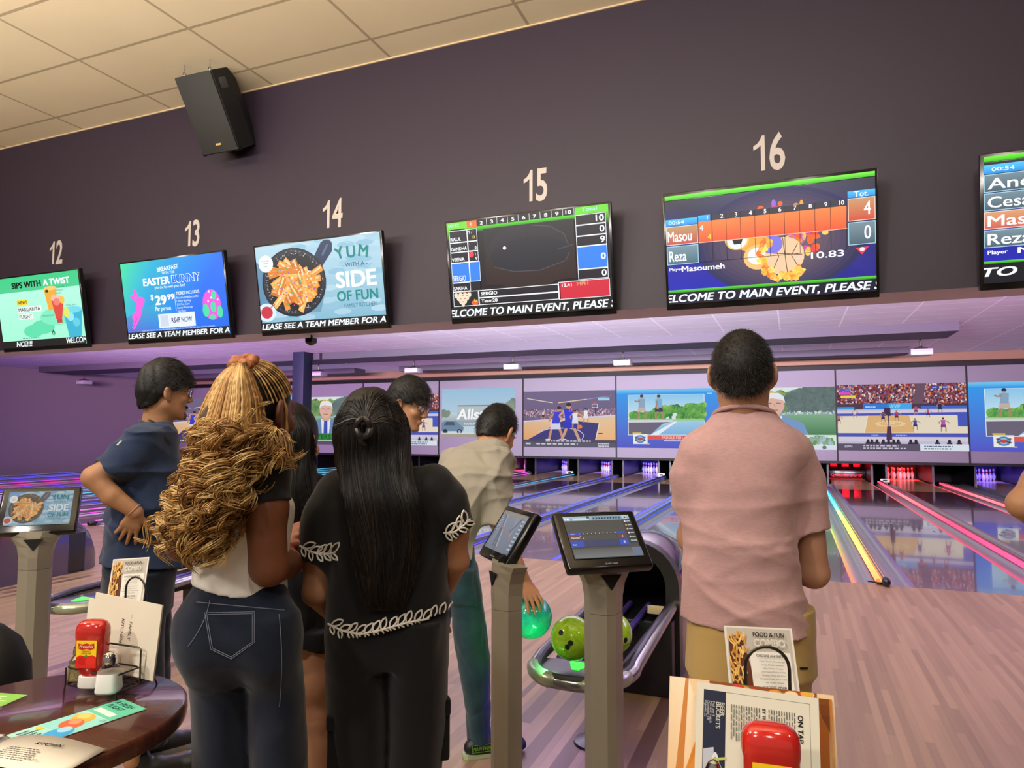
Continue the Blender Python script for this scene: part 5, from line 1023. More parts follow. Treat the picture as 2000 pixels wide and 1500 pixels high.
# right table: caddy, big menus, combo card and ketchup bottle close to the camera
yw = .22
ca2, cq2 = caddy('black wire caddy holding big menus at lower right', (-.018, 1.12, TZ), yw, .285, .125, .088, .006, .135)
kc2 = W(1503, 1700, 1.0); kc2 = np.array([-.040, 1.105, .985-.012]); ketchup('ketchup bottle standing cap down before the drinks menu, at lower right', kc2, facing(kc2)+.05, 1.06)
shaker('pepper shaker with chrome lid, left of the lower right ketchup bottle', (-.118, 1.080, .938), 0, mat('pepper', '8a7a50', .9), .152, .022, .3)
def burger(p):
    p.rect(0, 0, 1, 1, 'e8c89c'); p.poly([(0, 0), (.28, 0), (.24, .6), (.12, 1), (0, 1)], ['e0b070', 'f0d0a0', 'e8c090', 'f4e0c0', 'f0d8b4']); p.poly([(.10, .0), (.26, .0), (.24, .42), (.17, .60), (.08, .30)], 'd8882c'); p.poly([(.03, .0), (.09, .25), (.12, 1), (.10, 1), (.05, .4), (.0, .2)], 'c8803c'); p.ell(.19, .22, .07, .30, 'e0983c')
    p.rect(.25, .90, .9, 1, '8a4a24'); rg = random.Random(2)
    for i in range(40): p.ell(rg.uniform(.3, .85), rg.uniform(.90, .99), .04, .02, rg.choice(['c83a2c', 'e0b040', '5a8a2c', '6a3418', 'f0d8a0', '3a2018', 'd8983c']), 10)
    p.poly([(.84, .97), (.985, .97), (.985, .1), (.93, .0), (.80, 0), (.82, .5)], ['c8842c', 'b87020', 'e0b070', 'f0d8a8', 'e8c888', 'c07828']); p.poly([(.86, .95), (.96, .80), (.95, .30), (.90, .12), (.87, .45)], 'a85c18'); p.poly([(.88, .97), (.97, .97), (.965, .75), (.92, .85)], '7a4010')
def ontap(p):
    p.rect(0, 0, 1, 1, 'd9d4c0'); p.frame(.10, .24, .93, .955, .004, '8a8878'); p.rect(.06, .26, .245, .955, '20263a'); p.text('BEER', .20, .88, .03, 'f0efe4', .03, rot=-90); p.text('BUCKETS', .165, .88, .03, 'f0efe4', .03, rot=-90); rg = random.Random(4)
    for i in range(4): p.text(('Pick any 5', 'Mix and match', 'Domestic 18', 'Imports 22')[i], .135-i*.022, .88, .017, 'c8c8c4', .004, rot=-90)
    p.poly([(.065, .31), (.065, .56), (.15, .58), (.17, .29)], 'b8bcc4'); p.ell(.165, .43, .035, .12, 'd8dce0'); p.ell(.165, .43, .022, .09, '9aa04a'); 
    for y in (.35, .43, .5): p.line([(.15, y), (.255, y+.02)], .018, 'b8c060')
    p.text('ON TAP', .83, .87, .035, '24261f', .03, rot=-90); p.text('BY THE BOTTLE', .545, .88, .022, '24261f', .025, rot=-90)
    for j, (x, n_) in enumerate(((.80, 11), (.515, 12))):
        for i in range(n_):
            xx = x-i*.0205; L = rg.uniform(.16, .30); y = .88; p.lay += 1
            while y > .88-L: w = rg.uniform(.02, .06); p.rect(xx, y-w, xx+.007, y, '5a5a50', False); y -= w+.009
            p.rect(xx, .30, xx+.007, .335, '5a5a50', False)
    p.ell(.90, .30, .052, .042, 'd42a78'); p.greek(.87, .28, .93, .32, 3, 'f8c8dc', .5, 'c')
    p.rect(.06, 0, .95, .22, 'd4cfba'); p.text('FIZZY', .20, .21, .035, 'd03050', .04, rot=-90); p.text('FRUITY', .155, .21, .035, 'd03050', .04, rot=-90); p.rect(.27, 0, .29, .2, '5ab88a'); p.rect(.72, .165, .95, .2, '9ab89a'); p.text('SPIRITS', .74, .17, .025, '4a6a50', .02)
    for i in range(8): p.rect(.36+i*.04, .02, .367+i*.04, rg.uniform(.1, .17), '6a6a60')
sheet('large_menu', 'large menu with burger photograph, rear one in the lower right caddy', 'menu', [W(1300, 1622, 1.105), W(1640, 1672, 1.06), W(1633, 1354, 1.14), W(1309, 1325, 1.19)], .003, M_LAM, burger)
sheet('large_menu', 'large cream drinks menu headed ON TAP, front one at lower right', 'menu', [W(1352, 1640, 1.075), W(1600, 1676, 1.035), W(1606, 1363, 1.115), W(1362, 1333, 1.155)], .003, M_LAM, ontap)
sheet('combo_card', 'laminated FOOD & FUN COMBO card before the khaki trousers', 'menu card', [W(1440, 1545, 1.22), W(1580, 1552, 1.22), W(1553, 1223, 1.345), W(1417, 1227, 1.345)], .002, M_LAM, combo)
# dark chair back at the left frame edge
cc = W(-40, 1330, 2.15); t = thing('bar_chair', 'black chair back at the left edge behind the table', 'chair', (cc[0], cc[1], 0))
b = MB(); b.loft([[cc+np.array([.16*math.cos(a)*s, .13*math.sin(a)*s, dz]) for a in np.arange(20)*2*math.pi/20] for dz, s in ((-.14, .9), (-.05, 1.0), (.05, .95), (.12, .75), (.165, .4), (.175, .1))]); b.build('backrest', M_BLACK, t)
b = MB(); b.lathe((cc[0], cc[1], .62), [(.19, 0), (.20, .02), (.20, .05), (.17, .07)], n=28); b.build('seat', M_BLACK, t)
for a in (.8, 2.4, 3.9, 5.5):
    b = MB(); b.tube([(cc[0]+.14*math.cos(a), cc[1]+.14*math.sin(a), .62), (cc[0]+.2*math.cos(a), cc[1]+.2*math.sin(a), .0)], .016, 8); b.build('leg', M_BLACK, t)
b = MB()
for a in (.8, 2.4): b.tube([(cc[0]+.13*math.cos(a), cc[1]+.11*math.sin(a), .66), (cc[0]+.12*math.cos(a), cc[1]+.10*math.sin(a), cc[2]-.1)], .014, 8)
b.build('back_support', M_BLACK, t)
# ================================================================ people: smooth implicit bodies turned into meshes
from mathutils.bvhtree import BVHTree
class Field:
    """signed distance field built from blended primitives"""
    def __init__(s, vox): s.vox = vox; s.P = []
    def add(s, fn, lo, hi, k=0.02, op='+'): s.P.append((fn, None if lo is None else np.asarray(lo, float), None if hi is None else np.asarray(hi, float), k, op)); return s
    def cone(s, a, b, ra, rb, k=0.02, op='+', sq=None):
        a, b = np.asarray(a, float), np.asarray(b, float); ba = b-a; bb = ba@ba+1e-12; R = max(ra, rb)
        def fn(X, Y, Z):
            px, py, pz = X-a[0], Y-a[1], Z-a[2]; t = np.clip((px*ba[0]+py*ba[1]+pz*ba[2])/bb, 0, 1)
            return np.sqrt((px-ba[0]*t)**2+(py-ba[1]*t)**2+(pz-ba[2]*t)**2)-(ra+(rb-ra)*t)
        return s.add(fn, np.minimum(a, b)-R, np.maximum(a, b)+R, k, op)
    def chain(s, pts, rs, k=0.02):
        for i in range(len(pts)-1): s.cone(pts[i], pts[i+1], rs[i], rs[i+1], k)
        return s
    def ell(s, c, r, R=None, k=0.02, op='+'):
        c, r = np.asarray(c, float), np.asarray(r, float); R = np.eye(3) if R is None else np.asarray(R, float); M = r.max()
        def fn(X, Y, Z):
            p = (X-c[0], Y-c[1], Z-c[2]); q = [sum(R[i, j]*p[i] for i in range(3)) for j in range(3)]
            k0 = np.sqrt(sum((q[j]/r[j])**2 for j in range(3)))+1e-9; k1 = np.sqrt(sum((q[j]/r[j]**2)**2 for j in range(3)))+1e-9
            return k0*(k0-1)/k1
        return s.add(fn, c-M, c+M, k, op)
    def loft(s, rows, side, k=0.02, e=2.3, grow=0.0, op='+'):
        """rows: (centre, half width, half depth) from top to bottom, roughly vertical"""
        Cn = np.array([r[0] for r in rows], float); w = np.array([r[1] for r in rows])+grow; d = np.array([r[2] for r in rows])+grow
        o = np.argsort(Cn[:, 2]); Cn, w, d = Cn[o], w[o], d[o]; sd = nrm([side[0], side[1], 0]); fd = np.array([-sd[1], sd[0], 0]); z0, z1 = Cn[0, 2], Cn[-1, 2]
        zz = np.linspace(z0, z1, 80)
        def sm(v):
            q = np.interp(zz, Cn[:, 2], v); ker = np.hanning(9); ker /= ker.sum(); return np.convolve(np.pad(q, 4, mode='edge'), ker, 'valid')
        cx, cy, ww, dd = sm(Cn[:, 0]), sm(Cn[:, 1]), sm(w), sm(d)
        def fn(X, Y, Z):
            x = np.interp(Z, zz, cx); y = np.interp(Z, zz, cy); a = np.interp(Z, zz, ww); b = np.interp(Z, zz, dd)
            u = ((X-x)*sd[0]+(Y-y)*sd[1])/a; v = ((X-x)*fd[0]+(Y-y)*fd[1])/b
            q = ((np.abs(u)**e+np.abs(v)**e)**(1/e)-1)*np.minimum(a, b)
            return np.maximum(q, np.maximum(z0-Z, Z-z1))
        M = max(w.max(), d.max()); return s.add(fn, Cn.min(0)-[M, M, 0], Cn.max(0)+[M, M, 0], k, op)
    def sleeve(s, pts, rs, k=0.03, hollow=False):
        """tube of cloth with a clean open end"""
        P = [np.asarray(p, float) for p in pts]; dn = nrm(P[-1]-P[-2]); E_ = P[-1]; P2 = P[:-1]+[P[-1]+dn*.05]; R2 = list(rs)
        def fn(X, Y, Z):
            D_ = None
            for a, b, ra, rb in zip(P2[:-1], P2[1:], R2[:-1], R2[1:]):
                ba = b-a; px, py, pz = X-a[0], Y-a[1], Z-a[2]; t = np.clip((px*ba[0]+py*ba[1]+pz*ba[2])/(ba@ba), 0, 1)
                d = np.sqrt((px-ba[0]*t)**2+(py-ba[1]*t)**2+(pz-ba[2]*t)**2)-(ra+(rb-ra)*t)
                D_ = d if D_ is None else np.minimum(D_, d)-np.maximum(.03-np.abs(D_-d), 0)**2/.12
            pl = (X-E_[0])*dn[0]+(Y-E_[1])*dn[1]+(Z-E_[2])*dn[2]; o = np.maximum(D_, pl)
            return np.maximum(o, -np.maximum(D_+.0095, -(pl+.035))) if hollow else o
        M = max(rs); return s.add(fn, np.min(P, 0)-M, np.max(P, 0)+M, k)
    def cut(s, p, n):
        """keep the side of the plane that n points away from"""
        p, n = np.asarray(p, float), nrm(n)
        return s.add(lambda X, Y, Z: (X-p[0])*n[0]+(Y-p[1])*n[1]+(Z-p[2])*n[2], None, None, 0, '&')
    def folds(s, amp, n=7, seed=0, fx=22.0, fz=9.0, zf=None):
        s.P.append(('folds', amp, n, seed, (fx, fz, zf))); return s
    def mesh(s):
        pr = [p for p in s.P if p[0] != 'folds' and p[4] == '+']
        lo = np.min([p[1] for p in pr], 0)-.03; hi = np.max([p[2] for p in pr], 0)+.03; v = s.vox
        N = np.ceil((hi-lo)/v).astype(int)+1; F = np.full(N, 1.0, np.float32); ax = [(lo[i]+np.arange(N[i])*v) for i in range(3)]
        for p in s.P:
            if p[0] == 'folds':
                _, amp, n, seed, (fx, fz, zf) = p; idx = np.nonzero(np.abs(F) < .03); rg = np.random.default_rng(seed)
                Q = np.stack([ax[i][idx[i]] for i in range(3)], 1); f = np.zeros(len(Q))
                for i in range(n):
                    kv = rg.normal(size=3)*[fx, fx, fz]; ph = rg.uniform(0, 6.28); w1 = rg.normal(size=3)*5; w2 = rg.normal(size=3)*7
                    r_ = 1-np.abs(np.sin(Q@kv*.75+ph+1.3*np.sin(Q@w1+ph*2))); f += (r_**2-.35)*np.clip(.5+.8*np.sin(Q@w2+ph*3), 0, 1)*1.6
                g = amp*f/math.sqrt(n)
                if zf: g = g*np.interp(Q[:, 2], zf[0], zf[1])
                F[idx] += g.astype(np.float32); continue
            fn, l, h, k, op = p
            if l is None: i0, i1 = np.zeros(3, int), N
            else:
                m = max(k, 0)+3*v; i0 = np.maximum(np.floor((l-m-lo)/v).astype(int), 0); i1 = np.minimum(np.ceil((h+m-lo)/v).astype(int)+1, N)
                if (i1 <= i0).any(): continue
            sl = tuple(slice(a, b) for a, b in zip(i0, i1))
            d = fn(ax[0][sl[0]][:, None, None], ax[1][sl[1]][None, :, None], ax[2][sl[2]][None, None, :]).astype(np.float32); A = F[sl]
            if op == '+':
                F[sl] = np.minimum(A, d)-(np.maximum(k-np.abs(A-d), 0)**2/(4*k) if k > 0 else 0)
            elif op == '-': d = -d; F[sl] = np.maximum(A, d)+(np.maximum(k-np.abs(A-d), 0)**2/(4*k) if k > 0 else 0)
            elif op == '&': F[sl] = np.maximum(A, d)
        return surf_nets(F, lo, v)
def surf_nets(F, lo, v):
    S = F < 0; c = np.zeros(tuple(n-1 for n in F.shape), np.int8)
    for i in (0, 1):
        for j in (0, 1):
            for k in (0, 1): c += S[i:F.shape[0]-1+i, j:F.shape[1]-1+j, k:F.shape[2]-1+k]
    act = (c > 0) & (c < 8); I, J, K = np.nonzero(act); n = len(I); idm = np.full(act.shape, -1, np.int32); idm[act] = np.arange(n)
    acc = np.zeros((n, 3)); cnt = np.zeros(n)
    cor = [(i, j, k) for i in (0, 1) for j in (0, 1) for k in (0, 1)]; val = {q: F[I+q[0], J+q[1], K+q[2]] for q in cor}
    for a in cor:
        for d in range(3):
            if a[d]: continue
            b = tuple(a[e]+(e == d) for e in range(3)); fa, fb = val[a], val[b]; m = (fa < 0) != (fb < 0)
            t = np.where(m, fa/(fa-fb+1e-12), 0); p = np.tile(np.array(a, float), (n, 1)); p[:, d] += t; acc[m] += p[m]; cnt[m] += 1
    V = lo+v*(np.stack([I, J, K], 1)+acc/cnt[:, None]); Fs = []
    for d in range(3):
        sa = [slice(None)]*3; sb = [slice(None)]*3; sa[d] = slice(0, -1); sb[d] = slice(1, None)
        A, B = S[tuple(sa)], S[tuple(sb)]; e = A != B; e1, e2 = [x for x in range(3) if x != d]
        q = np.stack(np.nonzero(e), 1); ok = (q[:, e1] > 0) & (q[:, e2] > 0) & (q[:, e1] < F.shape[e1]-1) & (q[:, e2] < F.shape[e2]-1); q = q[ok]; ins = A[tuple(q.T)]
        o1 = np.zeros(3, int); o1[e1] = 1; o2 = np.zeros(3, int); o2[e2] = 1
        f = np.stack([idm[tuple((q-x).T)] for x in (o1+o2, o2, 0*o1, o1)], 1)
        flip = ins if d != 1 else ~ins
        f = np.where(flip[:, None], f, f[:, ::-1]); Fs.append(f)
    Fq = np.concatenate(Fs); return V, Fq[(Fq >= 0).all(1)]
def put(name, parent, field, m):
    V, Fq = field.mesh(); return link(name, mesh_np(name, V-ORG[parent.name], Fq, m), parent)
def strands(name, parent, P, r, m, ns=3, mi=None):
    """P (n,k,3) centre lines, r (n,k) or (k,) radii -> one mesh of fine tubes"""
    P = np.asarray(P, float); n, k, _ = P.shape; r = np.broadcast_to(np.asarray(r, float), (n, k))
    T = np.gradient(P, axis=1); T /= np.linalg.norm(T, axis=2, keepdims=True)+1e-9
    ref = np.array([.31, .52, .8]); X = np.cross(T, ref); X /= np.linalg.norm(X, axis=2, keepdims=True)+1e-9; Y = np.cross(T, X)
    a = np.arange(ns)*2*math.pi/ns
    V = P[:, :, None, :]+r[:, :, None, None]*(np.cos(a)[None, None, :, None]*X[:, :, None, :]+np.sin(a)[None, None, :, None]*Y[:, :, None, :])
    i, j, q = np.meshgrid(np.arange(n), np.arange(k-1), np.arange(ns), indexing='ij'); b = i*k*ns+j*ns; q2 = (q+1) % ns
    Fq = np.stack([b+q, b+q2, b+ns+q2, b+ns+q], -1).reshape(-1, 4)
    me = mesh_np(name, V.reshape(-1, 3)-ORG[parent.name], Fq, m)
    if mi is not None: me.polygons.foreach_set('material_index', np.repeat(np.asarray(mi, np.int32), (k-1)*ns))
    return link(name, me, parent)
def rotm(f, pitch=0.0, roll=0.0):
    """head frame: columns right, forward, up; f horizontal facing, pitch>0 looks up"""
    f = nrm([f[0], f[1], 0]); r = np.array([f[1], -f[0], 0]); u = np.array([0, 0, 1.])
    f2 = f*math.cos(pitch)+u*math.sin(pitch); u2 = -f*math.sin(pitch)+u*math.cos(pitch)
    r3 = r*math.cos(roll)+u2*math.sin(roll); u3 = -r*math.sin(roll)+u2*math.cos(roll)
    return np.array([r3, f2, u3]).T
def head(fd, Hc, R, s=1.0, neck=None, nr=(.054, .058), face=True):
    L = lambda *p: np.asarray(Hc)+R@(np.array(p)*s)
    fd.ell(L(0, -.018, .028), np.array([.075, .094, .092])*s, R, 0)
    fd.ell(L(0, .033, -.03), np.array([.060, .060, .085])*s, R, .03)
    for x in (-1, 1): fd.cone(L(.046*x, .0, -.055), L(.020*x, .072, -.098), .021*s, .016*s, .03)
    fd.ell(L(0, .082, -.100), np.array([.020, .016, .015])*s, R, .02)
    if face:
        fd.cone(L(-.034, .078, .034), L(.034, .078, .034), .011*s, .011*s, .02)
        for x in (-1, 1):
            fd.ell(L(.033*x, .096, .012), np.array([.017, .012, .012])*s, R, .012, '-'); fd.ell(L(.038*x, .066, -.02), np.array([.024, .020, .02])*s, R, .02)
            fd.ell(L(.033*x, .078, .013), np.array([.0155, .011, .010])*s, R, .004)
        fd.cone(L(0, .088, .026), L(0, .112, -.018), .008*s, .0115*s, .010); fd.ell(L(0, .102, -.026), np.array([.017, .013, .009])*s, R, .008)
        fd.ell(L(0, .094, -.056), np.array([.023, .010, .0055])*s, R, .006); fd.ell(L(0, .091, -.068), np.array([.020, .010, .0065])*s, R, .006)
    for x in (-1, 1):
        ER = R@np.array([[math.cos(.5*x), -math.sin(.5*x), 0], [math.sin(.5*x), math.cos(.5*x), 0], [0, 0, 1]])
        fd.ell(L(.086*x, -.014, -.004), np.array([.0085, .021, .033])*s, ER, .006); fd.ell(L(.094*x, -.006, .0), np.array([.006, .010, .018])*s, ER, .004, '-'); fd.ell(L(.078*x, -.002, -.034), np.array([.007, .010, .010])*s, ER, .008)
    if neck is not None: fd.cone(L(0, -.028, -.055), neck, nr[0]*s, nr[1], .03)
def hand(fd, wr, d, n, side=1, curl=(.3, .3, .35, .4), thumb=(.7, .75, .3), s=1.0, spread=.10, tcurl=.25):
    """palm plus five separate jointed fingers; n points out of the palm, side picks the thumb's side"""
    wr = np.asarray(wr, float); d = nrm(d); n = nrm(np.asarray(n, float)-d*np.dot(n, d)); w = np.cross(d, n)*side
    kn = [wr+d*(.088+o)*s+w*x*s for x, o in ((.031, -.004), (.0105, .002), (-.010, -.001), (-.029, -.010))]
    for q, p in enumerate(kn): fd.cone(wr+w*(.016-.010*q)*s+d*.01*s, p, .0165*s, .0108*s, .010)
    fd.cone(kn[0]-d*.02*s, kn[3]-d*.015*s, .011*s, .010*s, .012)
    for q, (p, Ln, c) in enumerate(zip(kn, (.070, .078, .072, .056), curl)):
        a = 0.0; dd = nrm(d+w*spread*(1.2-q*.8)); prev = p
        for z, (fr, r0, r1, m_) in enumerate(((.44, .0096, .0086, .5), (.31, .0086, .0078, 1.0), (.25, .0078, .0062, .8))):
            a += c*m_; v = dd*math.cos(a)+n*math.sin(a); nx = prev+v*Ln*fr*s; fd.cone(prev, nx, r0*s, r1*s, .003); prev = nx
    t0 = wr+d*.022*s+w*.022*s; td = nrm(d*thumb[0]+w*thumb[1]+n*thumb[2]); t1 = t0+td*.042*s; td2 = nrm(td+d*tcurl+n*.1); t2 = t1+td2*.034*s; t3 = t2+nrm(td2+d*tcurl*.6)*.026*s
    fd.cone(t0, t1, .0155*s, .0115*s, .010); fd.cone(t1, t2, .0108*s, .0098*s, .004); fd.cone(t2, t3, .0098*s, .0074*s, .004)
HLY = [-.13, -.08, -.045, -.012, .022, .045, .065, .085, .12]
def hair_cap(fd, Hc, R, s, thick=.012, line=(-.085, -.072, -.058, -.012, .006, .034, .056, .066, .07), top=0.0, jit=0.0):
    L = np.asarray(Hc)+R@(np.array([0, -.018, .028+top*.5])*s); r = (np.array([.075+thick*.6, .094+thick, .092+thick+top]))*s
    fd.ell(L, r, R, 0); fd.cone(np.asarray(Hc)+R@(np.array([0, -.052, -.01])*s), np.asarray(Hc)+R@(np.array([0, -.055, -.055])*s), (.062+thick*.6)*s, (.048+thick*.5)*s, .03)
    H = np.asarray(Hc, float)
    def g(X, Y, Z):
        p = (X-H[0], Y-H[1], Z-H[2]); x, y, z = [sum(R[i, j]*p[i] for i in range(3))/s for j in range(3)]
        e = jit*np.sin(x*140+2*np.sin(y*60))+jit*.6*np.sin(x*310+y*200)
        return (np.interp(y, HLY, line)-z+e)*s*.85
    fd.add(g, None, None, 0, '&')
def short_strands(name, parent, capobj, Hc, R, s, n, ln, m, seed, flow=(0, .6, .2), up=.5, rad=.0011, zmin=-.06):
    V = np.empty(len(capobj.data.vertices)*3, np.float32); capobj.data.vertices.foreach_get('co', V); V = V.reshape(-1, 3)+ORG[parent.name]
    Nn = np.empty(len(capobj.data.vertices)*3, np.float32); capobj.data.vertices.foreach_get('normal', Nn); Nn = Nn.reshape(-1, 3)
    rg = np.random.default_rng(seed); loc = (V-np.asarray(Hc))@R/s; ok = np.nonzero((np.linalg.norm((loc-[0, -.018, .028])/[.075, .094, .092], axis=1) > 1.0) & (loc[:, 2] > zmin))[0]
    i = rg.choice(ok, n); p = V[i].astype(float); nn = Nn[i].astype(float); fl = R@np.array(flow)
    dirn = nn*up+fl[None, :]*(.35+.65*np.clip(loc[i, 2:3]/.1, 0, 1))+rg.normal(0, .22, (n, 3)); dirn /= np.linalg.norm(dirn, axis=1, keepdims=True)
    L = ln*rg.uniform(.5, 1.2, (n, 1)); k = 5; t = np.linspace(0, 1, k)
    P = (p-nn*.003)[:, None, :]+dirn[:, None, :]*(L[:, :, None]*t[None, :, None])-np.array([0, 0, 1.0])*(L[:, :, None]*.45*t[None, :, None]**2)
    return strands(name, parent, P, rad*(1-.8*t), m)
def shoe(parent, ank, toe, m, sole, Ls=.27, name='shoe'):
    ank = np.asarray(ank, float); d = nrm([toe[0], toe[1], 0]); s = np.array([d[1], -d[0], 0]); g = np.array([ank[0], ank[1], 0.0])
    fd = Field(.006); fd.cone(g-d*.035+[0, 0, .045], g+d*.06+[0, 0, .05], .036, .040, .02); fd.cone(g+d*.05+[0, 0, .045], g+d*(Ls-.10)+[0, 0, .030], .042, .034, .02); fd.cone(g+[0, 0, .05], g+[0, 0, .10], .040, .037, .02); fd.ell(g+d*(Ls-.105)+s*.006+[0, 0, .03], (.045, .045, .034), None, .02)
    fd.cut(g+[0, 0, .018], (0, 0, -1)); o = put(name, parent, fd, m)
    out = [(-.075, .02), (-.06, .034), (0, .038), (.07, .042), (.13, .046), (.165, .040), (.185, .018)]
    ol = [g+d*x+s*y for x, y in out]+[g+d*x-s*y for x, y in out[::-1]]; b = MB(); b.prism([np.array([*p[:2], .001]) for p in ol], (0, 0, .019)); b.build('sole', sole, o)
    return o
def person(lab, base, cat='person'): return thing('person', lab, cat, (base[0], base[1], 0))
def view(u, D):
    """directions seen from the camera: lateral, away"""
    p = W(u, 845, D); f = nrm([p[0], p[1], 0]); return np.array([f[1], -f[0], 0]), f
def rows(D, L, off=0.0):
    out = []
    for q in L:
        v, a, b_, dp = q[:4]; dd = D+(q[4] if len(q) > 4 else 0); out.append((W((a+b_)/2, v, dd), (b_-a)/2*dd/F_PX, dp))
    return out
def skin(name, col): return mat(name, col, .5, spec=.35, sss=.12, bump=.02, bscale=300)
def cloth(name, col, **k): return mat(name, col, .85, spec=.15, sheen=.15, bump=.06, bscale=420, **k)
BLK_HAIR = mat('black_hair', '0b0909', .55, spec=.3); BLK_HAIR2 = mat('black_hair_sheen', '1c1613', .42, spec=.45)
M_DENIM = cloth('dark_denim', '161d2c', var=.25, vscale=14); M_SHOEB = mat('shoe_black', '121214', .5); M_SOLE = mat('sole_grey', '8a8a86', .6)

def ray_on(o):
    """photo pixel -> point on an object's surface seen from the camera's side"""
    V = np.empty(len(o.data.vertices)*3, np.float32); o.data.vertices.foreach_get('co', V); V = V.reshape(-1, 3)+ORG[o.name]
    Fq = np.empty(len(o.data.loops), np.int32); o.data.loops.foreach_get('vertex_index', Fq)
    T = BVHTree.FromPolygons(V.tolist(), Fq.reshape(-1, 4).tolist()); org = Vector(CAM)
    def f(u, v, out=.002):
        d = Vector(nrm(W(u, v, 1.0)-CAM)); q, nn, _, _ = T.ray_cast(org, d)
        if q is None: q, nn, _, _ = T.find_nearest(Vector(W(u, v, np.linalg.norm(np.asarray(V.mean(0))-CAM))))
        nn = np.array(nn); nn = nn if nn@np.array(d) < 0 else -nn
        return np.array(q)+nn*out
    return f
# ---------------------------------------------------------------- man in the pink t-shirt
D = 1.9; sd, fw2 = view(1455, D); G = W(1455, 1000, D)
t = person('man seen from behind in a dusty pink t-shirt and khaki trousers', G)
SK = skin('skin_olive', 'a97d63'); Hc = W(1450, 732, D); R = rotm(fw2+sd*.04, -.08)
TS = [(806, 1398, 1508, .065), (822, 1385, 1522, .085), (845, 1362, 1552, .10), (880, 1345, 1568, .115), (930, 1340, 1556, .12), (1000, 1336, 1545, .125), (1100, 1334, 1552, .13), (1180, 1333, 1572, .135), (1262, 1337, 1590, .14)]
fd = Field(.005); head(fd, Hc, R, .94, W(1455, 830, D+.01), (.058, .066)); fd.loft(rows(D, TS[:-1]), sd, .03, grow=-.02)
el = W(1588, 1118, D); fd.chain([W(1552, 892, D), W(1581, 1010, D-.005), el], [.038, .037, .041], .02); wr = W(1500, 1105, D+.30); fd.chain([el, (el+wr)/2, wr], [.042, .040, .027], .012)
el2 = W(1352, 1050, D+.10); wr2 = W(1440, 1110, D+.34); fd.chain([W(1368, 890, D), el2, wr2], [.042, .038, .027], .03)
hand(fd, wr, wr-el, fw2*-.2+[0, 0, -1], 1, (.9, .9, 1, 1)); hand(fd, wr2, wr2-el2, [0, 0, -1], -1, (.9, .9, 1, 1))
for u_ in (1406, 1520): q = W(u_, 1300, D); fd.cone(q, [q[0], q[1], .1], .05, .035, .02)
put('body', t, fd, SK)
fd = Field(.0055); fd.loft(rows(D, TS+[(1320, 1340, 1592, .14)]), sd, .0)
fd.sleeve([W(1545, 888, D), W(1566, 940, D), W(1582, 1036, D-.01)], [.060, .057, .054], .04); fd.sleeve([W(1368, 888, D), W(1352, 930, D+.02), W(1348, 990, D+.05)], [.058, .054, .050], .04)
fd.folds(.0022, 5, 3, 26, 26); fd.folds(-.009, 6, 8, 12, 26, (np.array([W(1450, v, D)[2] for v in (1240, 1180, 1080, 980, 900)]), [1.2, 1.0, .8, .45, .2]))
hA, hB = W(1335, 1232, D-.12), W(1590, 1250, D-.12); fd.cut((hA+hB)/2, -np.cross(sd*1+np.array([0, 0, (hB-hA)[2]/np.linalg.norm(hB-hA)]), fw2))
M_PINK = cloth('dusty_pink_jersey', 'b38e8c', var=.09, vscale=70, stretch=(1, 1, 7)); put('t_shirt', t, fd, M_PINK)
b = MB(); a = np.linspace(0, 2*math.pi, 41)[:-1]; cN = W(1453, 812, D); b.tube([cN+sd*.080*math.cos(q)+fw2*(.074*math.sin(q)-.004)+np.array([0, 0, -.026*math.sin(q)-.002]) for q in a], .0065, 8, closed=True); b.build('collar', M_PINK, t)
fd = Field(.007); KH = [(1180, 1352, 1578, .115), (1222, 1350, 1580, .12), (1300, 1356, 1572, .09)]
fd.loft(rows(D, KH), sd, .0); 
for u0, u1, u2, u3 in ((1350, 1464, 1368, 1452), (1462, 1580, 1474, 1562)):
    fd.loft(rows(D, [(1200, u0+14, u1-12, .07), (1300, u0, u1, .10), (1420, u0+3, u1-3, .105), (1600, u2, u3, .085), (1800, u2+6, u3-6, .075), (1880, u2+8, u3-8, .07)]), sd, .05, 2.1)
fd.folds(.003, 7, 5, 22, 9); M_KHAKI = cloth('khaki_cotton', 'a98c55'); tr = put('trousers', t, fd, M_KHAKI)
RK = ray_on(tr); b = MB(); b.tube([RK(u, 1305, .001) for u in (1562, 1567, 1572, 1576)], .003, 6); b.build('zip', M_GLOSSBLACK, tr)
fd = Field(.0035); hair_cap(fd, Hc, R, .94, .010, (-.085, -.068, -.05, .004, .02, .045, .06, .068, .075), jit=.003); fd.folds(.0012, 5, 2, 120, 120); cap = put('hair', t, fd, BLK_HAIR)
short_strands('cropped_strands', t, cap, Hc, R, .94, 4200, .013, mat('salt_pepper_hair', '2a2521', .5), 4, (0, -.2, -.35), .75, .0008, -.075)
for s_, u_ in ((-1, 1404), (1, 1522)): a0 = W(u_, 1350, D); shoe(t, (a0[0], a0[1]), fw2, M_SHOEB, M_SOLE)

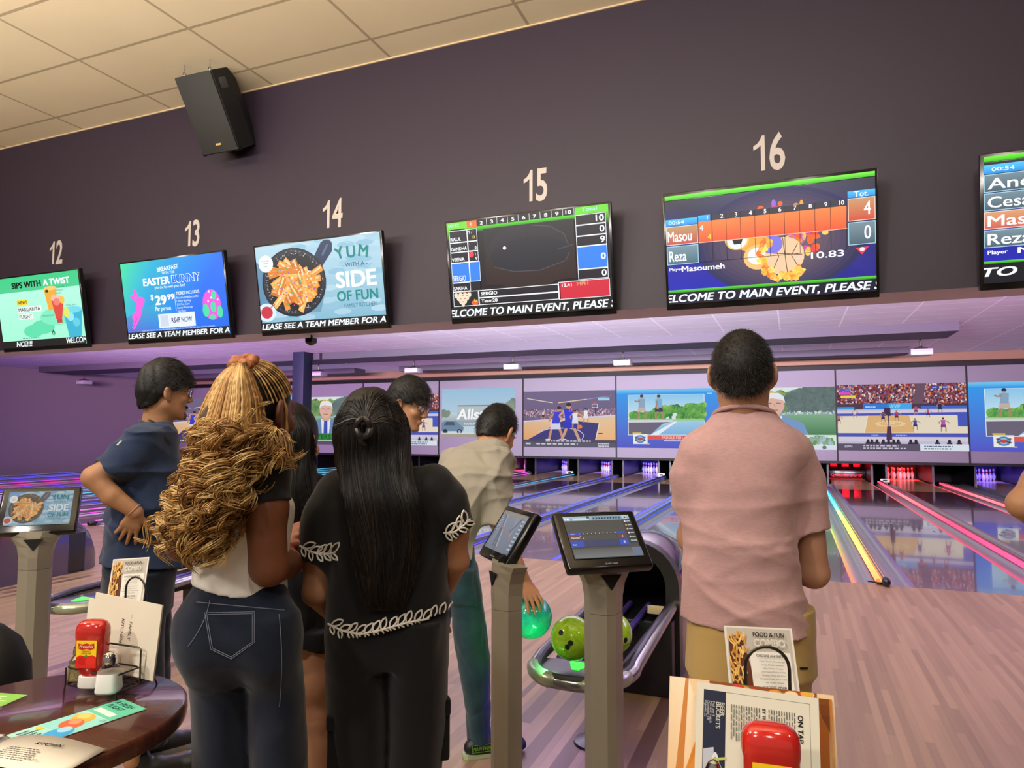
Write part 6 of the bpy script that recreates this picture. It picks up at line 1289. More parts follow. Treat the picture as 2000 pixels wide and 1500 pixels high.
# ---------------------------------------------------------------- woman in the black top with white leaf trim
D = 1.75; sd, fw2 = view(740, D); G = W(755, 1000, D)
t = person('woman with long straight black hair, black top edged in white leaf embroidery, black cargo trousers', G)
t['label'] = 'woman with long straight black hair, black top edged in white leaf embroidery'
SK = skin('skin_brown', 'a07152'); Hc = W(727, 858, D); R = rotm(fw2+sd*.35, -.12)
TS = [(918, 690, 795, .06), (930, 672, 828, .075), (950, 652, 862, .095), (985, 643, 872, .11), (1040, 645, 872, .115), (1120, 646, 874, .115), (1180, 643, 882, .12), (1260, 640, 888, .125)]
fd = Field(.005); head(fd, Hc, R, .93, W(735, 940, D), (.046, .052)); fd.loft(rows(D, TS[:-1]), sd, .03, grow=-.02)
el = W(616, 1158, D-.02); wr = W(690, 1228, D+.20); fd.chain([W(660, 965, D), W(620, 1080, D), el], [.045, .034, .031], .03); fd.chain([el, (el+wr)/2, wr], [.032, .030, .021], .01)
el2 = W(892, 1095, D+.02); wr2 = W(840, 1195, D+.22); fd.chain([W(848, 955, D), W(886, 1035, D), el2], [.045, .033, .031], .03); fd.chain([el2, (el2+wr2)/2, wr2], [.032, .030, .021], .01)
hand(fd, wr, wr-el+fw2*.1, [0, 0, -1], 1, (.6, .6, .7, .8), s=.9); hand(fd, wr2, wr2-el2, [0, 0, -1], -1, (.6, .6, .7, .8), s=.9)
for u_ in (702, 812): q = W(u_, 1260, D); fd.cone(q, [q[0], q[1], .1], .05, .03, .02)
put('body', t, fd, SK)
M_BTOP = cloth('black_linen', '131315'); M_EMB = mat('white_cord', 'd9d4c6', .7); M_BCARGO = cloth('black_twill', '0d0d0f')
hemA, hemB = W(640, 1252, D-.12), W(887, 1208, D-.12); hn = nrm(np.cross(hemB-hemA, fw2)); hn = hn if hn[2] < 0 else -hn
fd = Field(.0055); fd.loft(rows(D, TS), sd, 0)
SL = [(W(660, 962, D), .056), (W(640, 1010, D), .056), (W(621, 1090, D-.005), .0535)]; SR = [(W(846, 952, D), .056), (W(866, 985, D), .054), (W(892, 1040, D), .047)]
for S_ in (SL, SR): fd.sleeve([q[0] for q in S_], [q[1] for q in S_], .04)
fd.cut((hemA+hemB)/2, hn); fd.folds(.002, 6, 6, 22, 10); fd.folds(.006, 5, 12, 12, 12); top = put('top', t, fd, M_BTOP)
# white corded leaves along hem and cuffs, laid on the cloth
RT_ = ray_on(top)
def leafband(b, path, ang, n, L, r=.0024):
    """cord stem with looped leaves both sides, laid on the cloth; path and lengths in photo pixels"""
    b.tube([RT_(*path(q), .003) for q in np.linspace(0, 1, 60)], r, 6)
    for i in range(n):
        t0 = (i+.35)/n; p = np.array(path(t0)); tg = np.array(path(min(1, t0+.02)))-np.array(path(max(0, t0-.02))); base = math.atan2(tg[1], tg[0])
        for sg, sc in ((-1, 1.0), (1, .72)):
            a_ = base+sg*ang+(.15*math.sin(i*1.9)); d_ = np.array([math.cos(a_), math.sin(a_)]); e_ = np.array([-d_[1], d_[0]]); pts = []
            for q in np.linspace(0, 1, 10): pts.append(p+d_*q*L*sc+e_*math.sin(q*math.pi)**.8*.21*L*sc)
            for q in np.linspace(1, 0, 10)[1:]: pts.append(p+d_*q*L*sc-e_*math.sin(q*math.pi)**.8*.21*L*sc)
            b.tube([RT_(*q, .003) for q in pts], r*.9, 5)
b = MB()
leafband(b, lambda q: (643+q*242, np.interp(q, [0, .12, .25, .38, .5, .62, .8, 1], [1218, 1232, 1238, 1232, 1224, 1216, 1207, 1192])), .85, 15, 25)
b.build('hem_embroidery', M_EMB, top)
for (ua, va, ub, vb), n_ in (((588, 1066, 657, 1078), 5), ((866, 1040, 916, 1014), 4)):
    b = MB(); leafband(b, lambda q: (ua+(ub-ua)*q, va+(vb-va)*q+9*math.sin(q*math.pi)), .85, n_, 26); b.build('cuff_embroidery', M_EMB, top)
fd = Field(.007); CG = [(1180, 648, 872, .105), (1230, 640, 874, .12), (1290, 645, 866, .10)]
fd.loft(rows(D, CG), sd, 0)
for u0, u1, u2, u3 in ((637, 757, 648, 755), (756, 873, 758, 860)):
    fd.loft(rows(D, [(1200, u0+8, u1-4, .11), (1300, u0, u1, .12), (1400, u0+5, u1, .115), (1520, u2, u3, .095), (1750, u2+2, u3-2, .09), (2000, u2+2, u3-2, .09)]), sd, .02, 2.1)
fd.folds(.003, 7, 9, 20, 10); tr = put('cargo_trousers', t, fd, M_BCARGO)
for (u0, u1, v0, v1, dd) in ((640, 680, 1395, 1500, -.075), (856, 878, 1362, 1480, -.03)):
    p0 = W((u0+u1)/2, (v0+v1)/2, D+dd); b = MB(); Rp = np.array([sd, fw2, [0, 0, 1]]).T; w_ = (u1-u0)*D/F_PX; h_ = (v1-v0)*D/F_PX
    b.box(p0, (w_, .03, h_), 0, Rp, .008); b.build('cargo_pocket', M_BCARGO, tr); b = MB(); b.box(p0+np.array([0, 0, h_*.36])-fw2*.008, (w_*1.08, .03, h_*.26), 0, Rp, .006); b.build('pocket_flap', M_BCARGO, tr)
for u_ in (700, 813): a0 = W(u_, 1560, D); shoe(t, (a0[0], a0[1]), fw2, M_SHOEB, M_SOLE)
# hair: cap, twisted half-up knot and a long sheet of strands
fd = Field(.005); hair_cap(fd, Hc, R, .95, .018, (-.12, -.12, -.11, -.06, -.02, .02, .05, .066, .072)); 
HR = [(830, 668, 792, .075, -.02), (880, 665, 796, .075, -.04), (930, 672, 802, .062, -.08), (980, 678, 822, .045, -.115), (1040, 690, 828, .032, -.122), (1110, 700, 812, .026, -.128), (1165, 708, 795, .016, -.13), (1190, 728, 782, .006, -.13)]
fd.loft(rows(D, HR), sd, .03, 2.0); fd.folds(.0028, 8, 4, 70, 3); hobj = put('hair', t, fd, BLK_HAIR); RH = ray_on(hobj)
def lay(u_, v_, lift, seed):
    rq = np.random.default_rng(seed); n_, k_ = u_.shape; o_ = rq.uniform(.0, 1, (n_, 1))*lift+np.zeros((1, k_)); return np.array([[RH(u_[i, j], v_[i, j], .0005+o_[i, j]) for j in range(k_)] for i in range(n_)])
rg = np.random.default_rng(3); n = 2700; k = 20; tt = np.linspace(0, 1, k); th = rg.uniform(-1.35, 1.35, n); st = rg.uniform(-.1, .35, n); ln = rg.uniform(.75, 1.06, n)
vv = [790, 815, 850, 900, 950, 1000, 1060, 1120, 1170, 1200]; cu = [728, 728, 730, 731, 737, 748, 758, 757, 752, 752]; hw = [44, 66, 70, 68, 67, 74, 70, 58, 46, 32]; dp = [.06, .105, .122, .130, .155, .172, .176, .172, .166, .156]
T_ = np.clip(st[:, None]+(ln-st)[:, None]*tt[None], 0, 1.08); v_ = 785+T_*415; u_ = np.interp(v_, vv, cu)+np.interp(v_, vv, hw)*np.sin(th)[:, None]*1.02+6*np.sin(T_*9+th[:, None]*7)*T_+rg.normal(0, 2.0, (n, 1)); dd = D-np.interp(v_, vv, dp)*(.35+.65*np.cos(th)[:, None])-rg.uniform(0, .006, (n, 1))
P = lay(u_, v_, .006, 1)
strands('long_strands', t, P, .00072*np.interp(tt, [0, .1, .8, 1], [.6, 1, 1, .25]), [BLK_HAIR, BLK_HAIR2, mat('brown_hair', '3a2a20', .4, spec=.5)], 3, rg.choice([0, 1, 2], n, p=[.66, .24, .10]))
rg2 = np.random.default_rng(5); n = 420; k = 12; tt = np.linspace(0, 1, k); a0 = rg2.uniform(-.1, 3.2, n)      # strands swept back to the knot
x0 = 726+70*np.cos(a0)*rg2.uniform(.9, 1, n); y0 = 850-84*np.sin(a0)*rg2.uniform(.7, 1.0, n); u_ = x0[:, None]+(712-x0)[:, None]*tt; v_ = y0[:, None]+(832-y0)[:, None]*tt-(14*np.sin(tt*math.pi))[None]; rr = np.hypot((u_-728)/72, (v_-858)/95); dd = D-.118*np.sqrt(np.clip(1-rr**2*.92, .0, 1))-.004-.022*tt[None]
P = lay(u_, v_, .006, 2)
strands('swept_strands', t, P, .0013, [BLK_HAIR, BLK_HAIR2], 3, rg2.choice([0, 1], n))
b = MB()
for j in range(3): b.tube([W(710+14*math.cos(q+j*2.1)*(1-j*.1), 836+18*math.sin(q+j*2.1), D-.150-.008*math.sin(q*2+j)) for q in np.linspace(0, 5.5, 22)], .0075, 8)
b.tube([W(712-q*3*math.sin(q), 846+q*7, D-.148) for q in np.linspace(0, 3.5, 8)], [.012, .012, .012, .011, .010, .008, .006, .003], 8); b.tube([W(u, v, D-.13) for u, v in ((705, 822), (690, 818), (675, 822), (662, 828), (650, 832))], [.004, .003, .002, .0015, .0008], 5); b.build('hair_knot', BLK_HAIR2, t)

# ---------------------------------------------------------------- woman with golden braids
D = 1.62; sd, fw2 = view(470, D); G = W(478, 1000, D)
t = person('woman with long curled golden braids, white top with black sleeves and blue jeans', G)
SK = skin('skin_deep', '6b4029'); Hc = W(501, 805, D); FD3 = nrm(fw2*.75+sd*.75); R = rotm(FD3, -.18)
TS = [(884, 470, 520, .05), (900, 440, 532, .075), (925, 420, 545, .10), (960, 404, 556, .115), (985, 398, 571, .12), (1010, 394, 570, .12), (1060, 388, 561, .115), (1110, 385, 556, .115), (1150, 382, 557, .12), (1215, 378, 562, .12)]
fd = Field(.005); head(fd, Hc, R, .95, W(487, 900, D), (.046, .050)); fd.loft(rows(D, TS[:-1]), sd, .03, grow=-.016)
el = W(526, 1108, D-.09); wr = W(586, 1096, D+.23); fd.chain([W(506, 915, D-.06), W(520, 990, D-.09), el], [.044, .042, .040], .03); fd.chain([el, (el+wr)/2, wr], [.040, .036, .024], .012)
el2 = W(358, 1062, D+.02); wr2 = W(545, 1066, D+.17); fd.chain([W(405, 935, D), W(372, 1010, D), el2], [.048, .042, .040], .03); fd.chain([el2, W(440, 1085, D+.20), wr2], [.040, .036, .025], .012)
hand(fd, wr, fw2-sd*.25, [0, 0, -1], -1, (.5, .5, .6, .7), s=.92); hand(fd, wr2, W(586, 1040, D+.13)-wr2, _fw*.4+np.array([0, 0, -.4]), -1, (.35, .4, .5, .6), (.7, .6, .3), .95, .2)
for u_ in (432, 540): q = W(u_, 1260, D); fd.cone(q, [q[0], q[1], .1], .05, .03, .02)
bo = put('body', t, fd, [SK, skin('skin_palm', 'a5664f')]); hc_ = W(572, 1050, D+.15)-ORG[t.name]
for p_ in bo.data.polygons:
    if (np.array(p_.center)-hc_)@(np.array(p_.center)-hc_) < .0085: p_.material_index = 1
M_WHITE = cloth('white_cotton', 'd9d4cc'); M_BSLV = cloth('black_cotton', '1a1a1c')
fd = Field(.0055); fd.loft(rows(D, TS), sd, 0); hv = np.cross(W(557, 1178, D-.11)-W(383, 1154, D-.11), fw2); fd.cut((W(383, 1154, D-.11)+W(557, 1178, D-.11))/2, -hv if hv[2] > 0 else hv); fd.folds(.0015, 5, 4, 22, 9); fd.folds(-.006, 5, 7, 10, 28, (np.array([W(470, v, D)[2] for v in (1170, 1120, 1060, 950)]), [1.3, 1, .3, .15])); top = put('raglan_top', t, fd, M_WHITE)
fd = Field(.005); fd.sleeve([W(494, 897, D-.03), W(512, 922, D-.075), W(520, 984, D-.09)], [.040, .056, .0525], .03); fd.folds(.0015, 5, 4, 22, 9); put('sleeve', t, fd, M_BSLV)
fd = Field(.005); fd.sleeve([W(425, 902, D), W(405, 930, D), W(383, 985, D)], [.038, .052, .050], .03); put('sleeve', t, fd, M_BSLV)
fd = Field(.006); JN = [(1138, 392, 550, .105), (1160, 382, 556, .115), (1190, 364, 566, .125), (1222, 357, 576, .135), (1262, 362, 580, .13), (1310, 378, 580, .09)]
fd.loft(rows(D, JN), sd, 0)
for L_ in ([(1200, 366, 470, .11), (1262, 362, 478, .12), (1300, 370, 483, .115), (1350, 376, 484, .105), (1420, 380, 484, .10), (1520, 378, 483, .09), (1700, 384, 478, .075), (1900, 392, 466, .06), (2100, 398, 458, .055)], [(1200, 462, 570, .11), (1262, 470, 580, .12), (1300, 478, 586, .115), (1350, 483, 594, .105), (1420, 486, 596, .10), (1520, 492, 603, .09), (1700, 500, 598, .075), (1900, 510, 590, .06), (2100, 516, 580, .055)]): fd.loft(rows(D, L_), sd, .02, 2.1)
fd.ell(W(412, 1232, D-.07), (.066, .064, .08), None, .07); fd.ell(W(520, 1238, D-.07), (.066, .064, .08), None, .07)
fd.folds(.0014, 6, 3, 22, 14); fd.folds(-.004, 6, 31, 10, 40, (np.array([.3, .75, .95, 1.1]), [1.0, .9, .3, .2])); jn = put('jeans', t, fd, M_DENIM)
RJ = ray_on(jn); M_STITCH = mat('jean_stitch', '6a7080', .8); b = MB()
pk = [(400, 1197), (497, 1195), (497, 1255), (452, 1287), (412, 1268), (400, 1197)]
for s_ in (1, .92):
    pts = []
    for (a_, c_), (e_, f_) in zip(pk[:-1], pk[1:]):
        for q in np.linspace(0, 1, 9)[:-1]: pts.append(RJ(450+(a_+(e_-a_)*q-450)*s_, 1240+(c_+(f_-c_)*q-1240)*s_, .0006))
    b.tube(pts, .0009, 5, closed=True)
b.build('pocket_stitching', M_STITCH, jn); b = MB()
b.tube([RJ(384+q*172, 1176+16*q, .0006) for q in np.linspace(0, 1, 30)], .0009, 5); b.tube([RJ(410-14*q-28*q*q, 1172+90*q, .0006) for q in np.linspace(0, 1, 20)], .0009, 5); b.tube([RJ(545+5*math.sin(q*3), 1200+180*q, .0006) for q in np.linspace(0, 1, 24)], .0009, 5); b.build('seam_stitching', M_STITCH, jn)
for u_ in (430, 540): a0 = W(u_, 1480, D); shoe(t, (a0[0], a0[1]), fw2, M_SHOEB, M_SOLE)
# hair: dark cap, cornrows, braids fanning from the scrunchie, then loose curls
M_GOLD = [mat('honey_hair', 'b0854a', .42, spec=.4), mat('gold_hair', 'cfab6e', .4, spec=.4), mat('amber_hair', '7d5630', .5, spec=.3)]
fd = Field(.004); hair_cap(fd, Hc, R, .95, .006, (-.09, -.08, -.07, -.02, .01, .04, .055, .066, .072)); put('hair_cap', t, fd, BLK_HAIR)
SCR = W(478, 716, D-.045); rg = np.random.default_rng(8)
inv = [715, 740, 780, 830, 880, 940, 1000, 1040, 1075]; lu = [444, 423, 400, 378, 362, 342, 326, 334, 362]; ru = [490, 496, 512, 520, 508, 470, 438, 434, 428]; dpv = [.08, .12, .135, .15, .155, .165, .165, .155, .14]
fd = Field(.006); fd.loft(rows(D, [(v, a+14, b_-14, d_*.62, -.075) for v, a, b_, d_ in list(zip(inv, lu, ru, dpv))[1:]]), sd, 0, 2.0); fd.folds(.008, 8, 4, 40, 14); put('hair_mass', t, fd, mat('deep_amber_hair', '38200e', .7))
def fan(u0, v0, x, v, ph):            # point on the hair surface: x in -1..1 across
    a, c_ = np.interp(v, inv, lu), np.interp(v, inv, ru); return (a+c_)/2+x*(c_-a)/2
n = 190; k = 80; tt = np.linspace(0, 1, k); x = rg.uniform(-1.0, 1.0, n); ve = rg.uniform(850, 985, n)
v_ = 709+(ve-709)[:, None]*tt; xx = x[:, None]*np.clip(.55+tt*3.5, .55, 1)[None]; u_ = fan(0, 0, xx, v_, 0); dpt = np.interp(v_, inv, dpv); dd = D-.03-dpt*np.sqrt(np.clip(1-xx**2*.9, 0, 1))-rg.uniform(0, .012, (n, 1))
toP = lambda u_, v_, dd: CAM+(_fw[None, None]+_rt*((u_-1000)/F_PX)[..., None]-_up*((v_-750)/F_PX)[..., None])*dd[..., None]
P = toP(u_, v_, dd); rb = .0027*(1+.2*np.sin(tt*k*1.05)); strands('braids', t, P, rb, M_GOLD, 6, rg.choice([0, 1, 2], n, p=[.55, .25, .2]))
# ringlets
cl = []; cm = []; kk = 34; q = np.linspace(0, 1, kk)
for i in range(300):
    v0 = 800+(1042-800)*rg.uniform(0, 1)**.6; xx = rg.uniform(-1.02, 1.0); a, c_ = np.interp(v0, inv, lu), np.interp(v0, inv, ru); u0 = (a+c_)/2+xx*(c_-a)/2; dp = np.interp(v0, inv, dpv); d0 = D-.045-dp*math.sqrt(max(0, 1-xx*xx*.9))-rg.uniform(-.01, .02)
    p0 = W(u0, v0, d0); turns = rg.uniform(.8, 1.9); r0 = rg.uniform(.011, .030); ax = nrm(np.array([0, 0, -1.0])+rg.normal(0, .35, 3)); X_, Y_ = basis(ax); ph = rg.uniform(0, 6.28); L = rg.uniform(.04, .085)
    cl.append(p0+ax*(q[:, None]*L)+r0*np.interp(q, [0, .3, 1], [.5, 1, .75])[:, None]*(np.cos(ph+q*turns*6.28)[:, None]*X_+np.sin(ph+q*turns*6.28)[:, None]*Y_)); cm.append(rg.choice([0, 1, 2], p=[.5, .33, .17]))
for i in range(45):          # curls over the right shoulder below the ear
    u0, v0 = rg.uniform(478, 528), rg.uniform(838, 896); p0 = W(u0, v0, D-.13-rg.uniform(0, .03)); ax = nrm(np.array([0, 0, -.4])+sd*rg.uniform(.0, .6)+rg.normal(0, .3, 3)); X_, Y_ = basis(ax); ph = rg.uniform(0, 6.28); r0 = rg.uniform(.010, .02); L = rg.uniform(.04, .08)
    cl.append(p0+ax*(q[:, None]*L)+r0*(np.cos(ph+q*7)[:, None]*X_+np.sin(ph+q*7)[:, None]*Y_)); cm.append(rg.choice([0, 1, 2]))
cl = np.array(cl); jit = [cl]; jm = [np.array(cm)]
for z in range(8): jit.append(cl+rg.normal(0, .0046, (len(cl), 1, 3))+rg.normal(0, .0012, cl.shape).cumsum(1)*.12); jm.append(np.array(cm))
strands('curls', t, np.concatenate(jit), .00118*np.interp(q, [0, .2, .85, 1], [.7, 1, 1, .3]), M_GOLD, 3, np.concatenate(jm))
# cornrows running from the right hairline up to the scrunchie and two thin face braids
n = 15; k = 34; tt = np.linspace(0, 1, k); P = []
for i in range(n):
    f_ = i/(n-1); e0 = np.array([.045-.075*f_ if False else .074, .075-.15*f_, .055-.03*f_]); loc0 = np.array([.030+.045*min(1, f_*1.6), .088-.13*f_, .085-.075*f_]); loc1 = (R.T@(SCR-Hc))/.95; row = []
    for q_ in tt:
        l_ = loc0+(loc1-loc0)*q_; g_ = (l_-[0, -.018, .028])/np.array([.0815, .1005, .0985]); l_ = np.array([0, -.018, .028])+g_/np.linalg.norm(g_)*np.array([.0835, .1025, .1005]); row.append(Hc+R@(l_*.95))
    P.append(row)
strands('cornrows', t, np.array(P),   .0018*(1+.3*np.sin(tt*k*1.05)), M_GOLD, 6, [i % 3 for i in range(n)])
P = []
for (pts) in (((551, 765), (559, 800), (560, 850), (556, 900), (558, 960), (562, 1000)), ((548, 830), (540, 850), (528, 872), (518, 885), (505, 895), (498, 905))):
    pu = np.interp(np.linspace(0, 1, 40), np.linspace(0, 1, 6), [p[0] for p in pts]); pv = np.interp(np.linspace(0, 1, 40), np.linspace(0, 1, 6), [p[1] for p in pts]); P.append([W(a, c_, D-.02) for a, c_ in zip(pu, pv)])
strands('face_braids', t, np.array(P), .0034*(1+.28*np.sin(np.arange(40)*1.05)), M_GOLD, 6, [0, 0])
b = MB(); a = np.linspace(0, 2*math.pi, 49)[:-1]; X_, Y_ = basis(nrm(SCR-Hc)); SC2 = SCR+nrm(SCR-Hc)*.010; b.tube([SC2+(.020+.006*math.sin(q*7))*(math.cos(q)*X_+math.sin(q)*Y_)+nrm(SCR-Hc)*.005*math.sin(q*5) for q in a], .0115, 12, closed=True); b.build('scrunchie', mat('rust_scrunchie', '9c5a2e', .6), t)
b = MB(); el_ = Hc+R@(np.array([.086, .0, -.045])*.95); b.tube([el_+_rt*.007*math.cos(q)+np.array([0, 0, .009*math.sin(q)-.006]) for q in np.linspace(0, 6.28, 17)[:-1]], .0014, 6, closed=True); b.build('earring', mat('gold_ring', 'd8a850', .25, metal=1), t)
# ---------------------------------------------------------------- man in the navy t-shirt, hand on hip
D = 3.2; sd, fw2 = view(290, D); G = W(285, 1000, D)
t = person('man with glasses in a navy t-shirt, hand on hip, in profile at left', G)
SK = skin('skin_tan', 'a37757'); Hc = W(325, 768, D); R = rotm(sd*.97+fw2*.20, -.10); HS = .98
TS = [(822, 288, 334, .07), (835, 262, 340, .12), (860, 232, 345, .18), (900, 220, 347, .20), (950, 218, 346, .20), (1000, 217, 345, .19), (1060, 210, 348, .18), (1120, 204, 351, .18), (1160, 204, 351, .18)]
fd = Field(.006); head(fd, Hc, R, HS, W(306, 832, D), (.058, .064)); fd.loft(rows(D, TS[:-2]), sd, .03, grow=-.022)
S0, el, wr = W(262, 878, D-.17), W(183, 932, D-.26), W(266, 1000, D-.22); fd.chain([S0, W(232, 905, D-.20), el], [.062, .050, .046], .03); fd.chain([el, W(218, 968, D-.25), wr], [.046, .042, .029], .012)
hand(fd, wr, W(246, 1046, D-.205)-wr, fw2, 1, (.15, .18, .25, .3), (.5, .95, .1), 1.02, .22)
el2 = W(300, 970, D+.24); fd.chain([W(306, 875, D+.16), el2, W(285, 1045, D+.22)], [.05, .044, .03], .03); hand(fd, W(285, 1045, D+.22), [0, 0, -1], -sd, 1, (.4, .4, .5, .5))
for dd in (-.08, .08): q = W(270, 1170, D+dd); fd.cone(q, [q[0], q[1], .1], .05, .035, .02)
body = put('body', t, fd, SK)
M_NAVYT = cloth('navy_jersey', '27344f')
fd = Field(.006); fd.loft(rows(D, TS), sd, 0); fd.sleeve([W(276, 866, D-.15), W(252, 888, D-.18), W(208, 920, D-.235)], [.078, .076, .070], .05)
hA, hB = W(205, 1108, D-.16), W(350, 1120, D-.16); hv = np.cross(hB-hA, fw2); fd.cut((hA+hB)/2, -hv if hv[2] > 0 else hv); fd.folds(.005, 6, 5, 22, 18); fd.folds(-.020, 6, 9, 12, 16); shirt = put('t_shirt', t, fd, M_NAVYT)
RS_ = ray_on(shirt)
b = MB(); b.tube([RS_(u, v, .001) for u, v in ((229, 870), (233, 866), (238, 861))], .004, 6); b.build('back_print', mat('white_print', 'dcdcdc', .6), shirt)
b = MB(); P = [W(u, v, D-dz) for u, v, dz in ((288, 815, .03), (295, 822, .075), (306, 832, .098), (318, 844, .105), (327, 855, .10), (333, 866, .08))]; b.tube(P, .011, 8, flat=.35); b.build('lanyard', mat('lanyard_black', '17181b', .6), t)
b = MB(); a = np.linspace(0, 2*math.pi, 33)[:-1]; cN = W(308, 838, D); b.tube([cN+sd*.072*math.cos(q)+fw2*.07*math.sin(q)+np.array([0, 0, -.035*math.cos(q)]) for q in a], .008, 8, closed=True); b.build('collar', M_NAVYT, t)
fd = Field(.007); fd.loft(rows(D, [(1085, 212, 345, .15), (1130, 208, 336, .16), (1190, 208, 330, .15)]), sd, 0)
for dd, uo, ft in ((-.09, 0, -.02), (.09, 12, .16)):
    fd.loft(rows(D+dd, [(1120, 212+uo, 318+uo, .10), (1190, 212+uo, 316+uo, .10), (1300, 222+uo, 316+uo, .09), (1400, 236+uo, 314+uo, .08), (1455, 244+uo, 312+uo, .075)]), sd, .03, 2.1)
fd.folds(.005, 7, 4, 18, 12); put('jeans', t, fd, M_DENIM)
M_BLUE = mat('shoe_blue_toe', '2f86c8', .5)
for dd, uo in ((-.09, 0), (.17, 34)):
    q = W(278+uo, 1440, D+dd); o = shoe(t, q, sd*.95+fw2*.2, M_SHOEB, M_SOLE, .31); g = np.array([q[0], q[1], 0])+nrm(sd*.95+fw2*.2)*.20
    b = MB(); b.lathe(g+nrm(sd*.95+fw2*.2)*.014+[0, 0, .019], [(.0475, 0), (.0478, .018), (.040, .036), (.022, .047), (.002, .050)], n=18); b.build('toe_cap', M_BLUE, o)
fd = Field(.0045); hair_cap(fd, Hc, R, HS, .020, (-.085, -.078, -.045, .026, .012, .040, .054, .058, .06), .018, .004); fd.folds(.005, 6, 6, 60, 30); cap = put('hair', t, fd, BLK_HAIR)
short_strands('hair_strands', t, cap, Hc, R, HS, 2600, .034, [BLK_HAIR2], 6, (.0, .9, .1), .3, .0013, .02)
def glasses(t, Hc, R, s, fr='1a1614'):
    L = lambda *p: np.asarray(Hc)+R@(np.array(p)*s); b = MB()
    for x in (-1, 1):
        b.tube([L(x*.034+.024*math.cos(q), .104-.006*abs(math.cos(q)), .008+.017*math.sin(q)) for q in np.linspace(0, 2*math.pi, 25)[:-1]], .0017*s, 6, closed=True); b.tube([L(x*.058, .098, .014), L(x*.080, .05, .014), L(x*.084, .0, .012), L(x*.082, -.018, .0)], .0016*s, 6)
    b.tube([L(-.010, .106, .012), L(0, .110, .015), L(.010, .106, .012)], .0014*s, 6); g_ = b.build('glasses', mat('glasses_frame', fr, .3), t)
    b = MB()
    for x in (-1, 1): b.add([L(x*.034+.023*math.cos(q), .1035-.006*abs(math.cos(q)), .008+.016*math.sin(q)) for q in np.linspace(0, 2*math.pi, 25)[:-1]], [tuple(range(24))])
    b.build('lens', mat('lens_glass', 'ffffff', .03, trans=1.0), g_)
def face_bits(t, Hc, R, s, beard=True, skin_=None):
    L = lambda *p: np.asarray(Hc)+R@(np.array(p)*s); b = MB(); b2 = MB()
    for x in (-1, 1):
        b.sphere(L(x*.033, .0795, .013), .0118*s, 14, 10); b2.sphere(L(x*.033, .0865, .013), .0062*s, 12, 8)
    e_ = b.build('eyes', mat('eye_white', 'd8d2c8', .2), t); b2.build('iris', mat('iris_brown', '1c100a', .15), e_)
    b = MB()
    for x in (-1, 1): b.tube([L(x*.014, .0925, .032), L(x*.032, .0925, .038), L(x*.054, .080, .033)], [.003, .0042, .002], 6)
    b.build('eyebrows', BLK_HAIR, t); b = MB(); b.tube([L(x, .0955-abs(x)*.12, -.062) for x in np.linspace(-.021, .021, 9)], [.001]+[.0026]*7+[.001], 6); b.build('lips', mat('lip_brown', '7c4638', .5), t)
    if beard:
        Vb = np.empty(len(skin_.data.vertices)*3, np.float32); skin_.data.vertices.foreach_get('co', Vb); BV_ = BVHTree.FromPolygons((Vb.reshape(-1, 3)+ORG[skin_.name]).tolist(), [tuple(p.vertices) for p in skin_.data.polygons])
        rg = np.random.default_rng(2); n = 420; x = rg.uniform(-1, 1, n); pts = np.array([L(.026*q, .100-.010*abs(q)**2, -.046+rg.uniform(-.004, .004)-.008*abs(q)) for q in x[:220]]+[L(.030*q, .092-.016*q*q+rg.uniform(-.003, .002), -.088+rg.uniform(-.022, .010)) for q in x[220:]])
        pts = np.array([np.array(BV_.find_nearest(Vector(q_))[0]) for q_ in pts]); dr = R@np.array([0, .35, -.9]); P = pts[:, None, :]+np.linspace(0, 1, 4)[None, :, None]*.006*(dr+rg.normal(0, .3, (n, 3)))[:, None, :]; strands('facial_hair', t, P, .0006, BLK_HAIR)
glasses(t, Hc, R, HS); face_bits(t, Hc, R, HS, True, body)
b = MB(); a = np.linspace(0, 2*math.pi, 25)[:-1]; ax = nrm(wr-el); X_, Y_ = basis(ax); b.tube([wr-ax*.012+.0325*(math.cos(q)*X_+math.sin(q)*Y_) for q in a], .0022, 6, closed=True); b.build('wristband', mat('cord_band', 'b08a70', .6), t)

# ---------------------------------------------------------------- stooping bowler in the grey shirt
D = 3.42; sd, fw2 = view(935, D); G = W(905, 1000, D)
t = person('man in a grey button shirt and jeans stooping to roll the teal ball', G)
SK = skin('skin_light', 'b9855f'); Hc = W(971, 846, D+.28); FDb = nrm(sd*.62+fw2*.85); R = rotm(FDb, -.62, -.05); HS = 1.12
TS = [(858, 932, 990, .08, .24), (868, 905, 1000, .115, .21), (890, 868, 1003, .15, .16), (920, 850, 998, .165, .11), (960, 846, 972, .16, .06), (1000, 849, 950, .155, .03), (1050, 853, 930, .16, 0), (1100, 858, 922, .16, -.02), (1130, 858, 922, .155, -.02)]
fd = Field(.006); head(fd, Hc, R, HS, W(962, 888, D+.20), (.058, .064)); fd.loft(rows(D, TS[:-2]), sd, .03, grow=-.04)
S0, el, wr = W(976, 908, D+.06), W(966, 1008, D-.02), W(1024, 1134, D-.03); fd.chain([S0, el], [.040, .040], .03); fd.chain([el, (el*.45+wr*.55), wr], [.040, .043, .031], .012)
bc = c3; nb = nrm(bc-(wr+np.array([0, 0, -.02])))
hd = nrm(W(1046, 1178, D-.12)-wr); hand(fd, wr, hd, bc-(wr+hd*.09), -1, (.22, .26, .3, .36), (.75, .6, .35), 1.08, .16, .35)
S2 = W(880, 905, D+.22); e2 = W(850, 990, D+.42); w2 = W(835, 1060, D+.55); fd.chain([S2, e2, w2], [.040, .040, .03], .03); hand(fd, w2, w2-e2, -sd, 1)
for (h_, k_, a_) in ((W(893, 1090, D-.02), W(922, 1275, D-.06), W(937, 1425, D-.06)),): fd.chain([h_, k_, a_], [.07, .05, .035], .03)
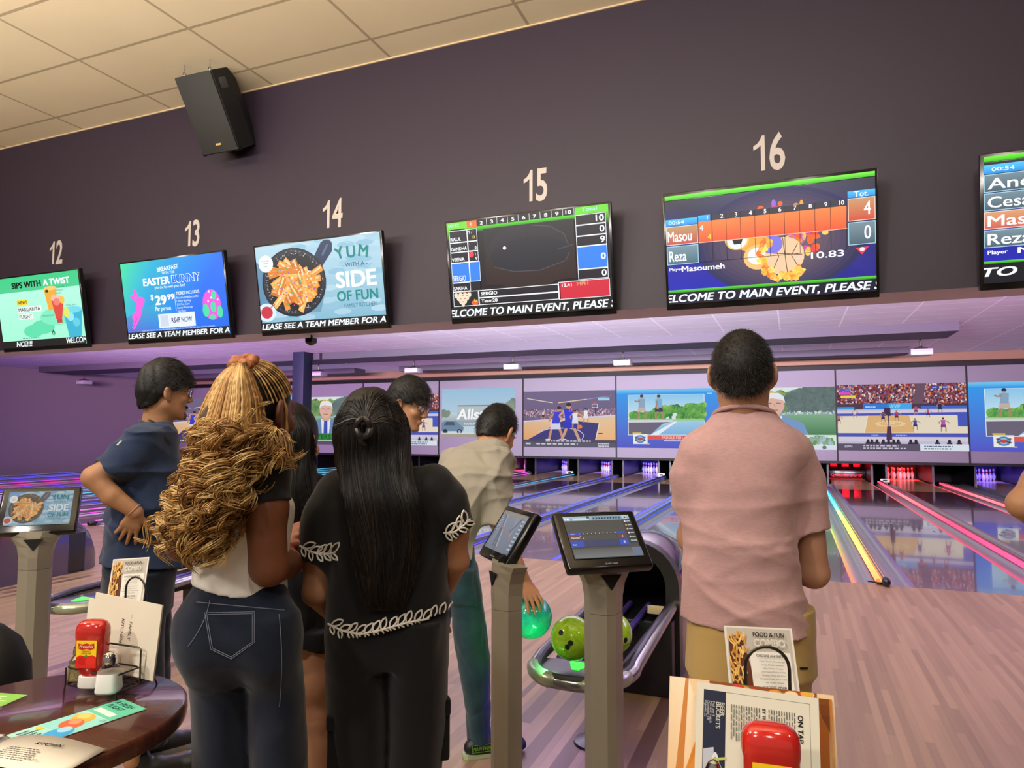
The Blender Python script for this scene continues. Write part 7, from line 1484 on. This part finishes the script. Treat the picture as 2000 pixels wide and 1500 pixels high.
put('body', t, fd, SK)
M_GREY = cloth('grey_cotton', '8f897c')
fd = Field(.006); fd.loft(rows(D, TS), sd, 0); fd.sleeve([W(978, 902, D+.06), W(974, 950, D+.02), W(966, 1026, D-.02)], [.076, .068, .062], .05); fd.sleeve([S2, e2], [.07, .058], .04)
hA, hB = W(858, 1098, D-.15), W(925, 1090, D-.15); hv = np.cross(hB-hA, fw2); fd.cut((hA+hB)/2, -hv if hv[2] > 0 else hv); fd.folds(.005, 6, 15, 20, 20); fd.folds(-.022, 6, 21, 13, 13); sh = put('shirt', t, fd, M_GREY)
b = MB(); a = np.linspace(0, 2*math.pi, 33)[:-1]; cN = W(962, 876, D+.22); nN = nrm(R[:, 2]*.8+R[:, 1]*.3+np.array([0, 0, .3])); X_, Y_ = basis(nN); b.tube([cN+.068*(math.cos(q)*X_+math.sin(q)*Y_) for q in a], .016, 8, closed=True, flat=.5); b.build('collar', M_GREY, sh)
fd = Field(.007); fd.loft(rows(D, [(1070, 858, 926, .14), (1120, 858, 930, .15), (1160, 862, 936, .14)]), sd, 0)
fd.loft(rows(D-.03, [(1110, 872, 930, .12), (1200, 882, 946, .115), (1250, 888, 952, .11), (1290, 894, 957, .105), (1350, 905, 957, .095), (1420, 912, 958, .085), (1442, 914, 960, .085)]), sd, .04, 2.1)
K2 = [W(872, 1110, D+.10), W(850, 1250, D+.45), W(815, 1330, D+1.0)]; an2 = np.array([K2[2][0], K2[2][1], .09]); fd.chain([K2[0], np.array([*K2[1][:2], .50]), an2], [.10, .075, .06], .04)
fd.folds(.005, 7, 3, 20, 16); jn = put('jeans', t, fd, cloth('green_lit_denim', '26404a', var=.2, vscale=12))  # green glow falling on the leg is put into the denim colour
M_LIMEP = mat('lime_trim', '7fd03a', .5)
q = W(934, 1440, D-.07); dS = nrm(sd*.97+fw2*.25); o = shoe(t, q, dS, M_SHOEB, mat('sole_white', 'a8b890', .5), .30)
p = Pic(.11, .035, .0004); p.rect(0, 0, 1, 1, '14140f'); p.frame(0, 0, 1, 1, .06, '7fd03a'); p.text('MAIN EVENT', .5, .25, .5, '7fd03a', .03, .2, al='c', fit=.9); sN = -np.array([-dS[1], dS[0], 0]); sN = sN if sN@(CAM-q) > 0 else -sN
p.build('shoe_lettering', M_PRINT, o, np.array([q[0], q[1], .035])+sN*.0445-dS*.04, dS if np.cross(dS, [0, 0, 1])@sN > 0 else -dS, (0, 0, 1))
b = MB(); b.box(np.array([q[0], q[1], .075])+dS*.085, (.05, .03, .02), 0, np.array([dS, np.cross([0, 0, 1], dS), [0, 0, 1]]).T, .006); b.build('tongue', mat('teal_tongue', '1fae90', .5), o)
shoe(t, an2, FDb, M_SHOEB, M_SOLE, .29)
fd = Field(.0045); hair_cap(fd, Hc, R, HS, .012, (-.085, -.07, -.05, -.005, .02, .05, .066, .072, .075), .006, .003); fd.folds(.002, 6, 6, 60, 60); cap = put('hair', t, fd, BLK_HAIR); short_strands('hair_strands', t, cap, Hc, R, HS, 2200, .018, [BLK_HAIR2], 9, (0, .4, .2), .7, .0011)
face_bits(t, Hc, R, HS, False)

# ---------------------------------------------------------------- man with glasses leaning in behind
D = 3.75; sd, fw2 = view(790, D); G = W(735, 1000, D)
t = person('man with glasses and black fringe leaning in behind the black haired woman', G)
SK = skin('skin_tan', 'a37757'); Hc = W(797, 793, D); R = rotm(sd*.90-fw2*.42, -.32, .05); HS = 1.04
TS = [(855, 742, 790, .08), (870, 722, 794, .12), (900, 700, 792, .16), (960, 694, 786, .17), (1040, 694, 784, .16), (1100, 692, 784, .16)]
fd = Field(.006); head(fd, Hc, R, HS, W(768, 860, D), (.056, .062)); fd.loft(rows(D, TS[:-2]), sd, .03, grow=-.022)
for dd in (-.16, .16): fd.chain([W(735, 890, D+dd), W(722, 985, D+dd*1.2), W(750, 1060, D+dd)], [.058, .045, .03], .03); hand(fd, W(750, 1060, D+dd), sd*.6+np.array([0, 0, -.6]), -fw2, 1)
for dd in (-.08, .08): q = W(735, 1090, D+dd); fd.cone(q, [q[0], q[1], .1], .06, .035, .03)
put('body', t, fd, SK)
fd = Field(.007); fd.loft(rows(D, TS), sd, 0)
for dd in (-.16, .16): fd.sleeve([W(740, 882, D+dd*.9), W(731, 915, D+dd*1.05), W(725, 960, D+dd*1.15)], [.07, .066, .062], .04)
fd.folds(.006, 6, 3, 16, 9); put('t_shirt', t, fd, cloth('charcoal_jersey', '20222a'))
fd = Field(.008); fd.loft(rows(D, [(1080, 694, 782, .14), (1150, 696, 780, .15)]), sd, 0)
for dd in (-.09, .09): q = W(736, 1130, D+dd); fd.chain([q, [q[0], q[1], .5], [q[0], q[1], .06]], [.09, .072, .06], .03)
put('trousers', t, fd, M_DENIM)
for dd in (-.09, .09): q = W(736, 1130, D+dd); shoe(t, q, sd, M_SHOEB, M_SOLE)
fd = Field(.0045); hair_cap(fd, Hc, R, HS, .020, (-.08, -.072, -.045, .02, .015, .035, .042, .046, .05), .016, .005); fd.folds(.004, 6, 6, 60, 30); cap = put('hair', t, fd, BLK_HAIR); short_strands('hair_strands', t, cap, Hc, R, HS, 2200, .034, [BLK_HAIR2], 16, (.2, .9, -.1), .3, .0013, .02)
glasses(t, Hc, R, HS); face_bits(t, Hc, R, HS, False)

# ---------------------------------------------------------------- second black haired woman, in black, between the two
D = 2.12; sd, fw2 = view(585, D); G = W(590, 1000, D)
t = person('woman with black hair, black top and shorts, standing between braids and embroidered top', G)
t['label'] = 'woman in black top and shorts with bare legs, between the golden braids and embroidered top'
SK = skin('skin_fair', 'bd8a6a'); Hc = W(570, 865, D); R = rotm(fw2*.8+sd*.5, -.1); HS = .93
TS = [(935, 540, 600, .06), (950, 522, 628, .08), (975, 512, 645, .10), (1040, 515, 645, .11), (1120, 520, 640, .11), (1200, 516, 644, .12), (1250, 514, 646, .12)]
fd = Field(.005); head(fd, Hc, R, HS, W(572, 940, D), (.046, .052)); fd.loft(rows(D, TS[:-2]), sd, .03, grow=-.022)
h1, h2 = W(592, 1110, D+.22), W(566, 1110, D+.22)
fd.chain([W(625, 975, D+.05), W(632, 1060, D+.14), h1], [.045, .036, .023], .02); fd.chain([W(525, 975, D), W(515, 1065, D+.02), h2], [.045, .036, .023], .02)
hand(fd, h1, [0, 0, -1]+fw2*.4, fw2*.3+sd*-.6, -1, (.3, .35, .4, .5), (.6, .7, .3), .95, .18); hand(fd, h2, [0, 0, -1]+fw2*.4, fw2*-.2+sd*.6, 1, (.4, .45, .5, .6), (.6, .7, .3), .95, .1)
for u0, u1 in ((552, 556), (612, 618)): q = W(u0, 1240, D); k_ = W(u1, 1392, D); an = np.array([k_[0], k_[1], .07]); fd.chain([q, W(u0+3, 1320, D), k_, k_*.62+an*.38+fw2*-.012, an], [.088, .074, .054, .056, .036], .03)
for u1 in (556, 618): k_ = W(u1, 1392, D); fd.cone([k_[0], k_[1], .05], np.array([k_[0], k_[1], .03])+fw2*.12, .036, .028, .03)
put('body', t, fd, SK)
fd = Field(.006); fd.loft(rows(D, TS), sd, 0); fd.sleeve([W(620, 962, D+.02), W(634, 1000, D+.06), W(634, 1040, D+.11)], [.058, .054, .05], .04); fd.sleeve([W(530, 962, D), W(522, 1000, D), W(518, 1040, D+.01)], [.058, .054, .05], .04); fd.folds(.005, 6, 3, 20, 9); put('top', t, fd, M_BTOP)
fd = Field(.006); fd.loft(rows(D, [(1190, 516, 644, .115), (1230, 514, 646, .12), (1255, 514, 648, .12)]), sd, 0)
for u0, a_, b_ in ((552, 508, 590), (612, 575, 650)): fd.loft(rows(D, [(1220, a_+4, b_-2, .11), (1270, a_, b_, .115), (1285, a_, b_, .115)]), sd, .02, 2.1)
fd.cut(W(610, 1276, D-.11), np.array([0, 0, -1.0])-sd*.35); put('shorts', t, fd, M_BCARGO)
fd = Field(.005); hair_cap(fd, Hc, R, HS, .016, (-.12, -.12, -.1, -.06, -.02, .02, .05, .066, .072)); fd.loft(rows(D, [(840, 536, 606, .08, -.02), (900, 534, 612, .08, -.04), (950, 532, 616, .06, -.08), (1000, 534, 622, .04, -.11), (1060, 540, 620, .02, -.12)]), sd, .03, 2.0); hob2 = put('hair', t, fd, BLK_HAIR)
rg = np.random.default_rng(13); n = 800; k = 20; tt = np.linspace(0, 1, k); th = rg.uniform(-1.4, 1.4, n); v_ = 812+(rg.uniform(.75, 1.05, n)*255)[:, None]*tt; vv = [805, 840, 900, 950, 1000, 1070]
u_ = np.interp(v_, vv, [572, 571, 573, 574, 578, 580])+np.interp(v_, vv, [10, 37, 42, 44, 46, 42])*np.sin(th)[:, None]+rg.normal(0, 1.5, (n, 1))+3*np.sin(v_*.05+th[:, None]*5); dd = D-np.interp(v_, vv, [.05, .11, .13, .15, .16, .15])*(.35+.65*np.cos(th)[:, None])-rg.uniform(0, .006, (n, 1))
RH = ray_on(hob2); strands('long_strands', t, lay(u_, v_, .005, 7), .0011*np.interp(tt, [0, .1, .8, 1], [.6, 1, 1, .25]), [BLK_HAIR, BLK_HAIR2], 3, rg.choice([0, 1], n, p=[.6, .4]))

# ---------------------------------------------------------------- person at the right edge, only an elbow in the frame
D = 2.3; sd, fw2 = view(2160, D); G = W(2160, 1000, D)
t = person('person at the right frame edge, only a bare bent elbow showing', G)
SK = skin('skin_tan', 'a37757'); Hc = W(2160, 745, D); R = rotm(fw2, -.05)
TS = [(835, 2120, 2200, .07), (850, 2085, 2235, .10), (880, 2062, 2258, .12), (950, 2060, 2260, .13), (1050, 2068, 2252, .13), (1150, 2064, 2256, .14), (1200, 2064, 2256, .14)]
fd = Field(.006); head(fd, Hc, R, 1.0, W(2160, 850, D), (.056, .062)); fd.loft(rows(D, TS[:-2]), sd, .03, grow=-.022)
el = W(1998, 985, D-.05); wr = W(2085, 1062, D+.12); fd.chain([W(2075, 890, D), W(2035, 940, D-.03), el], [.06, .05, .046], .03); fd.chain([el, (el+wr)/2, wr], [.047, .043, .028], .012); hand(fd, wr, sd*.7+fw2*.6, [0, 0, -1], 1)
el2 = W(2290, 1040, D); fd.chain([W(2245, 890, D), el2, W(2260, 1150, D+.1)], [.058, .045, .03], .03); hand(fd, W(2260, 1150, D+.1), [0, 0, -1], -sd, 1)
for s_ in (-1, 1): q = W(2160, 1200, D)+sd*s_*.09; fd.cone(q, [q[0], q[1], .1], .06, .035, .03)
put('body', t, fd, SK)
fd = Field(.007); fd.loft(rows(D, TS), sd, 0); fd.sleeve([W(2085, 880, D), W(2065, 905, D-.01), W(2046, 928, D-.02)], [.068, .064, .062], .04); fd.sleeve([W(2238, 880, D), W(2262, 930, D), W(2274, 970, D)], [.066, .062, .058], .04); fd.folds(.005, 6, 3, 16, 9); put('t_shirt', t, fd, cloth('charcoal_jersey', '20222a'))
fd = Field(.008); fd.loft(rows(D, [(1180, 2066, 2254, .13), (1260, 2064, 2256, .14)]), sd, 0)
for s_ in (-1, 1): q = W(2160, 1230, D)+sd*s_*.09; fd.chain([q, [q[0], q[1], .5], [q[0], q[1], .06]], [.088, .07, .06], .03); shoe(t, q, fw2, M_SHOEB, M_SOLE)
put('trousers', t, fd, M_DENIM)
fd = Field(.005); hair_cap(fd, Hc, R, 1.0, .014); put('hair', t, fd, BLK_HAIR)
